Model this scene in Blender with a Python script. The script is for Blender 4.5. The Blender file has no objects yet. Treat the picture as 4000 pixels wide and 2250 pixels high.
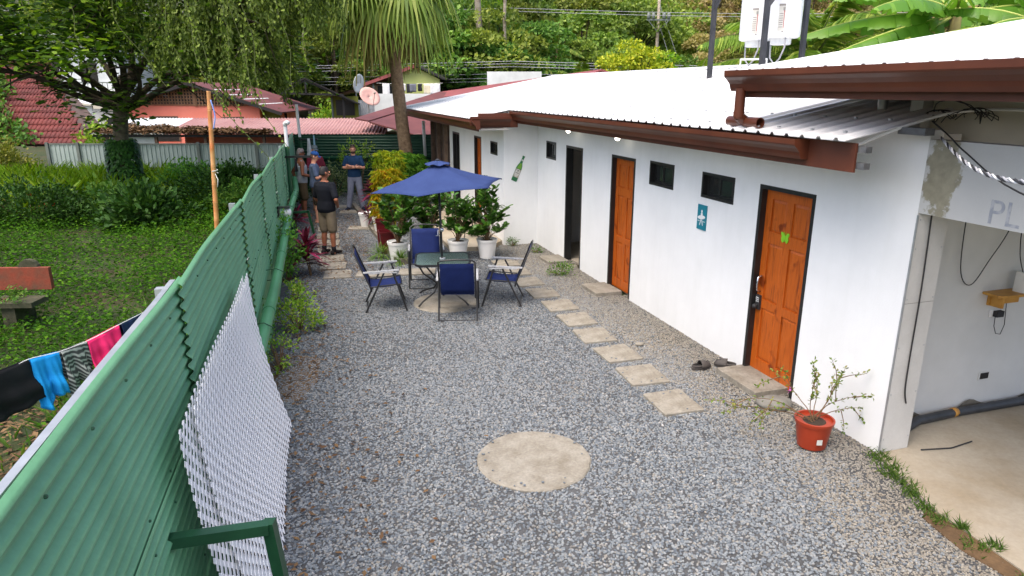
import bpy, bmesh, math, random
import numpy as np
from mathutils import Vector, Matrix

# ------------------------------------------------------------------ camera, sky, sun, exposure
S = bpy.context.scene
C = S.collection
R = math.radians
cam_d = bpy.data.cameras.new('camera'); cam = bpy.data.objects.new('camera', cam_d); C.objects.link(cam)
cam_d.sensor_width = 36.0; cam_d.lens = 36.0*1720/2576; cam_d.clip_end = 2000; cam_d.clip_start = .05
cam.location = (0, 0, 3.25)
cam.rotation_euler = (math.pi/2 - math.atan(499.5/1720), 0, 0)
S.camera = cam
SUN_EL, SUN_AZ = R(64), R(216)          # azimuth clockwise from +Y: behind the viewer, to the left
w = bpy.data.worlds.new('World'); S.world = w; w.use_nodes = True
nt = w.node_tree; nt.nodes.clear()
sk = nt.nodes.new('ShaderNodeTexSky'); sk.sky_type = 'NISHITA'; sk.sun_disc = False
sk.sun_elevation = SUN_EL; sk.sun_rotation = SUN_AZ; sk.air_density = .8; sk.dust_density = 5.0; sk.ozone_density = .4
bg = nt.nodes.new('ShaderNodeBackground'); bg.inputs[1].default_value = .15
wo = nt.nodes.new('ShaderNodeOutputWorld')
nt.links.new(sk.outputs[0], bg.inputs[0]); nt.links.new(bg.outputs[0], wo.inputs[0])
sd = bpy.data.lights.new('sun', 'SUN'); sd.energy = .7; sd.angle = R(60); sd.color = (1, .95, .88)
sun = bpy.data.objects.new('sun', sd); C.objects.link(sun)
sv = Vector((math.sin(SUN_AZ)*math.cos(SUN_EL), math.cos(SUN_AZ)*math.cos(SUN_EL), math.sin(SUN_EL)))
sun.rotation_euler = sv.to_track_quat('Z', 'Y').to_euler(); sun.location = (0, 0, 30)
S.view_settings.view_transform = 'Standard'; S.view_settings.look = 'None'
S.view_settings.gamma = 1; S.view_settings.exposure = 1.34
S.render.engine = 'CYCLES'

# ------------------------------------------------------------------ helpers
rnd = random.Random(7)
rng = np.random.default_rng(11)
PI = math.pi

class MB:
    def __init__(s): s.v = []; s.f = []
    def add(s, vs, fs):
        b = len(s.v); s.v += [tuple(p) for p in vs]; s.f += [tuple(i+b for i in q) for q in fs]; return s
    def box(s, x0, x1, y0, y1, z0, z1):
        return s.add([(x0,y0,z0),(x1,y0,z0),(x1,y1,z0),(x0,y1,z0),(x0,y0,z1),(x1,y0,z1),(x1,y1,z1),(x0,y1,z1)],
                     [(0,3,2,1),(4,5,6,7),(0,1,5,4),(1,2,6,5),(2,3,7,6),(3,0,4,7)])
    def obox(s, c, half, M):
        vs = [Vector(c)+M@Vector((sx*half[0], sy*half[1], sz*half[2])) for sz in (-1,1) for sx,sy in ((-1,-1),(1,-1),(1,1),(-1,1))]
        return s.add(vs, [(0,3,2,1),(4,5,6,7),(0,1,5,4),(1,2,6,5),(2,3,7,6),(3,0,4,7)])
    def bar(s, p, q, w, h=None, up=(0,0,1)):
        p, q = Vector(p), Vector(q); h = h or w
        z = (q-p); L = z.length
        if L < 1e-6: return s
        z.normalize(); u = Vector(up)
        if abs(z.dot(u)) > .98: u = Vector((1,0,0))
        x = u.cross(z).normalized(); y = z.cross(x)
        return s.obox((p+q)/2, (w/2, h/2, L/2), Matrix((x, y, z)).transposed())
    def tube(s, pts, r, n=8, caps=True):
        pts = [Vector(p) for p in pts]; m = len(pts)
        rs = r if isinstance(r, (list, tuple)) else [r]*m
        ref = None; rings = []
        for i, p in enumerate(pts):
            t = (pts[min(i+1, m-1)]-pts[max(i-1, 0)])
            t = t.normalized() if t.length > 1e-9 else Vector((0,0,1))
            if ref is None:
                ref = t.cross(Vector((0,0,1)) if abs(t.z) < .9 else Vector((1,0,0))).normalized()
            ref = (ref - t*ref.dot(t)).normalized(); b = t.cross(ref)
            rings.append([p + (ref*math.cos(2*PI*k/n) + b*math.sin(2*PI*k/n))*rs[i] for k in range(n)])
        return s.rings(rings, caps)
    def rings(s, rings, caps=True, closed=True):
        n = len(rings[0]); vs = [p for g in rings for p in g]; fs = []
        for i in range(len(rings)-1):
            for k in range(n if closed else n-1):
                k2 = (k+1) % n
                fs.append((i*n+k, i*n+k2, (i+1)*n+k2, (i+1)*n+k))
        if caps and closed:
            fs.append(tuple(range(n-1, -1, -1))); fs.append(tuple((len(rings)-1)*n+k for k in range(n)))
        return s.add(vs, fs)
    def lathe(s, prof, n=20, c=(0,0,0), caps=True):
        rg = [[(c[0]+r*math.cos(2*PI*k/n), c[1]+r*math.sin(2*PI*k/n), c[2]+z) for k in range(n)] for r, z in prof]
        return s.rings(rg, caps)
    def ell(s, c, r, n=10, M=None):
        rg = []
        for i in range(1, n):
            a = PI*i/n; g = []
            for k in range(2*n):
                b = PI*k/n
                p = Vector((r[0]*math.sin(a)*math.cos(b), r[1]*math.sin(a)*math.sin(b), -r[2]*math.cos(a)))
                g.append(Vector(c) + (M@p if M else p))
            rg.append(g)
        return s.rings(rg, True)
    def prism(s, poly, z0, z1):
        n = len(poly)
        return s.add([(x,y,z0) for x,y in poly]+[(x,y,z1) for x,y in poly],
                     [tuple(range(n-1,-1,-1)), tuple(range(n,2*n))]+[(i,(i+1)%n,n+(i+1)%n,n+i) for i in range(n)])
    def sweep(s, prof, a0, a1, axis='x'):
        # closed 2-D profile (p,q) swept along local x
        rg = [[(a, p, q) for p, q in prof] for a in (a0, a1)]
        return s.rings(rg, True)
    def grid(s, fn, nu, nv):
        vs = [fn(i/nu, j/nv) for j in range(nv+1) for i in range(nu+1)]
        return s.add(vs, [(j*(nu+1)+i, j*(nu+1)+i+1, (j+1)*(nu+1)+i+1, (j+1)*(nu+1)+i) for j in range(nv) for i in range(nu)])
    def build(s, name, m, parent=None, smooth=False, loc=(0,0,0), fix=True):
        me = bpy.data.meshes.new(name); me.from_pydata([tuple(p) for p in s.v], [], s.f); me.update()
        if fix:
            bm = bmesh.new(); bm.from_mesh(me); bmesh.ops.recalc_face_normals(bm, faces=bm.faces); bm.to_mesh(me); bm.free()
        return mesh_obj(name, me, m, parent, smooth, loc)

def mesh_obj(name, me, m, parent=None, smooth=False, loc=(0,0,0)):
    if m is not None and not me.materials: me.materials.append(m)
    if smooth is True: me.shade_smooth()
    elif smooth: me.shade_smooth(); me.set_sharp_from_angle(angle=R(smooth))
    o = bpy.data.objects.new(name, me); C.objects.link(o); o.location = loc
    if parent is not None: o.parent = parent
    return o

def solid(o, t, off=0):
    m = o.modifiers.new('thickness', 'SOLIDIFY'); m.thickness = t; m.offset = off; return o

def tag(o, label=None, cat=None, group=None, kind=None):
    if label: o['label'] = label
    if cat: o['category'] = cat
    if group: o['group'] = group
    if kind: o['kind'] = kind
    return o
def thing(name, label, cat, loc=(0,0,0), rz=0, group=None):
    o = bpy.data.objects.new(name, None); C.objects.link(o); o.empty_display_size = .1
    o.location = loc; o.rotation_euler = (0,0,rz); return tag(o, label, cat, group)
def kids(o): return [c for c in bpy.data.objects if c.parent is o]
def copy_tree(o, parent=None):
    c = o.copy(); C.objects.link(c); c.parent = parent
    for k in kids(o): copy_tree(k, c)
    return c

def np_mesh(name, V, F):
    V = np.asarray(V, dtype=np.float32); F = np.asarray(F, dtype=np.int32)
    me = bpy.data.meshes.new(name); k = F.shape[1]
    me.vertices.add(len(V)); me.vertices.foreach_set('co', V.ravel())
    me.loops.add(F.size); me.loops.foreach_set('vertex_index', F.ravel())
    me.polygons.add(len(F)); me.polygons.foreach_set('loop_start', np.arange(0, F.size, k, dtype=np.int32))
    me.update(calc_edges=True); me.validate(); return me

def unit(a): return a/np.maximum(np.linalg.norm(a, axis=-1, keepdims=True), 1e-9)
def rdir(n): return unit(rng.normal(size=(n,3)))
def leaf_arrays(P, A, N, L, W, fold=.25, wide=.5, bend=.0):
    """leaves: base P, axis A, normal N, length L, width W; six triangles' worth of shape in two quads"""
    n = len(P); A = unit(A); B = unit(np.cross(N, A)); N2 = np.cross(A, B)
    L = np.broadcast_to(np.asarray(L, float), (n,))[:,None]; W = np.broadcast_to(np.asarray(W, float), (n,))[:,None]
    base = P; tip = P + A*L - N2*L*bend
    m1 = P + A*L*wide
    l = m1 + B*W*.5 + N2*W*fold*.5; r = m1 - B*W*.5 + N2*W*fold*.5
    V = np.stack([base, r, tip, l], 1).reshape(-1,3)
    i = np.arange(n)*4
    F = np.concatenate([np.stack([i, i+1, i+2], 1), np.stack([i, i+2, i+3], 1)])
    return V, F
def leaf_obj(name, P, A, N, L, W, m, parent=None, **k):
    V, F = leaf_arrays(np.asarray(P,float), np.asarray(A,float), np.asarray(N,float), L, W, **k)
    return mesh_obj(name, np_mesh(name, V, F), m, parent)
def round_leaf_obj(name, P, A, N, L, W, m, parent=None, cup=.15, n=8):
    """paddle shaped leaves of n rim points"""
    P = np.asarray(P,float); A = unit(np.asarray(A,float)); B = unit(np.cross(np.asarray(N,float), A)); N2 = np.cross(A, B)
    k = len(P); L = np.broadcast_to(np.asarray(L,float),(k,))[:,None]; W = np.broadcast_to(np.asarray(W,float),(k,))[:,None]
    rim = [P]
    for j in range(1, n):
        t = 2*PI*j/n; x = .5-.5*math.cos(t); y = -.5*math.sin(t)*(x**.35)
        rim.append(P + A*L*x + B*W*y + N2*W*cup*abs(y)*2)
    mid = P + A*L*.55
    V = np.stack(rim+[mid], 1).reshape(-1,3); i = np.arange(k)*(n+1)
    F = np.concatenate([np.stack([i+j, i+(j+1)%n, i+n], 1) for j in range(n)])
    return mesh_obj(name, np_mesh(name, V, F), m, parent)

# ------------------------------------------------------------------ materials
def node_mat(name):
    m = bpy.data.materials.new(name); m.use_nodes = True
    t = m.node_tree; b = t.nodes['Principled BSDF']; return m, t, b
def coords(t, kind='Object'):
    return t.nodes.new('ShaderNodeTexCoord').outputs[kind]
def noise(t, scale, detail=4, rough=.55, vec=None):
    n = t.nodes.new('ShaderNodeTexNoise'); n.inputs['Scale'].default_value = scale
    n.inputs['Detail'].default_value = detail; n.inputs['Roughness'].default_value = rough
    t.links.new(vec if vec is not None else coords(t), n.inputs['Vector']); return n.outputs['Fac']
def ramp(t, fac, stops):
    r = t.nodes.new('ShaderNodeValToRGB'); e = r.color_ramp.elements
    while len(e) < len(stops): e.new(.5)
    for i, (p, c) in enumerate(stops): e[i].position = p; e[i].color = (*c, 1)
    t.links.new(fac, r.inputs['Fac']); return r.outputs['Color']
def mixc(t, a, b, fac, mode='MIX'):
    n = t.nodes.new('ShaderNodeMix'); n.data_type = 'RGBA'; n.blend_type = mode
    for s, v in ((n.inputs['Factor'], fac), (n.inputs[6], a), (n.inputs[7], b)):
        if hasattr(v, 'is_linked'): t.links.new(v, s)
        elif isinstance(v, (int, float)): s.default_value = v
        else: s.default_value = (*v, 1)
    return n.outputs[2]
def bump(t, b, h, strength, dist=.01):
    n = t.nodes.new('ShaderNodeBump'); n.inputs['Strength'].default_value = strength; n.inputs['Distance'].default_value = dist
    t.links.new(h, n.inputs['Height']); t.links.new(n.outputs[0], b.inputs['Normal'])
def mat(name, c, c2=None, rough=.6, scale=3, bscale=60, bstr=.0, metal=0, spec=.5, fine=0, lo=.35, hi=.7, world=False):
    m, t, b = node_mat(name); b.inputs['Roughness'].default_value = rough; b.inputs['Metallic'].default_value = metal
    b.inputs['Specular IOR Level'].default_value = spec
    vec = t.nodes.new('ShaderNodeNewGeometry').outputs['Position'] if world else coords(t)
    c2 = c2 or tuple(x*.82 for x in c)
    col = ramp(t, noise(t, scale, 5, .6, vec), [(lo, c), (hi, c2)])
    if fine: col = mixc(t, col, ramp(t, noise(t, bscale, 3, .6, vec), [(.3, (1-fine,)*3), (.7, (1,1,1))]), 1.0, 'MULTIPLY')
    t.links.new(col, b.inputs['Base Color'])
    if bstr: bump(t, b, noise(t, bscale, 4, .6, vec), bstr)
    return m
def leafmat(name, c1, c2, c3=None, trans=.3, rough=.5, obj=0.0, spec=.2):
    m, t, b = node_mat(name); b.inputs['Roughness'].default_value = rough; b.inputs['Specular IOR Level'].default_value = spec
    g = t.nodes.new('ShaderNodeNewGeometry')
    st = [(0, c1), (.85, c2)] if not c3 else [(0, c1), (.6, c2), (1, c3)]
    col = ramp(t, g.outputs['Random Per Island'], st)
    if obj:
        oi = t.nodes.new('ShaderNodeObjectInfo'); h = t.nodes.new('ShaderNodeHueSaturation')
        mr = t.nodes.new('ShaderNodeMapRange'); t.links.new(oi.outputs['Random'], mr.inputs[0])
        mr.inputs[3].default_value = .5-obj*.09; mr.inputs[4].default_value = .5+obj*.05
        t.links.new(mr.outputs[0], h.inputs['Hue'])
        mm = t.nodes.new('ShaderNodeMath'); mm.operation = 'MULTIPLY'; mm.inputs[1].default_value = 7.31; t.links.new(oi.outputs['Random'], mm.inputs[0])
        fr = t.nodes.new('ShaderNodeMath'); fr.operation = 'FRACT'; t.links.new(mm.outputs[0], fr.inputs[0])
        mv = t.nodes.new('ShaderNodeMapRange'); t.links.new(fr.outputs[0], mv.inputs[0]); mv.inputs[3].default_value = 1-.4*obj; mv.inputs[4].default_value = 1+.45*obj
        t.links.new(mv.outputs[0], h.inputs['Value']); t.links.new(col, h.inputs['Color']); col = h.outputs[0]
    t.links.new(col, b.inputs['Base Color'])
    tr = t.nodes.new('ShaderNodeBsdfTranslucent'); t.links.new(mixc(t, col, (1.15,1.2,.5), 1.0, 'MULTIPLY'), tr.inputs[0])
    mx = t.nodes.new('ShaderNodeMixShader'); mx.inputs[0].default_value = trans
    t.links.new(b.outputs[0], mx.inputs[1]); t.links.new(tr.outputs[0], mx.inputs[2])
    t.links.new(mx.outputs[0], t.nodes['Material Output'].inputs[0]); return m
def clothmat(name, c, c2=None, scale=6, rough=.9):
    m = mat(name, c, c2 or tuple(x*.8 for x in c), rough, scale, 220, .25, spec=.15); return m
def srgb(r, g, b):
    f = lambda x: (x/255/12.92) if x/255 <= .04045 else ((x/255+.055)/1.055)**2.4
    return (f(r), f(g), f(b))

M = {}
def wall_mat():
    m, t, b = node_mat('white_paint'); b.inputs['Roughness'].default_value = .72
    v = t.nodes.new('ShaderNodeNewGeometry').outputs['Position']
    mp = t.nodes.new('ShaderNodeMapping'); mp.inputs['Scale'].default_value = (5, 5, .7); t.links.new(v, mp.inputs[0])
    col = ramp(t, noise(t, 1.3, 6, .62, v), [(.32, (.86,.872,.865)), (.7, (.785,.797,.79))])
    col = mixc(t, col, ramp(t, noise(t, 1.6, 4, .6, mp.outputs[0]), [(.45, (1,1,1)), (.8, (.965,.967,.96))]), 1.0, 'MULTIPLY')
    t.links.new(col, b.inputs['Base Color'])
    bump(t, b, noise(t, 70, 5, .65, v), .16); return m
M['wall'] = wall_mat()
M['wall_old'] = mat('grey_paint', (.66,.66,.64), (.58,.58,.56), .8, 1.5, 60, .1, world=True)
M['gypsum'] = mat('gypsum_board', (.62,.61,.58), (.54,.53,.5), .8, 2.5, 50, .06, world=True, fine=.05)
M['cream'] = mat('cream_board', (.55,.51,.41), (.46,.43,.35), .8, 2, 60, .05, world=True)
M['roof_white'] = mat('white_roof_sheet', (.74,.74,.74), (.66,.67,.68), .45, .6, 40, .03, world=True)
M['galv'] = mat('galvanised_steel', (.5,.52,.53), (.36,.38,.4), .42, 6, 40, .05, metal=.6)
M['brown'] = mat('brown_gutter_paint', srgb(94,50,32), srgb(78,40,26), .38, 2, 80, .05, spec=.4, world=True)
M['brown_dk'] = mat('brown_fascia_paint', srgb(98,51,32), srgb(80,40,25), .5, 2.5, 70, .06, world=True)
M['fence_green'] = mat('green_fence_paint', srgb(118,178,132), srgb(100,158,112), .38, 1.6, 40, .08, spec=.5, world=True, fine=.10)
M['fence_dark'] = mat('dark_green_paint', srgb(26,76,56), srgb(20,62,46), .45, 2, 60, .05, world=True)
M['post_green'] = mat('green_post_paint', srgb(36,84,54), srgb(26,66,42), .4, 5, 60, .08, world=True)
M['pipe_green'] = mat('green_pipe_paint', srgb(84,148,104), srgb(70,130,90), .35, 2, 60, .04, world=True)
M['black_metal'] = mat('black_metal', (.022,.024,.026), (.035,.036,.038), .45, 6, 60, .05)
M['stand_metal'] = mat('dark_steel', (.028,.03,.036), (.05,.052,.06), .45, 5, 60, .05)
M['frame_black'] = mat('black_frame', (.012,.012,.012), (.02,.02,.02), .4, 6)
M['glass'] = mat('dark_glass', (.02,.022,.022), (.03,.032,.03), .08, 3, spec=.6)
M['concrete'] = mat('concrete_slab', srgb(154,149,137), srgb(120,112,97), .9, 5.5, 38, .4, fine=.28, lo=.38, hi=.78)
M['conc_dark'] = mat('concrete_edging', srgb(128,122,110), srgb(88,82,70), .9, 6, 40, .4, fine=.2)
M['patio'] = mat('patio_concrete', srgb(172,163,146), srgb(148,133,108), .85, 1.1, 30, .15, fine=.14, world=True, lo=.42, hi=.75)
M['pvc'] = mat('white_pvc', (.78,.79,.78), (.7,.71,.7), .35, 5)
M['plastic_white'] = mat('white_plastic', (.82,.82,.80), (.76,.76,.74), .4, 4)
M['lattice'] = mat('white_lattice_plastic', (.88,.88,.88), (.84,.84,.85), .42, 3)
M['tank'] = mat('white_tank_plastic', (.80,.82,.83), (.76,.78,.79), .3, 3)
M['terracotta'] = mat('red_brown_pot', srgb(160,58,30), srgb(140,46,24), .35, 3)
M['maroon'] = mat('maroon_plastic', srgb(92,14,22), srgb(70,10,16), .4, 3)
M['soil'] = mat('potting_soil', (.05,.032,.02), (.022,.014,.009), .95, 30, 90, .8)
M['galv_dk'] = mat('dull_steel', (.16,.165,.17), (.09,.095,.1), .6, 12, 40, .1, metal=.3)
M['bark'] = mat('bark', srgb(112,104,84), srgb(64,56,40), .95, 9, 40, .8, fine=.3)
M['bark_dk'] = mat('dark_bark', srgb(74,64,46), srgb(42,36,26), .95, 8, 40, .8, fine=.3)
M['palm_bark'] = mat('palm_bark', srgb(150,126,98), srgb(108,86,64), .95, 12, 50, .7, fine=.25)
M['pale_bark'] = mat('pale_bark', srgb(190,178,160), srgb(130,118,100), .95, 3, 20, .5, fine=.2)
M['stem'] = mat('green_stem', srgb(92,104,50), srgb(70,76,40), .8, 10)
M['twig'] = mat('twig', srgb(120,96,66), srgb(84,64,44), .9, 10)
M['navy'] = clothmat('navy_sling_fabric', srgb(40,56,116), srgb(32,46,98), 8)
M['umb'] = clothmat('blue_umbrella_fabric', srgb(52,68,112), srgb(46,60,102), 3)
M['wrap'] = mat('plastic_wrap', (.55,.56,.58), (.36,.38,.40), .25, 30, 60, .5, spec=.7)
M['chrome'] = mat('chrome', (.75,.75,.76), (.6,.6,.62), .2, 5, metal=.9)
M['rubber'] = mat('black_rubber', (.02,.02,.022), (.032,.032,.033), .7, 8)
M['bamboo'] = mat('bamboo', srgb(196,150,96), srgb(186,110,52), .5, 4, 40, .1)
M['red_roof'] = mat('faded_red_roof', srgb(140,72,70), srgb(118,56,56), .6, 1.2, 20, .1, world=True)
M['maroon_roof'] = mat('maroon_roof', srgb(112,60,56), srgb(88,44,43), .65, 1.0, 20, .15, world=True, fine=.1)
M['pink_roof'] = mat('faded_pink_roof', srgb(170,132,127), srgb(152,106,103), .65, .8, 20, .1, world=True)
M['white_sheet'] = mat('weathered_white_sheet', srgb(222,226,224), srgb(196,200,198), .5, .9, 20, .1, world=True)
M['salmon'] = mat('salmon_plaster', srgb(240,142,122), srgb(228,128,108), .85, .8, 30, .1, world=True)
M['lime'] = mat('lime_plaster', srgb(190,198,124), srgb(172,182,108), .85, .8, 30, .1, world=True)
M['olive'] = mat('olive_plaster', srgb(112,116,40), srgb(90,94,32), .85, 1, 30, .1, world=True)
M['tan_wall'] = mat('tan_plaster', srgb(176,150,130), srgb(150,126,110), .85, 1, 30, .1, world=True)
M['dark_roof'] = mat('dark_roof_sheet', srgb(30,28,27), srgb(22,20,20), .7, 1.2, 20, .1, world=True)
M['tile'] = mat('red_roof_tile', srgb(112,44,38), srgb(84,32,30), .75, 1.3, 30, .2, world=True, fine=.15)
M['grey_sheet'] = mat('grey_fence_sheet', srgb(176,190,186), srgb(150,166,162), .5, 1.0, 30, .06, world=True, fine=.08)
M['grey_post'] = mat('grey_fence_post', srgb(120,128,122), srgb(96,104,98), .6, 3, world=True)
M['wood_old'] = mat('weathered_wood', srgb(112,92,76), srgb(80,64,52), .9, 6, 50, .4, fine=.2)
M['wood_lattice'] = mat('lattice_wood', srgb(150,118,90), srgb(116,86,62), .9, 4, 50, .2, world=True)
M['wood_shelf'] = mat('varnished_pine', srgb(196,146,64), srgb(176,122,48), .5, 8)
M['bench'] = mat('worn_red_concrete', srgb(140,62,40), srgb(92,70,52), .9, 5, 40, .5, fine=.3, lo=.4, hi=.75)
M['bench_dk'] = mat('mossy_concrete', srgb(84,80,62), srgb(50,56,34), .95, 6, 40, .5, fine=.3)
M['pebble_big'] = mat('river_stone', srgb(128,126,118), srgb(98,96,90), .8, 8, 40, .1, fine=.1)
M['dirt'] = mat('bare_soil', srgb(112,88,60), srgb(84,64,42), .95, 2, 30, .5, world=True, fine=.25)
M['black_pipe'] = mat('black_poly_pipe', srgb(62,64,68), srgb(44,46,48), .5, 6, 40, .1)
M['rope'] = mat('cord', (.7,.7,.68), (.55,.55,.52), .8, 20)
M['wire'] = mat('black_wire', (.02,.02,.022), (.03,.03,.03), .6, 20)
M['wire_grey'] = mat('grey_wire', (.42,.43,.45), (.3,.3,.32), .6, 20)
M['skin'] = mat('skin', srgb(206,150,122), srgb(192,132,106), .55, 8, spec=.35)
M['skin_tan'] = mat('tanned_skin', srgb(150,96,70), srgb(134,82,58), .55, 8, spec=.35)
M['eye'] = mat('dark_eye', (.03,.02,.015), (.04,.03,.02), .3, 5)
M['lamp_white'] = mat('opal_globe', (.85,.85,.83), (.82,.82,.8), .25, 3)
# ------------------------------------------------------------------ special materials
def ground_mat():
    m, t, b = node_mat('lot_soil'); b.inputs['Roughness'].default_value = .95
    v = t.nodes.new('ShaderNodeNewGeometry').outputs['Position']
    col = ramp(t, noise(t, .9, 6, .65, v), [(.3, srgb(34,50,16)), (.5, srgb(50,60,24)), (.62, srgb(66,58,34)), (.75, srgb(40,60,20))])
    t.links.new(col, b.inputs['Base Color']); bump(t, b, noise(t, 25, 4, .6, v), .6, .03); return m
def stone_mat(name, stops, rough=.8):
    # colour per stone, with broad dusty and washed areas
    m, t, b = node_mat(name); b.inputs['Roughness'].default_value = rough
    oi = t.nodes.new('ShaderNodeObjectInfo')
    pos = t.nodes.new('ShaderNodeNewGeometry').outputs['Position']
    dust = ramp(t, noise(t, .55, 4, .6, pos), [(.42, (0,0,0)), (.75, (.4,.4,.4))])
    t.links.new(mixc(t, mixc(t, ramp(t, oi.outputs['Random'], stops), srgb(132,137,140), dust), ramp(t, noise(t, 3, 3), [(.3,(.88,.88,.88)),(.7,(1.06,1.06,1.06))]), 1.0, 'MULTIPLY'), b.inputs['Base Color'])
    return m
def wood_mat(name, c, c2, c3):
    m, t, b = node_mat(name); b.inputs['Roughness'].default_value = .42; b.inputs['Specular IOR Level'].default_value = .45
    mp = t.nodes.new('ShaderNodeMapping'); mp.inputs['Scale'].default_value = (14, 14, 1.1); t.links.new(coords(t), mp.inputs[0])
    col = ramp(t, noise(t, 2.2, 6, .65, mp.outputs[0]), [(.3, c), (.52, c2), (.72, c3)])
    kn = ramp(t, noise(t, 5, 2, .5), [(.66, (1,1,1)), (.74, (.45,.35,.3))])
    t.links.new(mixc(t, col, kn, 1.0, 'MULTIPLY'), b.inputs['Base Color']); return m
def stained_wall(name, base, stain, centre, rad):
    m, t, b = node_mat(name); b.inputs['Roughness'].default_value = .85
    v = t.nodes.new('ShaderNodeNewGeometry').outputs['Position']
    sub = t.nodes.new('ShaderNodeVectorMath'); sub.operation = 'SUBTRACT'; t.links.new(v, sub.inputs[0]); sub.inputs[1].default_value = centre
    dv = t.nodes.new('ShaderNodeVectorMath'); dv.operation = 'DIVIDE'; t.links.new(sub.outputs[0], dv.inputs[0]); dv.inputs[1].default_value = rad
    ln = t.nodes.new('ShaderNodeVectorMath'); ln.operation = 'LENGTH'; t.links.new(dv.outputs[0], ln.inputs[0])
    ad = t.nodes.new('ShaderNodeMath'); ad.operation = 'ADD'; t.links.new(ln.outputs['Value'], ad.inputs[0])
    nz = t.nodes.new('ShaderNodeMath'); nz.operation = 'MULTIPLY_ADD'; t.links.new(noise(t, 7, 6, .7, v), nz.inputs[0]); nz.inputs[1].default_value = 1.6; nz.inputs[2].default_value = -.8
    t.links.new(nz.outputs[0], ad.inputs[1])
    f = ramp(t, ad.outputs[0], [(.72, (1,1,1)), (.86, (0,0,0))])
    basec = ramp(t, noise(t, 1.6, 5, .6, v), [(.35, base), (.7, tuple(x*.9 for x in base))])
    st = ramp(t, noise(t, 12, 5, .6, v), [(.35, stain), (.65, tuple(x*1.35 for x in stain))])
    mx = mixc(t, basec, st, f); t.links.new(mx, b.inputs['Base Color'])
    bump(t, b, noise(t, 50, 4, .6, v), .15); return m
M['ground'] = ground_mat()
M['door'] = wood_mat('orange_door_wood', srgb(154,68,13), srgb(186,92,24), srgb(100,38,8))
GREY = [(0, srgb(80,87,95)), (.25, srgb(102,110,117)), (.5, srgb(119,126,130)), (.74, srgb(136,141,143)), (.88, srgb(138,134,125)), (.95, srgb(104,103,101)), (1, srgb(166,166,164))]
BEIGE = [(0, srgb(108,105,98)), (.3, srgb(134,129,118)), (.6, srgb(150,143,128)), (.85, srgb(124,114,98)), (1, srgb(166,161,150))]
M['gravel'] = stone_mat('gravel_stone', GREY); M['gravel_fine'] = stone_mat('fine_gravel_stone', BEIGE)
M['bed'] = mat('gravel_dust', srgb(92,94,96), srgb(72,73,74), .95, 3, 60, .6, world=True, fine=.4)

# ------------------------------------------------------------------ layout frames
AX, AY = 3.395, 5.666                      # near corner of the long white wall
TH = math.atan2(.95375, -.3006)            # direction of that wall
def BL(a, o, z=0):                         # building frame to world
    return (AX-.3006*a-.95375*o, AY+.95375*a-.3006*o, z)
FX, FY = -1.09, .60                        # near end of the green fence
TF = math.atan2(.965, -.2623)
def FL(s, o, z=0):                         # fence frame: o < 0 is the courtyard side
    return (FX-.2623*s-.965*o, FY+.965*s-.2623*o, z)
def fence_x(y): return FX-.2718*(y-FY)

# ------------------------------------------------------------------ ground sheet with the hill
def hill(x, y):
    h = max(0, y-50)*.155 + max(0, y-50)**1.3*.008
    h *= 1+.12*math.sin(x*.05+1)
    return h if y < 185 else hill(x, 184.9)
xs = [-400,-200]+[i*8-120 for i in range(31)]+[200,400]
ys = [-200,-60,-10,0,10,20,30,40,48]+[50+i*6 for i in range(24)]+[220,400,900]
g = MB(); nx = len(xs)
g.v = [(x, y, hill(x, y)-.012) for y in ys for x in xs]
g.f = [(j*nx+i, j*nx+i+1, (j+1)*nx+i+1, (j+1)*nx+i) for j in range(len(ys)-1) for i in range(nx-1)]
tag(g.build('ground', M['ground'], smooth=True), kind='structure')

# gravel bed of the courtyard
poly = [(fence_x(-1), -1), (3.9, -1), BL(-1.63,.34)[:2], BL(-.87,.28)[:2], BL(0,0)[:2], BL(9.49,0)[:2], BL(9.49,.75)[:2], BL(16.9,.75)[:2], (fence_x(22.4), 22.4)]
g = MB(); g.add([(x,y,.0) for x,y in poly], [tuple(range(len(poly)))])
tag(g.build('gravel_bed', M['bed']), kind='structure')

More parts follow.
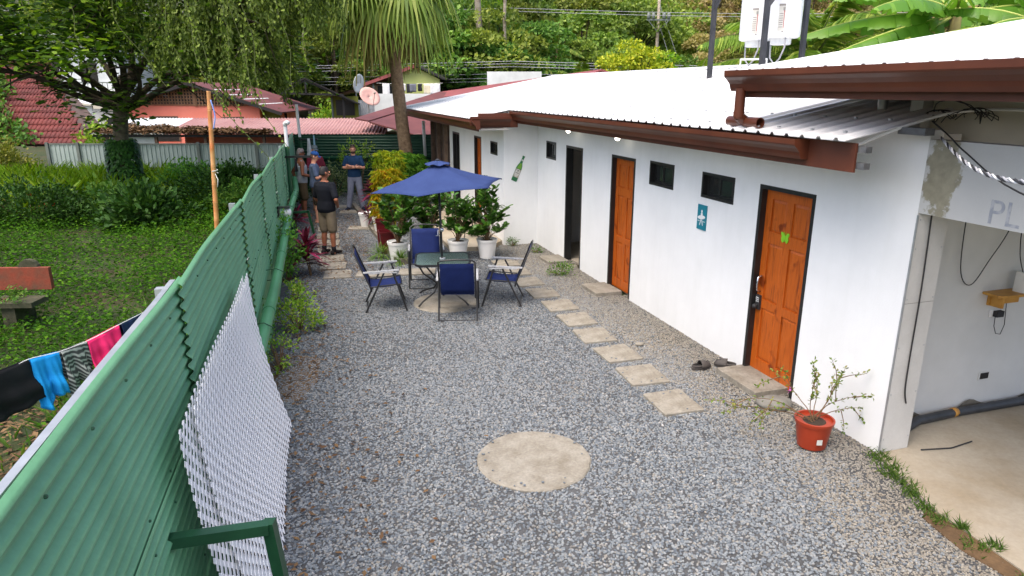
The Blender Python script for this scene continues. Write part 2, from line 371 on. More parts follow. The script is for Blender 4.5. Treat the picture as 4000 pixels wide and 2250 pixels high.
def wall_x(y):
    if y < 5.67: return 3.42+(5.67-y)*.06
    a = (y-AY)/.95375
    return BL(a, .75 if a > 9.6 else 0)[0]
def scatter(name, cell, inside, dens, smin, smax, m, seed, zlift=.004, flat=.55):
    vs, fs, dn = [], [], []
    y = 1.5
    while y < 22.3:
        x = -8.0
        while x < 4.2:
            cx_, cy_ = x+cell/2, y+cell/2
            if inside(cx_, cy_):
                b = len(vs); vs += [(x,y,zlift),(x+cell,y,zlift),(x+cell,y+cell,zlift),(x,y+cell,zlift)]; fs.append((b,b+1,b+2,b+3)); dn += [dens(cx_,cy_)]*4
            x += cell
        y += cell
    me = bpy.data.meshes.new(name); me.from_pydata(vs, [], fs)
    at = me.attributes.new('dens', 'FLOAT', 'POINT'); at.data.foreach_set('value', dn)
    o = mesh_obj(name, me, m)
    ng = bpy.data.node_groups.new(name, 'GeometryNodeTree')
    ng.interface.new_socket('Geometry', in_out='INPUT', socket_type='NodeSocketGeometry')
    ng.interface.new_socket('Geometry', in_out='OUTPUT', socket_type='NodeSocketGeometry')
    N = ng.nodes; L = ng.links
    gi = N.new('NodeGroupInput'); go = N.new('NodeGroupOutput')
    d = N.new('GeometryNodeDistributePointsOnFaces'); na = N.new('GeometryNodeInputNamedAttribute'); na.data_type = 'FLOAT'; na.inputs['Name'].default_value = 'dens'
    L.new(na.outputs['Attribute'], d.inputs['Density']); d.inputs['Seed'].default_value = seed
    L.new(gi.outputs[0], d.inputs['Mesh'])
    ic = N.new('GeometryNodeMeshIcoSphere'); ic.inputs['Radius'].default_value = 1; ic.inputs['Subdivisions'].default_value = 2
    tn = N.new('ShaderNodeTexNoise'); tn.inputs['Scale'].default_value = .9
    sp = N.new('GeometryNodeSetPosition'); vm = N.new('ShaderNodeVectorMath'); vm.operation = 'SCALE'; vm.inputs['Scale'].default_value = 1.5
    vb = N.new('ShaderNodeVectorMath'); vb.operation = 'SUBTRACT'; vb.inputs[1].default_value = (.5,.5,.5)
    L.new(tn.outputs['Color'], vb.inputs[0]); L.new(vb.outputs[0], vm.inputs[0]); L.new(vm.outputs[0], sp.inputs['Offset']); L.new(ic.outputs['Mesh'], sp.inputs['Geometry'])
    sm = N.new('GeometryNodeSetMaterial'); sm.inputs['Material'].default_value = m; L.new(sp.outputs[0], sm.inputs[0])
    ip = N.new('GeometryNodeInstanceOnPoints'); L.new(d.outputs['Points'], ip.inputs['Points']); L.new(sm.outputs[0], ip.inputs['Instance'])
    rs = N.new('FunctionNodeRandomValue'); rs.data_type = 'FLOAT_VECTOR'
    rs.inputs[0].default_value = (smin, smin*.8, smin*flat); rs.inputs[1].default_value = (smax, smax*.8, smax*flat); L.new(rs.outputs[0], ip.inputs['Scale'])
    rr = N.new('FunctionNodeRandomValue'); rr.data_type = 'FLOAT_VECTOR'; rr.inputs[0].default_value = (-.5,-.5,0); rr.inputs[1].default_value = (.5,.5,6.28); rr.inputs['Seed'].default_value = 5
    L.new(rr.outputs[0], ip.inputs['Rotation'])
    L.new(ip.outputs[0], go.inputs[0])
    o.modifiers.new('stones', 'NODES').node_group = ng
    return o
def near_wall(x, y): return wall_x(y)-x
gr = scatter('gravel', .25, lambda x,y: fence_x(y)+.1 < x < wall_x(y)-.35 and y < 22.2,
             lambda x,y: (3300 if y < 8 else 2400 if y < 12 else 1300 if y < 16 else 800)*min(1, max(.25, (near_wall(x,y)-.3)/1.0))*(.82+.18*math.sin(x*1.7+y*.9)*math.sin(x*.8-y*1.3+1)), .008, .0165, M['gravel'], 3)
tag(gr, 'blue grey gravel covering the courtyard', 'gravel', kind='stuff')
gr = scatter('fine_gravel', .25, lambda x,y: wall_x(y)-1.2 < x < wall_x(y)+.12 and y < 16.5,
             lambda x,y: 3600 if near_wall(x,y) < 1.0 else 1200, .006, .0125, M['gravel_fine'], 8)
tag(gr, 'pale beige gravel along the foot of the white wall', 'gravel', kind='stuff')

# ------------------------------------------------------------------ white building
bld = thing('white_building', 'long white building with orange doors, brown gutters and a white metal roof', 'building', (AX, AY, 0), TH)
def wall_holes(a0, a1, z0, z1, of, th, holes):
    xs = sorted({a0, a1, *[h[0] for h in holes], *[h[1] for h in holes]}); zs = sorted({z0, z1, *[h[2] for h in holes], *[h[3] for h in holes]})
    mb = MB(); ob = of-th
    inh = lambda x, z: any(h[0] < x < h[1] and h[2] < z < h[3] for h in holes)
    for i in range(len(xs)-1):
        for j in range(len(zs)-1):
            x0, x1, y0, y1 = xs[i], xs[i+1], zs[j], zs[j+1]
            if inh((x0+x1)/2, (y0+y1)/2): continue
            mb.add([(x0,of,y0),(x1,of,y0),(x1,of,y1),(x0,of,y1)], [(0,1,2,3)]); mb.add([(x0,ob,y0),(x1,ob,y0),(x1,ob,y1),(x0,ob,y1)], [(3,2,1,0)])
    for x0, x1, y0, y1 in holes:
        mb.add([(x0,of,y0),(x0,ob,y0),(x0,ob,y1),(x0,of,y1)], [(0,1,2,3)]); mb.add([(x1,of,y0),(x1,ob,y0),(x1,ob,y1),(x1,of,y1)], [(3,2,1,0)])
        mb.add([(x0,of,y1),(x1,of,y1),(x1,ob,y1),(x0,ob,y1)], [(3,2,1,0)]); mb.add([(x0,of,y0),(x1,of,y0),(x1,ob,y0),(x0,ob,y0)], [(0,1,2,3)])
    mb.add([(a0,of,z0),(a0,ob,z0),(a0,ob,z1),(a0,of,z1)], [(0,1,2,3)]); mb.add([(a1,of,z0),(a1,ob,z0),(a1,ob,z1),(a1,of,z1)], [(3,2,1,0)])
    mb.add([(a0,of,z1),(a1,of,z1),(a1,ob,z1),(a0,ob,z1)], [(0,1,2,3)])
    return mb
D1, D2, D3 = (1.19, 2.07, -.05, 2.24), (5.05, 5.88, -.05, 2.24), (7.07, 7.87, -.05, 2.24)
W1, W2, W3 = (3.92, 4.60, 1.92, 2.26), (2.54, 3.23, 1.93, 2.25), (8.40, 8.95, 1.90, 2.25)
wall_holes(.0, 9.49, -.05, 2.93, 0, .14, [D1, D2, D3, W1, W2, W3]).build('wall', M['wall'], bld, fix=False)
FW1, FD, FW2 = (9.95, 10.5, 1.88, 2.16), (11.3, 11.95, -.05, 2.19), (13.5, 14.3, .05, 2.16)
wall_holes(9.63, 14.7, -.05, 2.8, .75, .14, [FW1, FD, FW2]).build('wall', M['wall'], bld, fix=False)
MB().box(9.49, 9.63, .0, .75, -.05, 2.9).build('wall', M['wall'], bld)
MB().box(.45, 15, -4.2, -4.06, -.05, 3.3).build('back_wall', M['wall'], bld)
MB().box(.42, 16, -4.05, -.142, -.05, .02).build('interior_floor', M['patio'], bld)
MB().box(.56, 15, -4.05, -.15, 2.7, 2.74).build('interior_ceiling', M['wall_old'], bld)
for a in (4.85, 6.6, 9.3): MB().box(a, a+.08, -4.05, -.145, .02, 2.7).build('partition', M['wall_old'], bld)

def frame(par, h, of, m, wd=.05, dep=.12, bottom=False, name='frame', proud=.004):
    a0, a1, z0, z1 = h; f = MB()
    f.box(a0, a0+wd, of-dep, of+proud, max(z0,.02), z1); f.box(a1-wd, a1, of-dep, of+proud, max(z0,.02), z1); f.box(a0+wd, a1-wd, of-dep, of+proud, z1-wd, z1)
    if bottom: f.box(a0+wd, a1-wd, of-dep, of+proud, z0, z0+wd)
    return f.build(name, m, par)
def window(h, of):
    a0, a1, z0, z1 = h
    win = MB().box(a0+.03, a1-.03, of-.10, of-.09, z0+.03, z1-.03).build('window', M['glass'], bld)
    frame(win, h, of, M['frame_black'], .035, .12, True, proud=.006)
    mid = (a0+a1)/2; s = MB()
    for x0, x1, oo in ((a0+.036, mid+.02, of-.03), (mid-.02, a1-.036, of-.06)):
        for b in ((x0,x0+.035,z0+.036,z1-.036),(x1-.035,x1,z0+.036,z1-.036)): s.box(b[0],b[1],oo-.02,oo,b[2],b[3])
        for zz in (z0+.036, z1-.066): s.box(x0+.035, x1-.035, oo-.02, oo, zz, zz+.03)
    s.build('sash', M['frame_black'], win)
    for x0, x1, oo in ((a0+.072, mid-.016, of-.042), (mid+.016, a1-.072, of-.072)): MB().box(x0, x1, oo-.004, oo, z0+.068, z1-.068).build('pane', M['glass'], win)
for h in (W1, W2, W3): window(h, 0)
window(FW1, .75)
def door(h, of, lock=False, knob=True, th=.04):
    a0, a1, z0, z1 = h; frame(bld, h, of, M['frame_black'], .045, .13, name='door_frame')
    a0 += .045; a1 -= .045; z1 -= .05; z0 = .05; o1 = of-.07; o0 = o1-th
    st = .10; mid = (a0+a1)/2
    rows = [(z0+.16, z0+.16+(z1-z0)*.29), (z0+.16+(z1-z0)*.29+.1, z0+.16+(z1-z0)*.29+.1+(z1-z0)*.31), (z1-.1-(z1-z0)*.17, z1-.1)]
    d = MB()
    d.box(a0, a0+st, o0, o1, z0, z1); d.box(a1-st, a1, o0, o1, z0, z1); d.box(mid-.05, mid+.05, o0, o1, z0, z1)
    for x0, x1 in ((a0+st, mid-.05), (mid+.05, a1-st)):
        prev = z0
        for r0, r1 in rows+[(z1, z1)]:
            d.box(x0, x1, o0, o1, prev, r0); prev = r1
    leaf = d.build('door', M['door'], bld)
    for x0, x1 in ((a0+st, mid-.05), (mid+.05, a1-st)):
        for r0, r1 in rows:
            i = .035; p = MB()
            v = [(x0,o1-.016,r0),(x1,o1-.016,r0),(x1,o1-.016,r1),(x0,o1-.016,r1),(x0+i,o1-.005,r0+i),(x1-i,o1-.005,r0+i),(x1-i,o1-.005,r1-i),(x0+i,o1-.005,r1-i)]
            p.add(v, [(4,5,6,7),(0,1,5,4),(1,2,6,5),(2,3,7,6),(3,0,4,7)]); p.build('door_panel', M['door'], leaf)
    if lock:
        hb = MB(); hb.tube([(a1-.05, o1, 1.20), (a1-.05, o1+.05, 1.18), (a1-.05, o1+.055, 1.1), (a1-.05, o1+.05, 1.03), (a1-.05, o1, 1.01)], .011, 8); hb.build('handle', M['chrome'], leaf, True)
        lk = MB(); lk.box(a1-.085, a1-.015, o1, o1+.03, .80, .97); lk.build('keypad_lock', M['rubber'], leaf)
        kb = MB(); kb.ell((a1-.05, o1+.06, .84), (.03,.03,.03), 8); kb.build('knob', M['rubber'], leaf, True)
        kp = MB()
        for i in range(3):
            for j in range(3): kp.box(a1-.074+i*.018, a1-.064+i*.018, o1+.0305, o1+.033, .89+j*.022, .902+j*.022)
        kp.build('keypad_button', M['pvc'], leaf)
    return leaf
leaf1 = door(D1, 0, True); leaf2 = door(D2, 0); leaf3 = door(FD, .75)
# open bathroom doorway with basin counter and mirror inside
frame(bld, D3, 0, M['frame_black'], .045, .13, name='door_frame')
bath = thing('bathroom_counter', 'dark bathroom counter with white basin seen through the open doorway', 'counter', BL(7.75, -1.6, .02), TH)
c = MB(); c.box(-.45,.45,-.25,.25,.78,.83)
for x in (-.4,.4):
    for y in (-.2,.2): c.box(x-.03,x+.03,y-.03,y+.03,0,.78)
c.box(-.40,.40,-.2,.2,.25,.28)
c.build('frame', M['wood_old'], bath)
MB().lathe([(.10,.832),(.2,.87),(.22,.95),(.205,.95),(.18,.88),(.02,.85)],18).build('basin', M['plastic_white'], bath, 40)
tag(MB().box(7.3,8.2,-4.04,-4.02,1.3,2.2).build('mirror', M['glass'], bld))
# end reveal faced with gypsum board, inner cross wall, lintel over the patio opening
MB().box(-.012, .0, -.33, -.004, .02, 2.24).build('gypsum_panel', M['gypsum'], bld)
MB().box(.0, .42, -.33, -.142, .02, 2.9).build('pier', M['gypsum'], bld)
MB().box(.42, .55, -4.05, -.33, .02, 3.2).build('cross_wall', M['wall_old'], bld)
sc = MB()
for z in (.15,.6,1.05,1.5,1.95,2.2):
    for o in (-.025,-.31): sc.box(-.0145,-.0125,o-.006,o+.006,z-.006,z+.006)
tag(sc.build('board_screws', M['galv'], bld), kind='stuff')
MB().box(-.0135,-.0122,-.33,-.004,1.46,1.463).build('board_joint', M['conc_dark'], bld)
MB().box(-.016,-.0,-.003,.006,.02,2.24).build('corner_bead', M['galv'], bld)
M['lintel'] = stained_wall('stained_lintel_board', (.52,.525,.51), srgb(132,128,110), BL(-.16,0,2.6), (.2,.2,.42))
MB().box(-4.5, -.002, -.13, .004, 2.26, 2.86).build('lintel_board', M['lintel'], bld)
MB().box(-4.5, .40, -.5, -.42, 2.72, 3.5).build('cream_panel', M['cream'], bld)
txc = bpy.data.curves.new('letters', 'FONT'); txc.body = 'PLYCEM'; txc.size = .26; txc.extrude = .0005
def text_mesh(cu, name, m, parent, mtx):
    to = bpy.data.objects.new('tmp', cu); C.objects.link(to); bpy.context.view_layer.update()
    me = bpy.data.meshes.new_from_object(to.evaluated_get(bpy.context.evaluated_depsgraph_get())); bpy.data.objects.remove(to)
    me.transform(mtx); me.name = name; return mesh_obj(name, me, m, parent)
M['ink'] = mat('faded_grey_ink', (.30,.32,.36), (.42,.43,.45), .9, 18, 60, 0, lo=.45, hi=.6)
txc.body = 'PLY'
# letters read left to right along decreasing a on the outer face
text_mesh(txc, 'stencil_letters', M['ink'], bld, Matrix(((-1,0,0,-.60),(0,0,1,.006),(0,1,0,2.285),(0,0,0,1))))

# roof sheets
SL = .19
def zr(o): return 2.86+SL*(.72-o)
def sheet_mesh(name, width, o_eave, o_top, zf, rib=.2, h=.022, t=.004):
    p = [(0,0)]; n = round(width/rib)
    for i in range(n):
        b = i*rib; p += [(b+rib*.35,0),(b+rib*.43,h),(b+rib*.57,h),(b+rib*.65,0)]
    p += [(n*rib+.04, 0)]
    mb = MB(); rg = []
    for o in (o_eave, (o_eave+o_top)/2, o_top):
        rg.append([(x, o, zf(o)+z+t) for x, z in p]+[(x, o, zf(o)+z-t) for x, z in reversed(p)])
    mb.rings(rg, True); me_o = mb.build(name, M['roof_white'], bld); return me_o
first = sheet_mesh('roof_sheet', 1.0, .74, -3.62, zr)
first.location.x = .12
for i in range(1, 9):
    c = first.copy(); C.objects.link(c); c.location.x = .12+i*1.0; c.location.z = .003*(i % 2)
f2 = sheet_mesh('roof_sheet', 1.0, 1.58, -3.62, zr); f2.location.x = 9.12; f2.location.z = .003
for i in range(1, 9):
    c = f2.copy(); C.objects.link(c); c.location.x = 9.12+i*1.0; c.location.z = .003*((i+1) % 2)
bk = MB(); bk.add([(.1,-3.62,zr(-3.62)),(18.1,-3.62,zr(-3.62)),(18.1,-5.4,zr(-3.62)-.35),(.1,-5.4,zr(-3.62)-.35)], [(0,1,2,3)])
solid(bk.build('rear_roof', M['roof_white'], bld), .02)
rc = MB()
rc.rings([[(a,-3.32,zr(-3.32)+.03),(a,-3.62,zr(-3.62)+.035),(a,-3.9,zr(-3.62)-.02),(a,-3.62,zr(-3.62)+.03)] for a in (.1,18.1)], True)
rc.build('ridge_cap', M['roof_white'], bld)
sw = MB()
for a in np.arange(.3, 18, .4):
    for o in (.58, .1, -1.1, -2.3, -3.2):
        aa = a+rng.normal()*.02; sw.box(aa-.012,aa+.012,o-.012,o+.012,zr(o)+.02,zr(o)+.036)
    if a > 9.1: sw.box(a-.012,a+.012,1.4,1.424,zr(1.4)+.02,zr(1.4)+.036)
tag(sw.build('roof_screws', M['galv'], bld), kind='stuff')
# fascia and gutters
OG = [(0,.175),(0,0),(.07,0),(.085,.03),(.093,.06),(.12,.092),(.15,.118),(.156,.13),(.156,.175),(.146,.175),(.146,.137),(.112,.104),(.084,.072),(.075,.012),(.01,.012),(.01,.175)]
def gutter(a0, a1, o, zt, k=1.0, name='gutter'):
    g = MB(); g.sweep([(o+p*k, zt-.175*k+q*k) for p, q in OG], a0, a1)
    ob = g.build(name, M['brown'], bld)
    for a in (a0, a1):
        e = MB(); e.sweep([(o+p*k, zt-.175*k+q*k) for p, q in OG[:9]], a-.003 if a == a0 else a, a if a == a0 else a+.003); e.build('end_cap', M['brown'], ob)
    return ob
def gutter_cross(o0, o1, a, zt):           # runs across, facing the camera (-a)
    g = MB(); g.rings([[(a-p, o, zt-.175+q) for p, q in OG] for o in (o0, o1)], True); return g.build('gutter', M['brown'], bld)
MB().box(.12, 9.0, .60, .62, 2.60, 2.835).build('fascia', M['brown_dk'], bld)
gutter(.66, 8.99, .622, 2.835)
MB().box(9.0, 9.02, .60, 1.42, 2.52, 2.80).build('fascia', M['brown_dk'], bld)
gutter_cross(.78, 1.585, 9.0, 2.74)
MB().box(9.02, 17.9, 1.40, 1.42, 2.45, 2.68).build('fascia', M['brown_dk'], bld)
gutter(8.84, 17.95, 1.422, 2.675)
MB().box(1.2, 9.0, .003, .598, 2.60, 2.615).build('soffit', M['wall_old'], bld)
MB().box(9.02, 17.9, .755, 1.398, 2.47, 2.485).build('soffit', M['wall_old'], bld)
# loose steel ends at the near verge
for o, z in ((.565, 2.81), (.565, 2.68)): MB().box(.04, .16, o-.03, o+.03, z-.05, z).build('purlin_end', M['galv_dk'], bld)
pu = MB(); pu.box(-.12, .14, .10, .20, 2.90, 2.955); pu.build('purlin_end', M['galv_dk'], bld)
# upper roof over the patio
def zu(o): return 3.42+.152*(.72-o)
u = sheet_mesh('upper_roof_sheet', 1.0, .74, -6.0, zu); u.location.x = .74
for i in range(1, 6):
    c = u.copy(); C.objects.link(c); c.location.x = .74-i; c.location.z = .003*(i % 2)
MB().box(-4.3, 1.70, .60, .62, 3.175, 3.43).build('fascia', M['brown_dk'], bld)
gutter(-4.3, 1.76, .622, 3.43, 1.12)
MB().box(-4.3, 1.7, -.4, .598, 3.18, 3.195).build('soffit', M['brown_dk'], bld)
MB().box(-4.3, 1.74, -6, -.42, 3.24, 3.25).build('upper_soffit', M['cream'], bld)
ds = MB(); ds.tube([(1.60,.70,3.26),(1.60,.70,2.97)], .05, 14)
ds.tube([(1.60,.70,3.0),(1.60,.66,2.97),(1.60,.62,2.945)], .052, 14); ds.build('downspout', M['brown'], bld, 40)
ds = MB(); ds.tube([(1.60,.70,3.04),(1.60,.70,2.985)], .055, 14); ds.build('downspout_collar', M['brown'], bld, 40)
hp = MB()
n_ = 16; ring = lambda a, r: [(a, .62+r*math.cos(2*PI*k/n_), 2.94+r*math.sin(2*PI*k/n_)) for k in range(n_)]
hp.rings([ring(1.86,.05), ring(1.36,.05), ring(1.36,.044), ring(1.86,.044)], False); hp.build('downspout_tee', M['brown'], bld, 40)
MB().tube([(.84,-.31,zr(-.31)),(.84,-.31,3.2)], .045, 12).build('pipe_post', M['galv'], bld, 40)
# light fittings under the eave
M['lamp_on'], t_, b_ = node_mat('lit_bulb'); b_.inputs['Base Color'].default_value = (1,.95,.85,1); b_.inputs['Emission Color'].default_value = (1,.93,.8,1); b_.inputs['Emission Strength'].default_value = 3
for a, lab in ((7.3,'lit eave lamp nearest the open bathroom doorway'), (5.3,'lit eave lamp above the second orange door')):
    t = thing('eave_lamp', lab, 'lamp', BL(a,.20,2.6), TH, 'eave lamps')
    MB().lathe([(.055,0),(.055,-.03),(.045,-.05)],14).build('base', M['frame_black'], t, 40)
    MB().ell((0,0,-.06), (.042,.042,.045), 8).build('bulb', M['lamp_on'], t, True)
# patio slab
pp = [BL(.42,-4.1)[:2], BL(.42,-.33)[:2], BL(0.0,-.33)[:2], BL(-.005,.02)[:2], BL(-.5,.16)[:2], BL(-.87,.28)[:2], BL(-1.63,.32)[:2], BL(-3,.34)[:2], BL(-6,.34)[:2], BL(-6,-6)[:2]]
tag(MB().prism(pp, -.05, .018).build('patio_slab', M['patio']), kind='structure')
tag(MB().prism([BL(9.64,.752)[:2], BL(9.3,1.0)[:2], BL(9.15,1.45)[:2], BL(9.3,1.98)[:2], BL(15,1.98)[:2], BL(15,.752)[:2]], -.05, .09).build('terrace_slab', M['patio']), kind='structure')
# boarded end of the building
for i in range(9):
    a = 14.74+i*.24
    MB().box(a, a+.22, .70-(i%2)*.02, .76+(i%3)*.008, 0, 2.46).build('plank', M['wood_old'], bld)
for a in (14.72, 15.7, 16.6): MB().box(a, a+.1, .80, .90, 0, 2.47).build('timber_post', M['wood_old'], bld)
wf = MB(); wf.box(13.53,14.27,.66,.67,.08,2.13); wf.build('tall_window', M['glass'], bld); frame(bld, FW2, .75, M['frame_black'], .05, .12, True, 'tall_window_frame')
MB().box(13.88,13.92,.70,.74,.1,2.11).build('mullion', M['frame_black'], bld)
# ------------------------------------------------------------------ green fence on the left
fen = thing('green_corrugated_fence', 'long green corrugated metal fence along the left of the gravel courtyard', 'fence', (FX, FY, 0), TF)
LEN = 22.5
def ftop(s): return 2.21-.0128*s+.006*math.sin(s*1.7)+.004*math.sin(s*3.1+1)
def corr_sheet(s0, s1, z0f, z1f, off, ph, n=10, wave=.076, amp=.0155, tilt=0):
    mb = MB(); nz = 84
    rg = []
    for i in range(n+1):
        s = s0+(s1-s0)*i/n; z0, z1 = z0f(s), z1f(s); g = []
        for j in range(nz+1):
            z = z0+(z1-z0)*j/nz
            g.append((s, off+tilt*(1-i/n)**3+amp*math.sin(2*PI*(z-z0)/wave+ph)+.004*math.sin(s*1.9+z*2), z))
        rg.append(g)
    return mb.rings(rg, False, False)
edges = [0, 3.4, 6.9, 9.6, 12.6, 15.6, 18.8, 22.5]
for i in range(len(edges)-1):
    s0, s1 = edges[i]-.03, edges[i+1]+.14
    o_ = .004
    corr_sheet(s0, s1, lambda s: ftop(s)-.92, lambda s: ftop(s), o_, 0, tilt=-.024).build('sheet', M['fence_green'], fen, True)
    corr_sheet(s0, s1, lambda s: ftop(s)-1.75, lambda s: ftop(s)-.86, o_-.016, 1.5, tilt=-.024).build('sheet', M['fence_green'], fen, True)
    corr_sheet(s0, s1, lambda s: .0, lambda s: ftop(s)-1.70, o_-.03, .4, tilt=-.024).build('sheet', M['fence_green'], fen, True)
for k, s in enumerate((.6, 3.4, 6.9, 9.9, 13.2, 16.4, 19.6, 22.3)):
    MB().box(s-.03, s+.03, .055, .115, 0, ftop(s)-.03).build('post', M['galv'], fen)
fs_ = MB()
for s in np.arange(.3, 22, .45):
    for q in (.10, .78, .96, 1.6):
        z = ftop(s)-q; fs_.lathe([(.007,-.004),(.007,.003),(.004,.006)], 6, (0,0,0)); k0 = len(fs_.v)-18
        for i in range(k0, len(fs_.v)): x_, y_, z_ = fs_.v[i]; fs_.v[i] = (s+x_, -.03-z_, z+y_)
tag(fs_.build('fence_screws', M['post_green'], fen), kind='stuff')
for z in (.5, 1.4): 
    MB().tube([(.2,.045,z),(22.4,.045,z-.2)], .018, 6).build('rail', M['galv'], fen)
tr = MB(); pts = [s*.5 for s in range(0, 8)]
for s0, s1 in zip(pts[:-1], pts[1:]): tr.bar((s0,.038,ftop(s0)-.025), (s1,.038,ftop(s1)-.025), .03, .03)
tr.build('top_rail', M['galv'], fen)
# green drain pipe along the fence
pipe = thing('green_drain_pipe', 'fat green pipe running along the foot of the green fence', 'pipe', FL(5.6,-.13,.0), TF)
pz = lambda s: .76+.010*s
MB().tube([(s, -.02*math.sin(s*.6)-.004*s, pz(s)) for s in np.arange(0, 11.6, .4)]+[(11.9,-.02,.95),(12.1,-.0,1.05)], .068, 14).build('pipe', M['pipe_green'], pipe, True)
for s in (1.6, 4.4, 7.2, 10.0):
    MB().tube([(s-.07,-.02*math.sin(s*.6)-.004*s,pz(s)),(s+.07,-.02*math.sin(s*.6)-.004*s,pz(s))], .076, 14).build('coupling', M['pipe_green'], pipe, 40)
for s in (.9, 3.2, 5.6, 8.4, 10.6):
    MB().tube([(s,.13,pz(s)+.07),(s,-.02,pz(s)+.085),(s,-.09-.02*math.sin(s*.6)-.004*s,pz(s)+.03),(s,-.09-.02*math.sin(s*.6)-.004*s,pz(s)-.05),(s,.13,pz(s)-.08)], .006, 6).build('strap', M['post_green'], pipe)
# props welded to the fence
t = thing('fence_prop', 'near green steel prop frame standing against the fence in front of the white lattice', 'prop', (-1.73,2.94,0), 0, 'fence props')
MB().bar((0,0,1.07),(.45,.16,1.04),.06,.06).build('arm', M['post_green'], t)
MB().bar((.45,.17,1.07),(.53,.22,-.02),.06,.06,up=(0,1,0)).build('leg', M['post_green'], t)
t = thing('fence_prop', 'far green steel prop frame beside the dark red cordyline', 'prop', (-4.98,15.2,0), 0, 'fence props')
MB().bar((0,0,.60),(.42,.0,.62),.05,.05).build('arm', M['post_green'], t)
MB().bar((.41,0,.64),(.53,0,-.02),.05,.05,up=(0,1,0)).build('leg', M['post_green'], t)
MB().bar((.03,.0,.6),(.03,.0,-.02),.05,.05,up=(0,1,0)).build('leg', M['post_green'], t)

# ------------------------------------------------------------------ bowed white lattice sheets leaning on the fence
def lattice(label, s0, s1, push):
    t = thing('lattice_panel', label, 'lattice', FL(s0, -.05, 0), TF, 'white lattice sheets')
    Lu, Hv = s1-s0, 1.66
    def surf(u, v, n=0.0):
        k = min(1.0, max(0.0, v/Hv))
        off = .045+push+.27*(1-k)**1.9+.012*math.sin(u*2.1+k*3)
        z = 1.60*k
        e = .01; k2 = min(1, k+e); 
        return Vector((u+.05*(1-k)*math.sin(u*2), -off-n, z+.015))
    p = .072*math.sqrt(2); wd = .0165
    for fam in (0, 1):
        c = p*.5 if fam == 0 else -Hv+p*.5
        while c < (Lu+Hv if fam == 0 else Lu):
            if fam == 0: u0, u1 = max(0, c-Hv), min(Lu, c); f = lambda u: (u, c-u)
            else: u0, u1 = max(0, c), min(Lu, c+Hv); f = lambda u: (u, u-c)
            if u1-u0 > .03:
                n = max(2, int((u1-u0)/.14)); rg = []
                du = wd*.7071
                for i in range(n+1):
                    u = u0+(u1-u0)*i/n; uu, vv = f(u)
                    sg = 1 if fam == 0 else -1
                    q = lambda w_: (min(Lu+.01, max(-.01, uu+du*w_)), min(Hv+.01, max(-.0, vv+du*w_*sg)))
                    n0 = .0 if fam == 0 else .0032
                    (ua, va), (ub, vb) = q(-1), q(1)
                    rg.append([surf(ua,va,n0), surf(ub,vb,n0), surf(ub,vb,n0+.003), surf(ua,va,n0+.003)])
                MB().rings(rg, True).build('slat', M['lattice'], t)
            c += p
    return t
lattice('rear white plastic lattice sheet, its bare corner showing next to the green fence', 2.52, 5.62, .0)
lattice('front white plastic lattice sheet bulging over the gravel', 2.80, 5.74, .025)

# ------------------------------------------------------------------ back fence, poles, globe lamp
bf = thing('dark_green_back_fence', 'dark green corrugated fence closing the far end of the courtyard', 'fence', (-7.0, 22.45, 0), 0)
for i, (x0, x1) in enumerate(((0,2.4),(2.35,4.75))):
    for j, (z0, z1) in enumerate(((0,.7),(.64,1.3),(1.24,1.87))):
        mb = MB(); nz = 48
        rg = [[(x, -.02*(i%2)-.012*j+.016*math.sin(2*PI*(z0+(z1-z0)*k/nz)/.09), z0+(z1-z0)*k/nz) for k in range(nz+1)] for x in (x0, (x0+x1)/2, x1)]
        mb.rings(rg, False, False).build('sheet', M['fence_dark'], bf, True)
for x in (0, 2.4, 4.75): MB().box(x-.03,x+.03,.04,.10,0,1.84).build('post', M['post_green'], bf)
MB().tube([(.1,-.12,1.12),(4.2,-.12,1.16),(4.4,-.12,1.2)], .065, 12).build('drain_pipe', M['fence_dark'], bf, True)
tag(MB().tube([(-2.78,22.2,1.20),(-2.80,22.2,2.3)], .05, 10).build('downpipe', M['pvc'], None, True), 'white plastic downpipe beside the palm trunk at the dark back fence', 'pipe')
def clothes_pole(loc, hg, ht, za, x0, x1, lab, tilt=.0):
    t = thing('clothesline_pole', lab, 'pole', loc, 0, 'clothesline poles')
    MB().tube([(0,0,0),(tilt*.6,0,hg)], .05, 12).build('post', M['post_green'], t, 40)
    MB().tube([(tilt*.6,0,hg),(tilt,0,ht)], .043, 12).build('plastic_pipe', M['pvc'], t, 40)
    MB().bar((x0,-.05,za),(x1,-.05,za+.01),.05,.05).build('arm', M['frame_black'], t)
    return t
p1 = clothes_pole((-5.27,16.3,0), 1.97, 2.45, 1.73, -.13, .54, 'near clothesline pole, green below and white above, with a black arm')
MB().tube([(0,0,2.43),(.0,0,2.5),(.05,-.02,2.52),(.1,-.04,2.5)], .05, 10).build('elbow', M['pvc'], p1, True)
clothes_pole((-6.28,20.8,0), 1.89, 2.83, 1.82, -.05, .5, 'far clothesline pole with white top, at the corner of the back fence', -.06)
gl = thing('globe_lamp', 'white globe lamp on a black bracket on the green fence', 'lamp', FL(12.0,-.02,1.12), TF)
MB().ell((0,-.16,0), (.085,.085,.085), 10).build('globe', M['lamp_white'], gl, True)
b = MB(); b.box(-.09,.09,-.03,.0,-.06,.10); b.box(-.09,.09,-.22,-.0,.085,.10); b.build('bracket', M['frame_black'], gl)

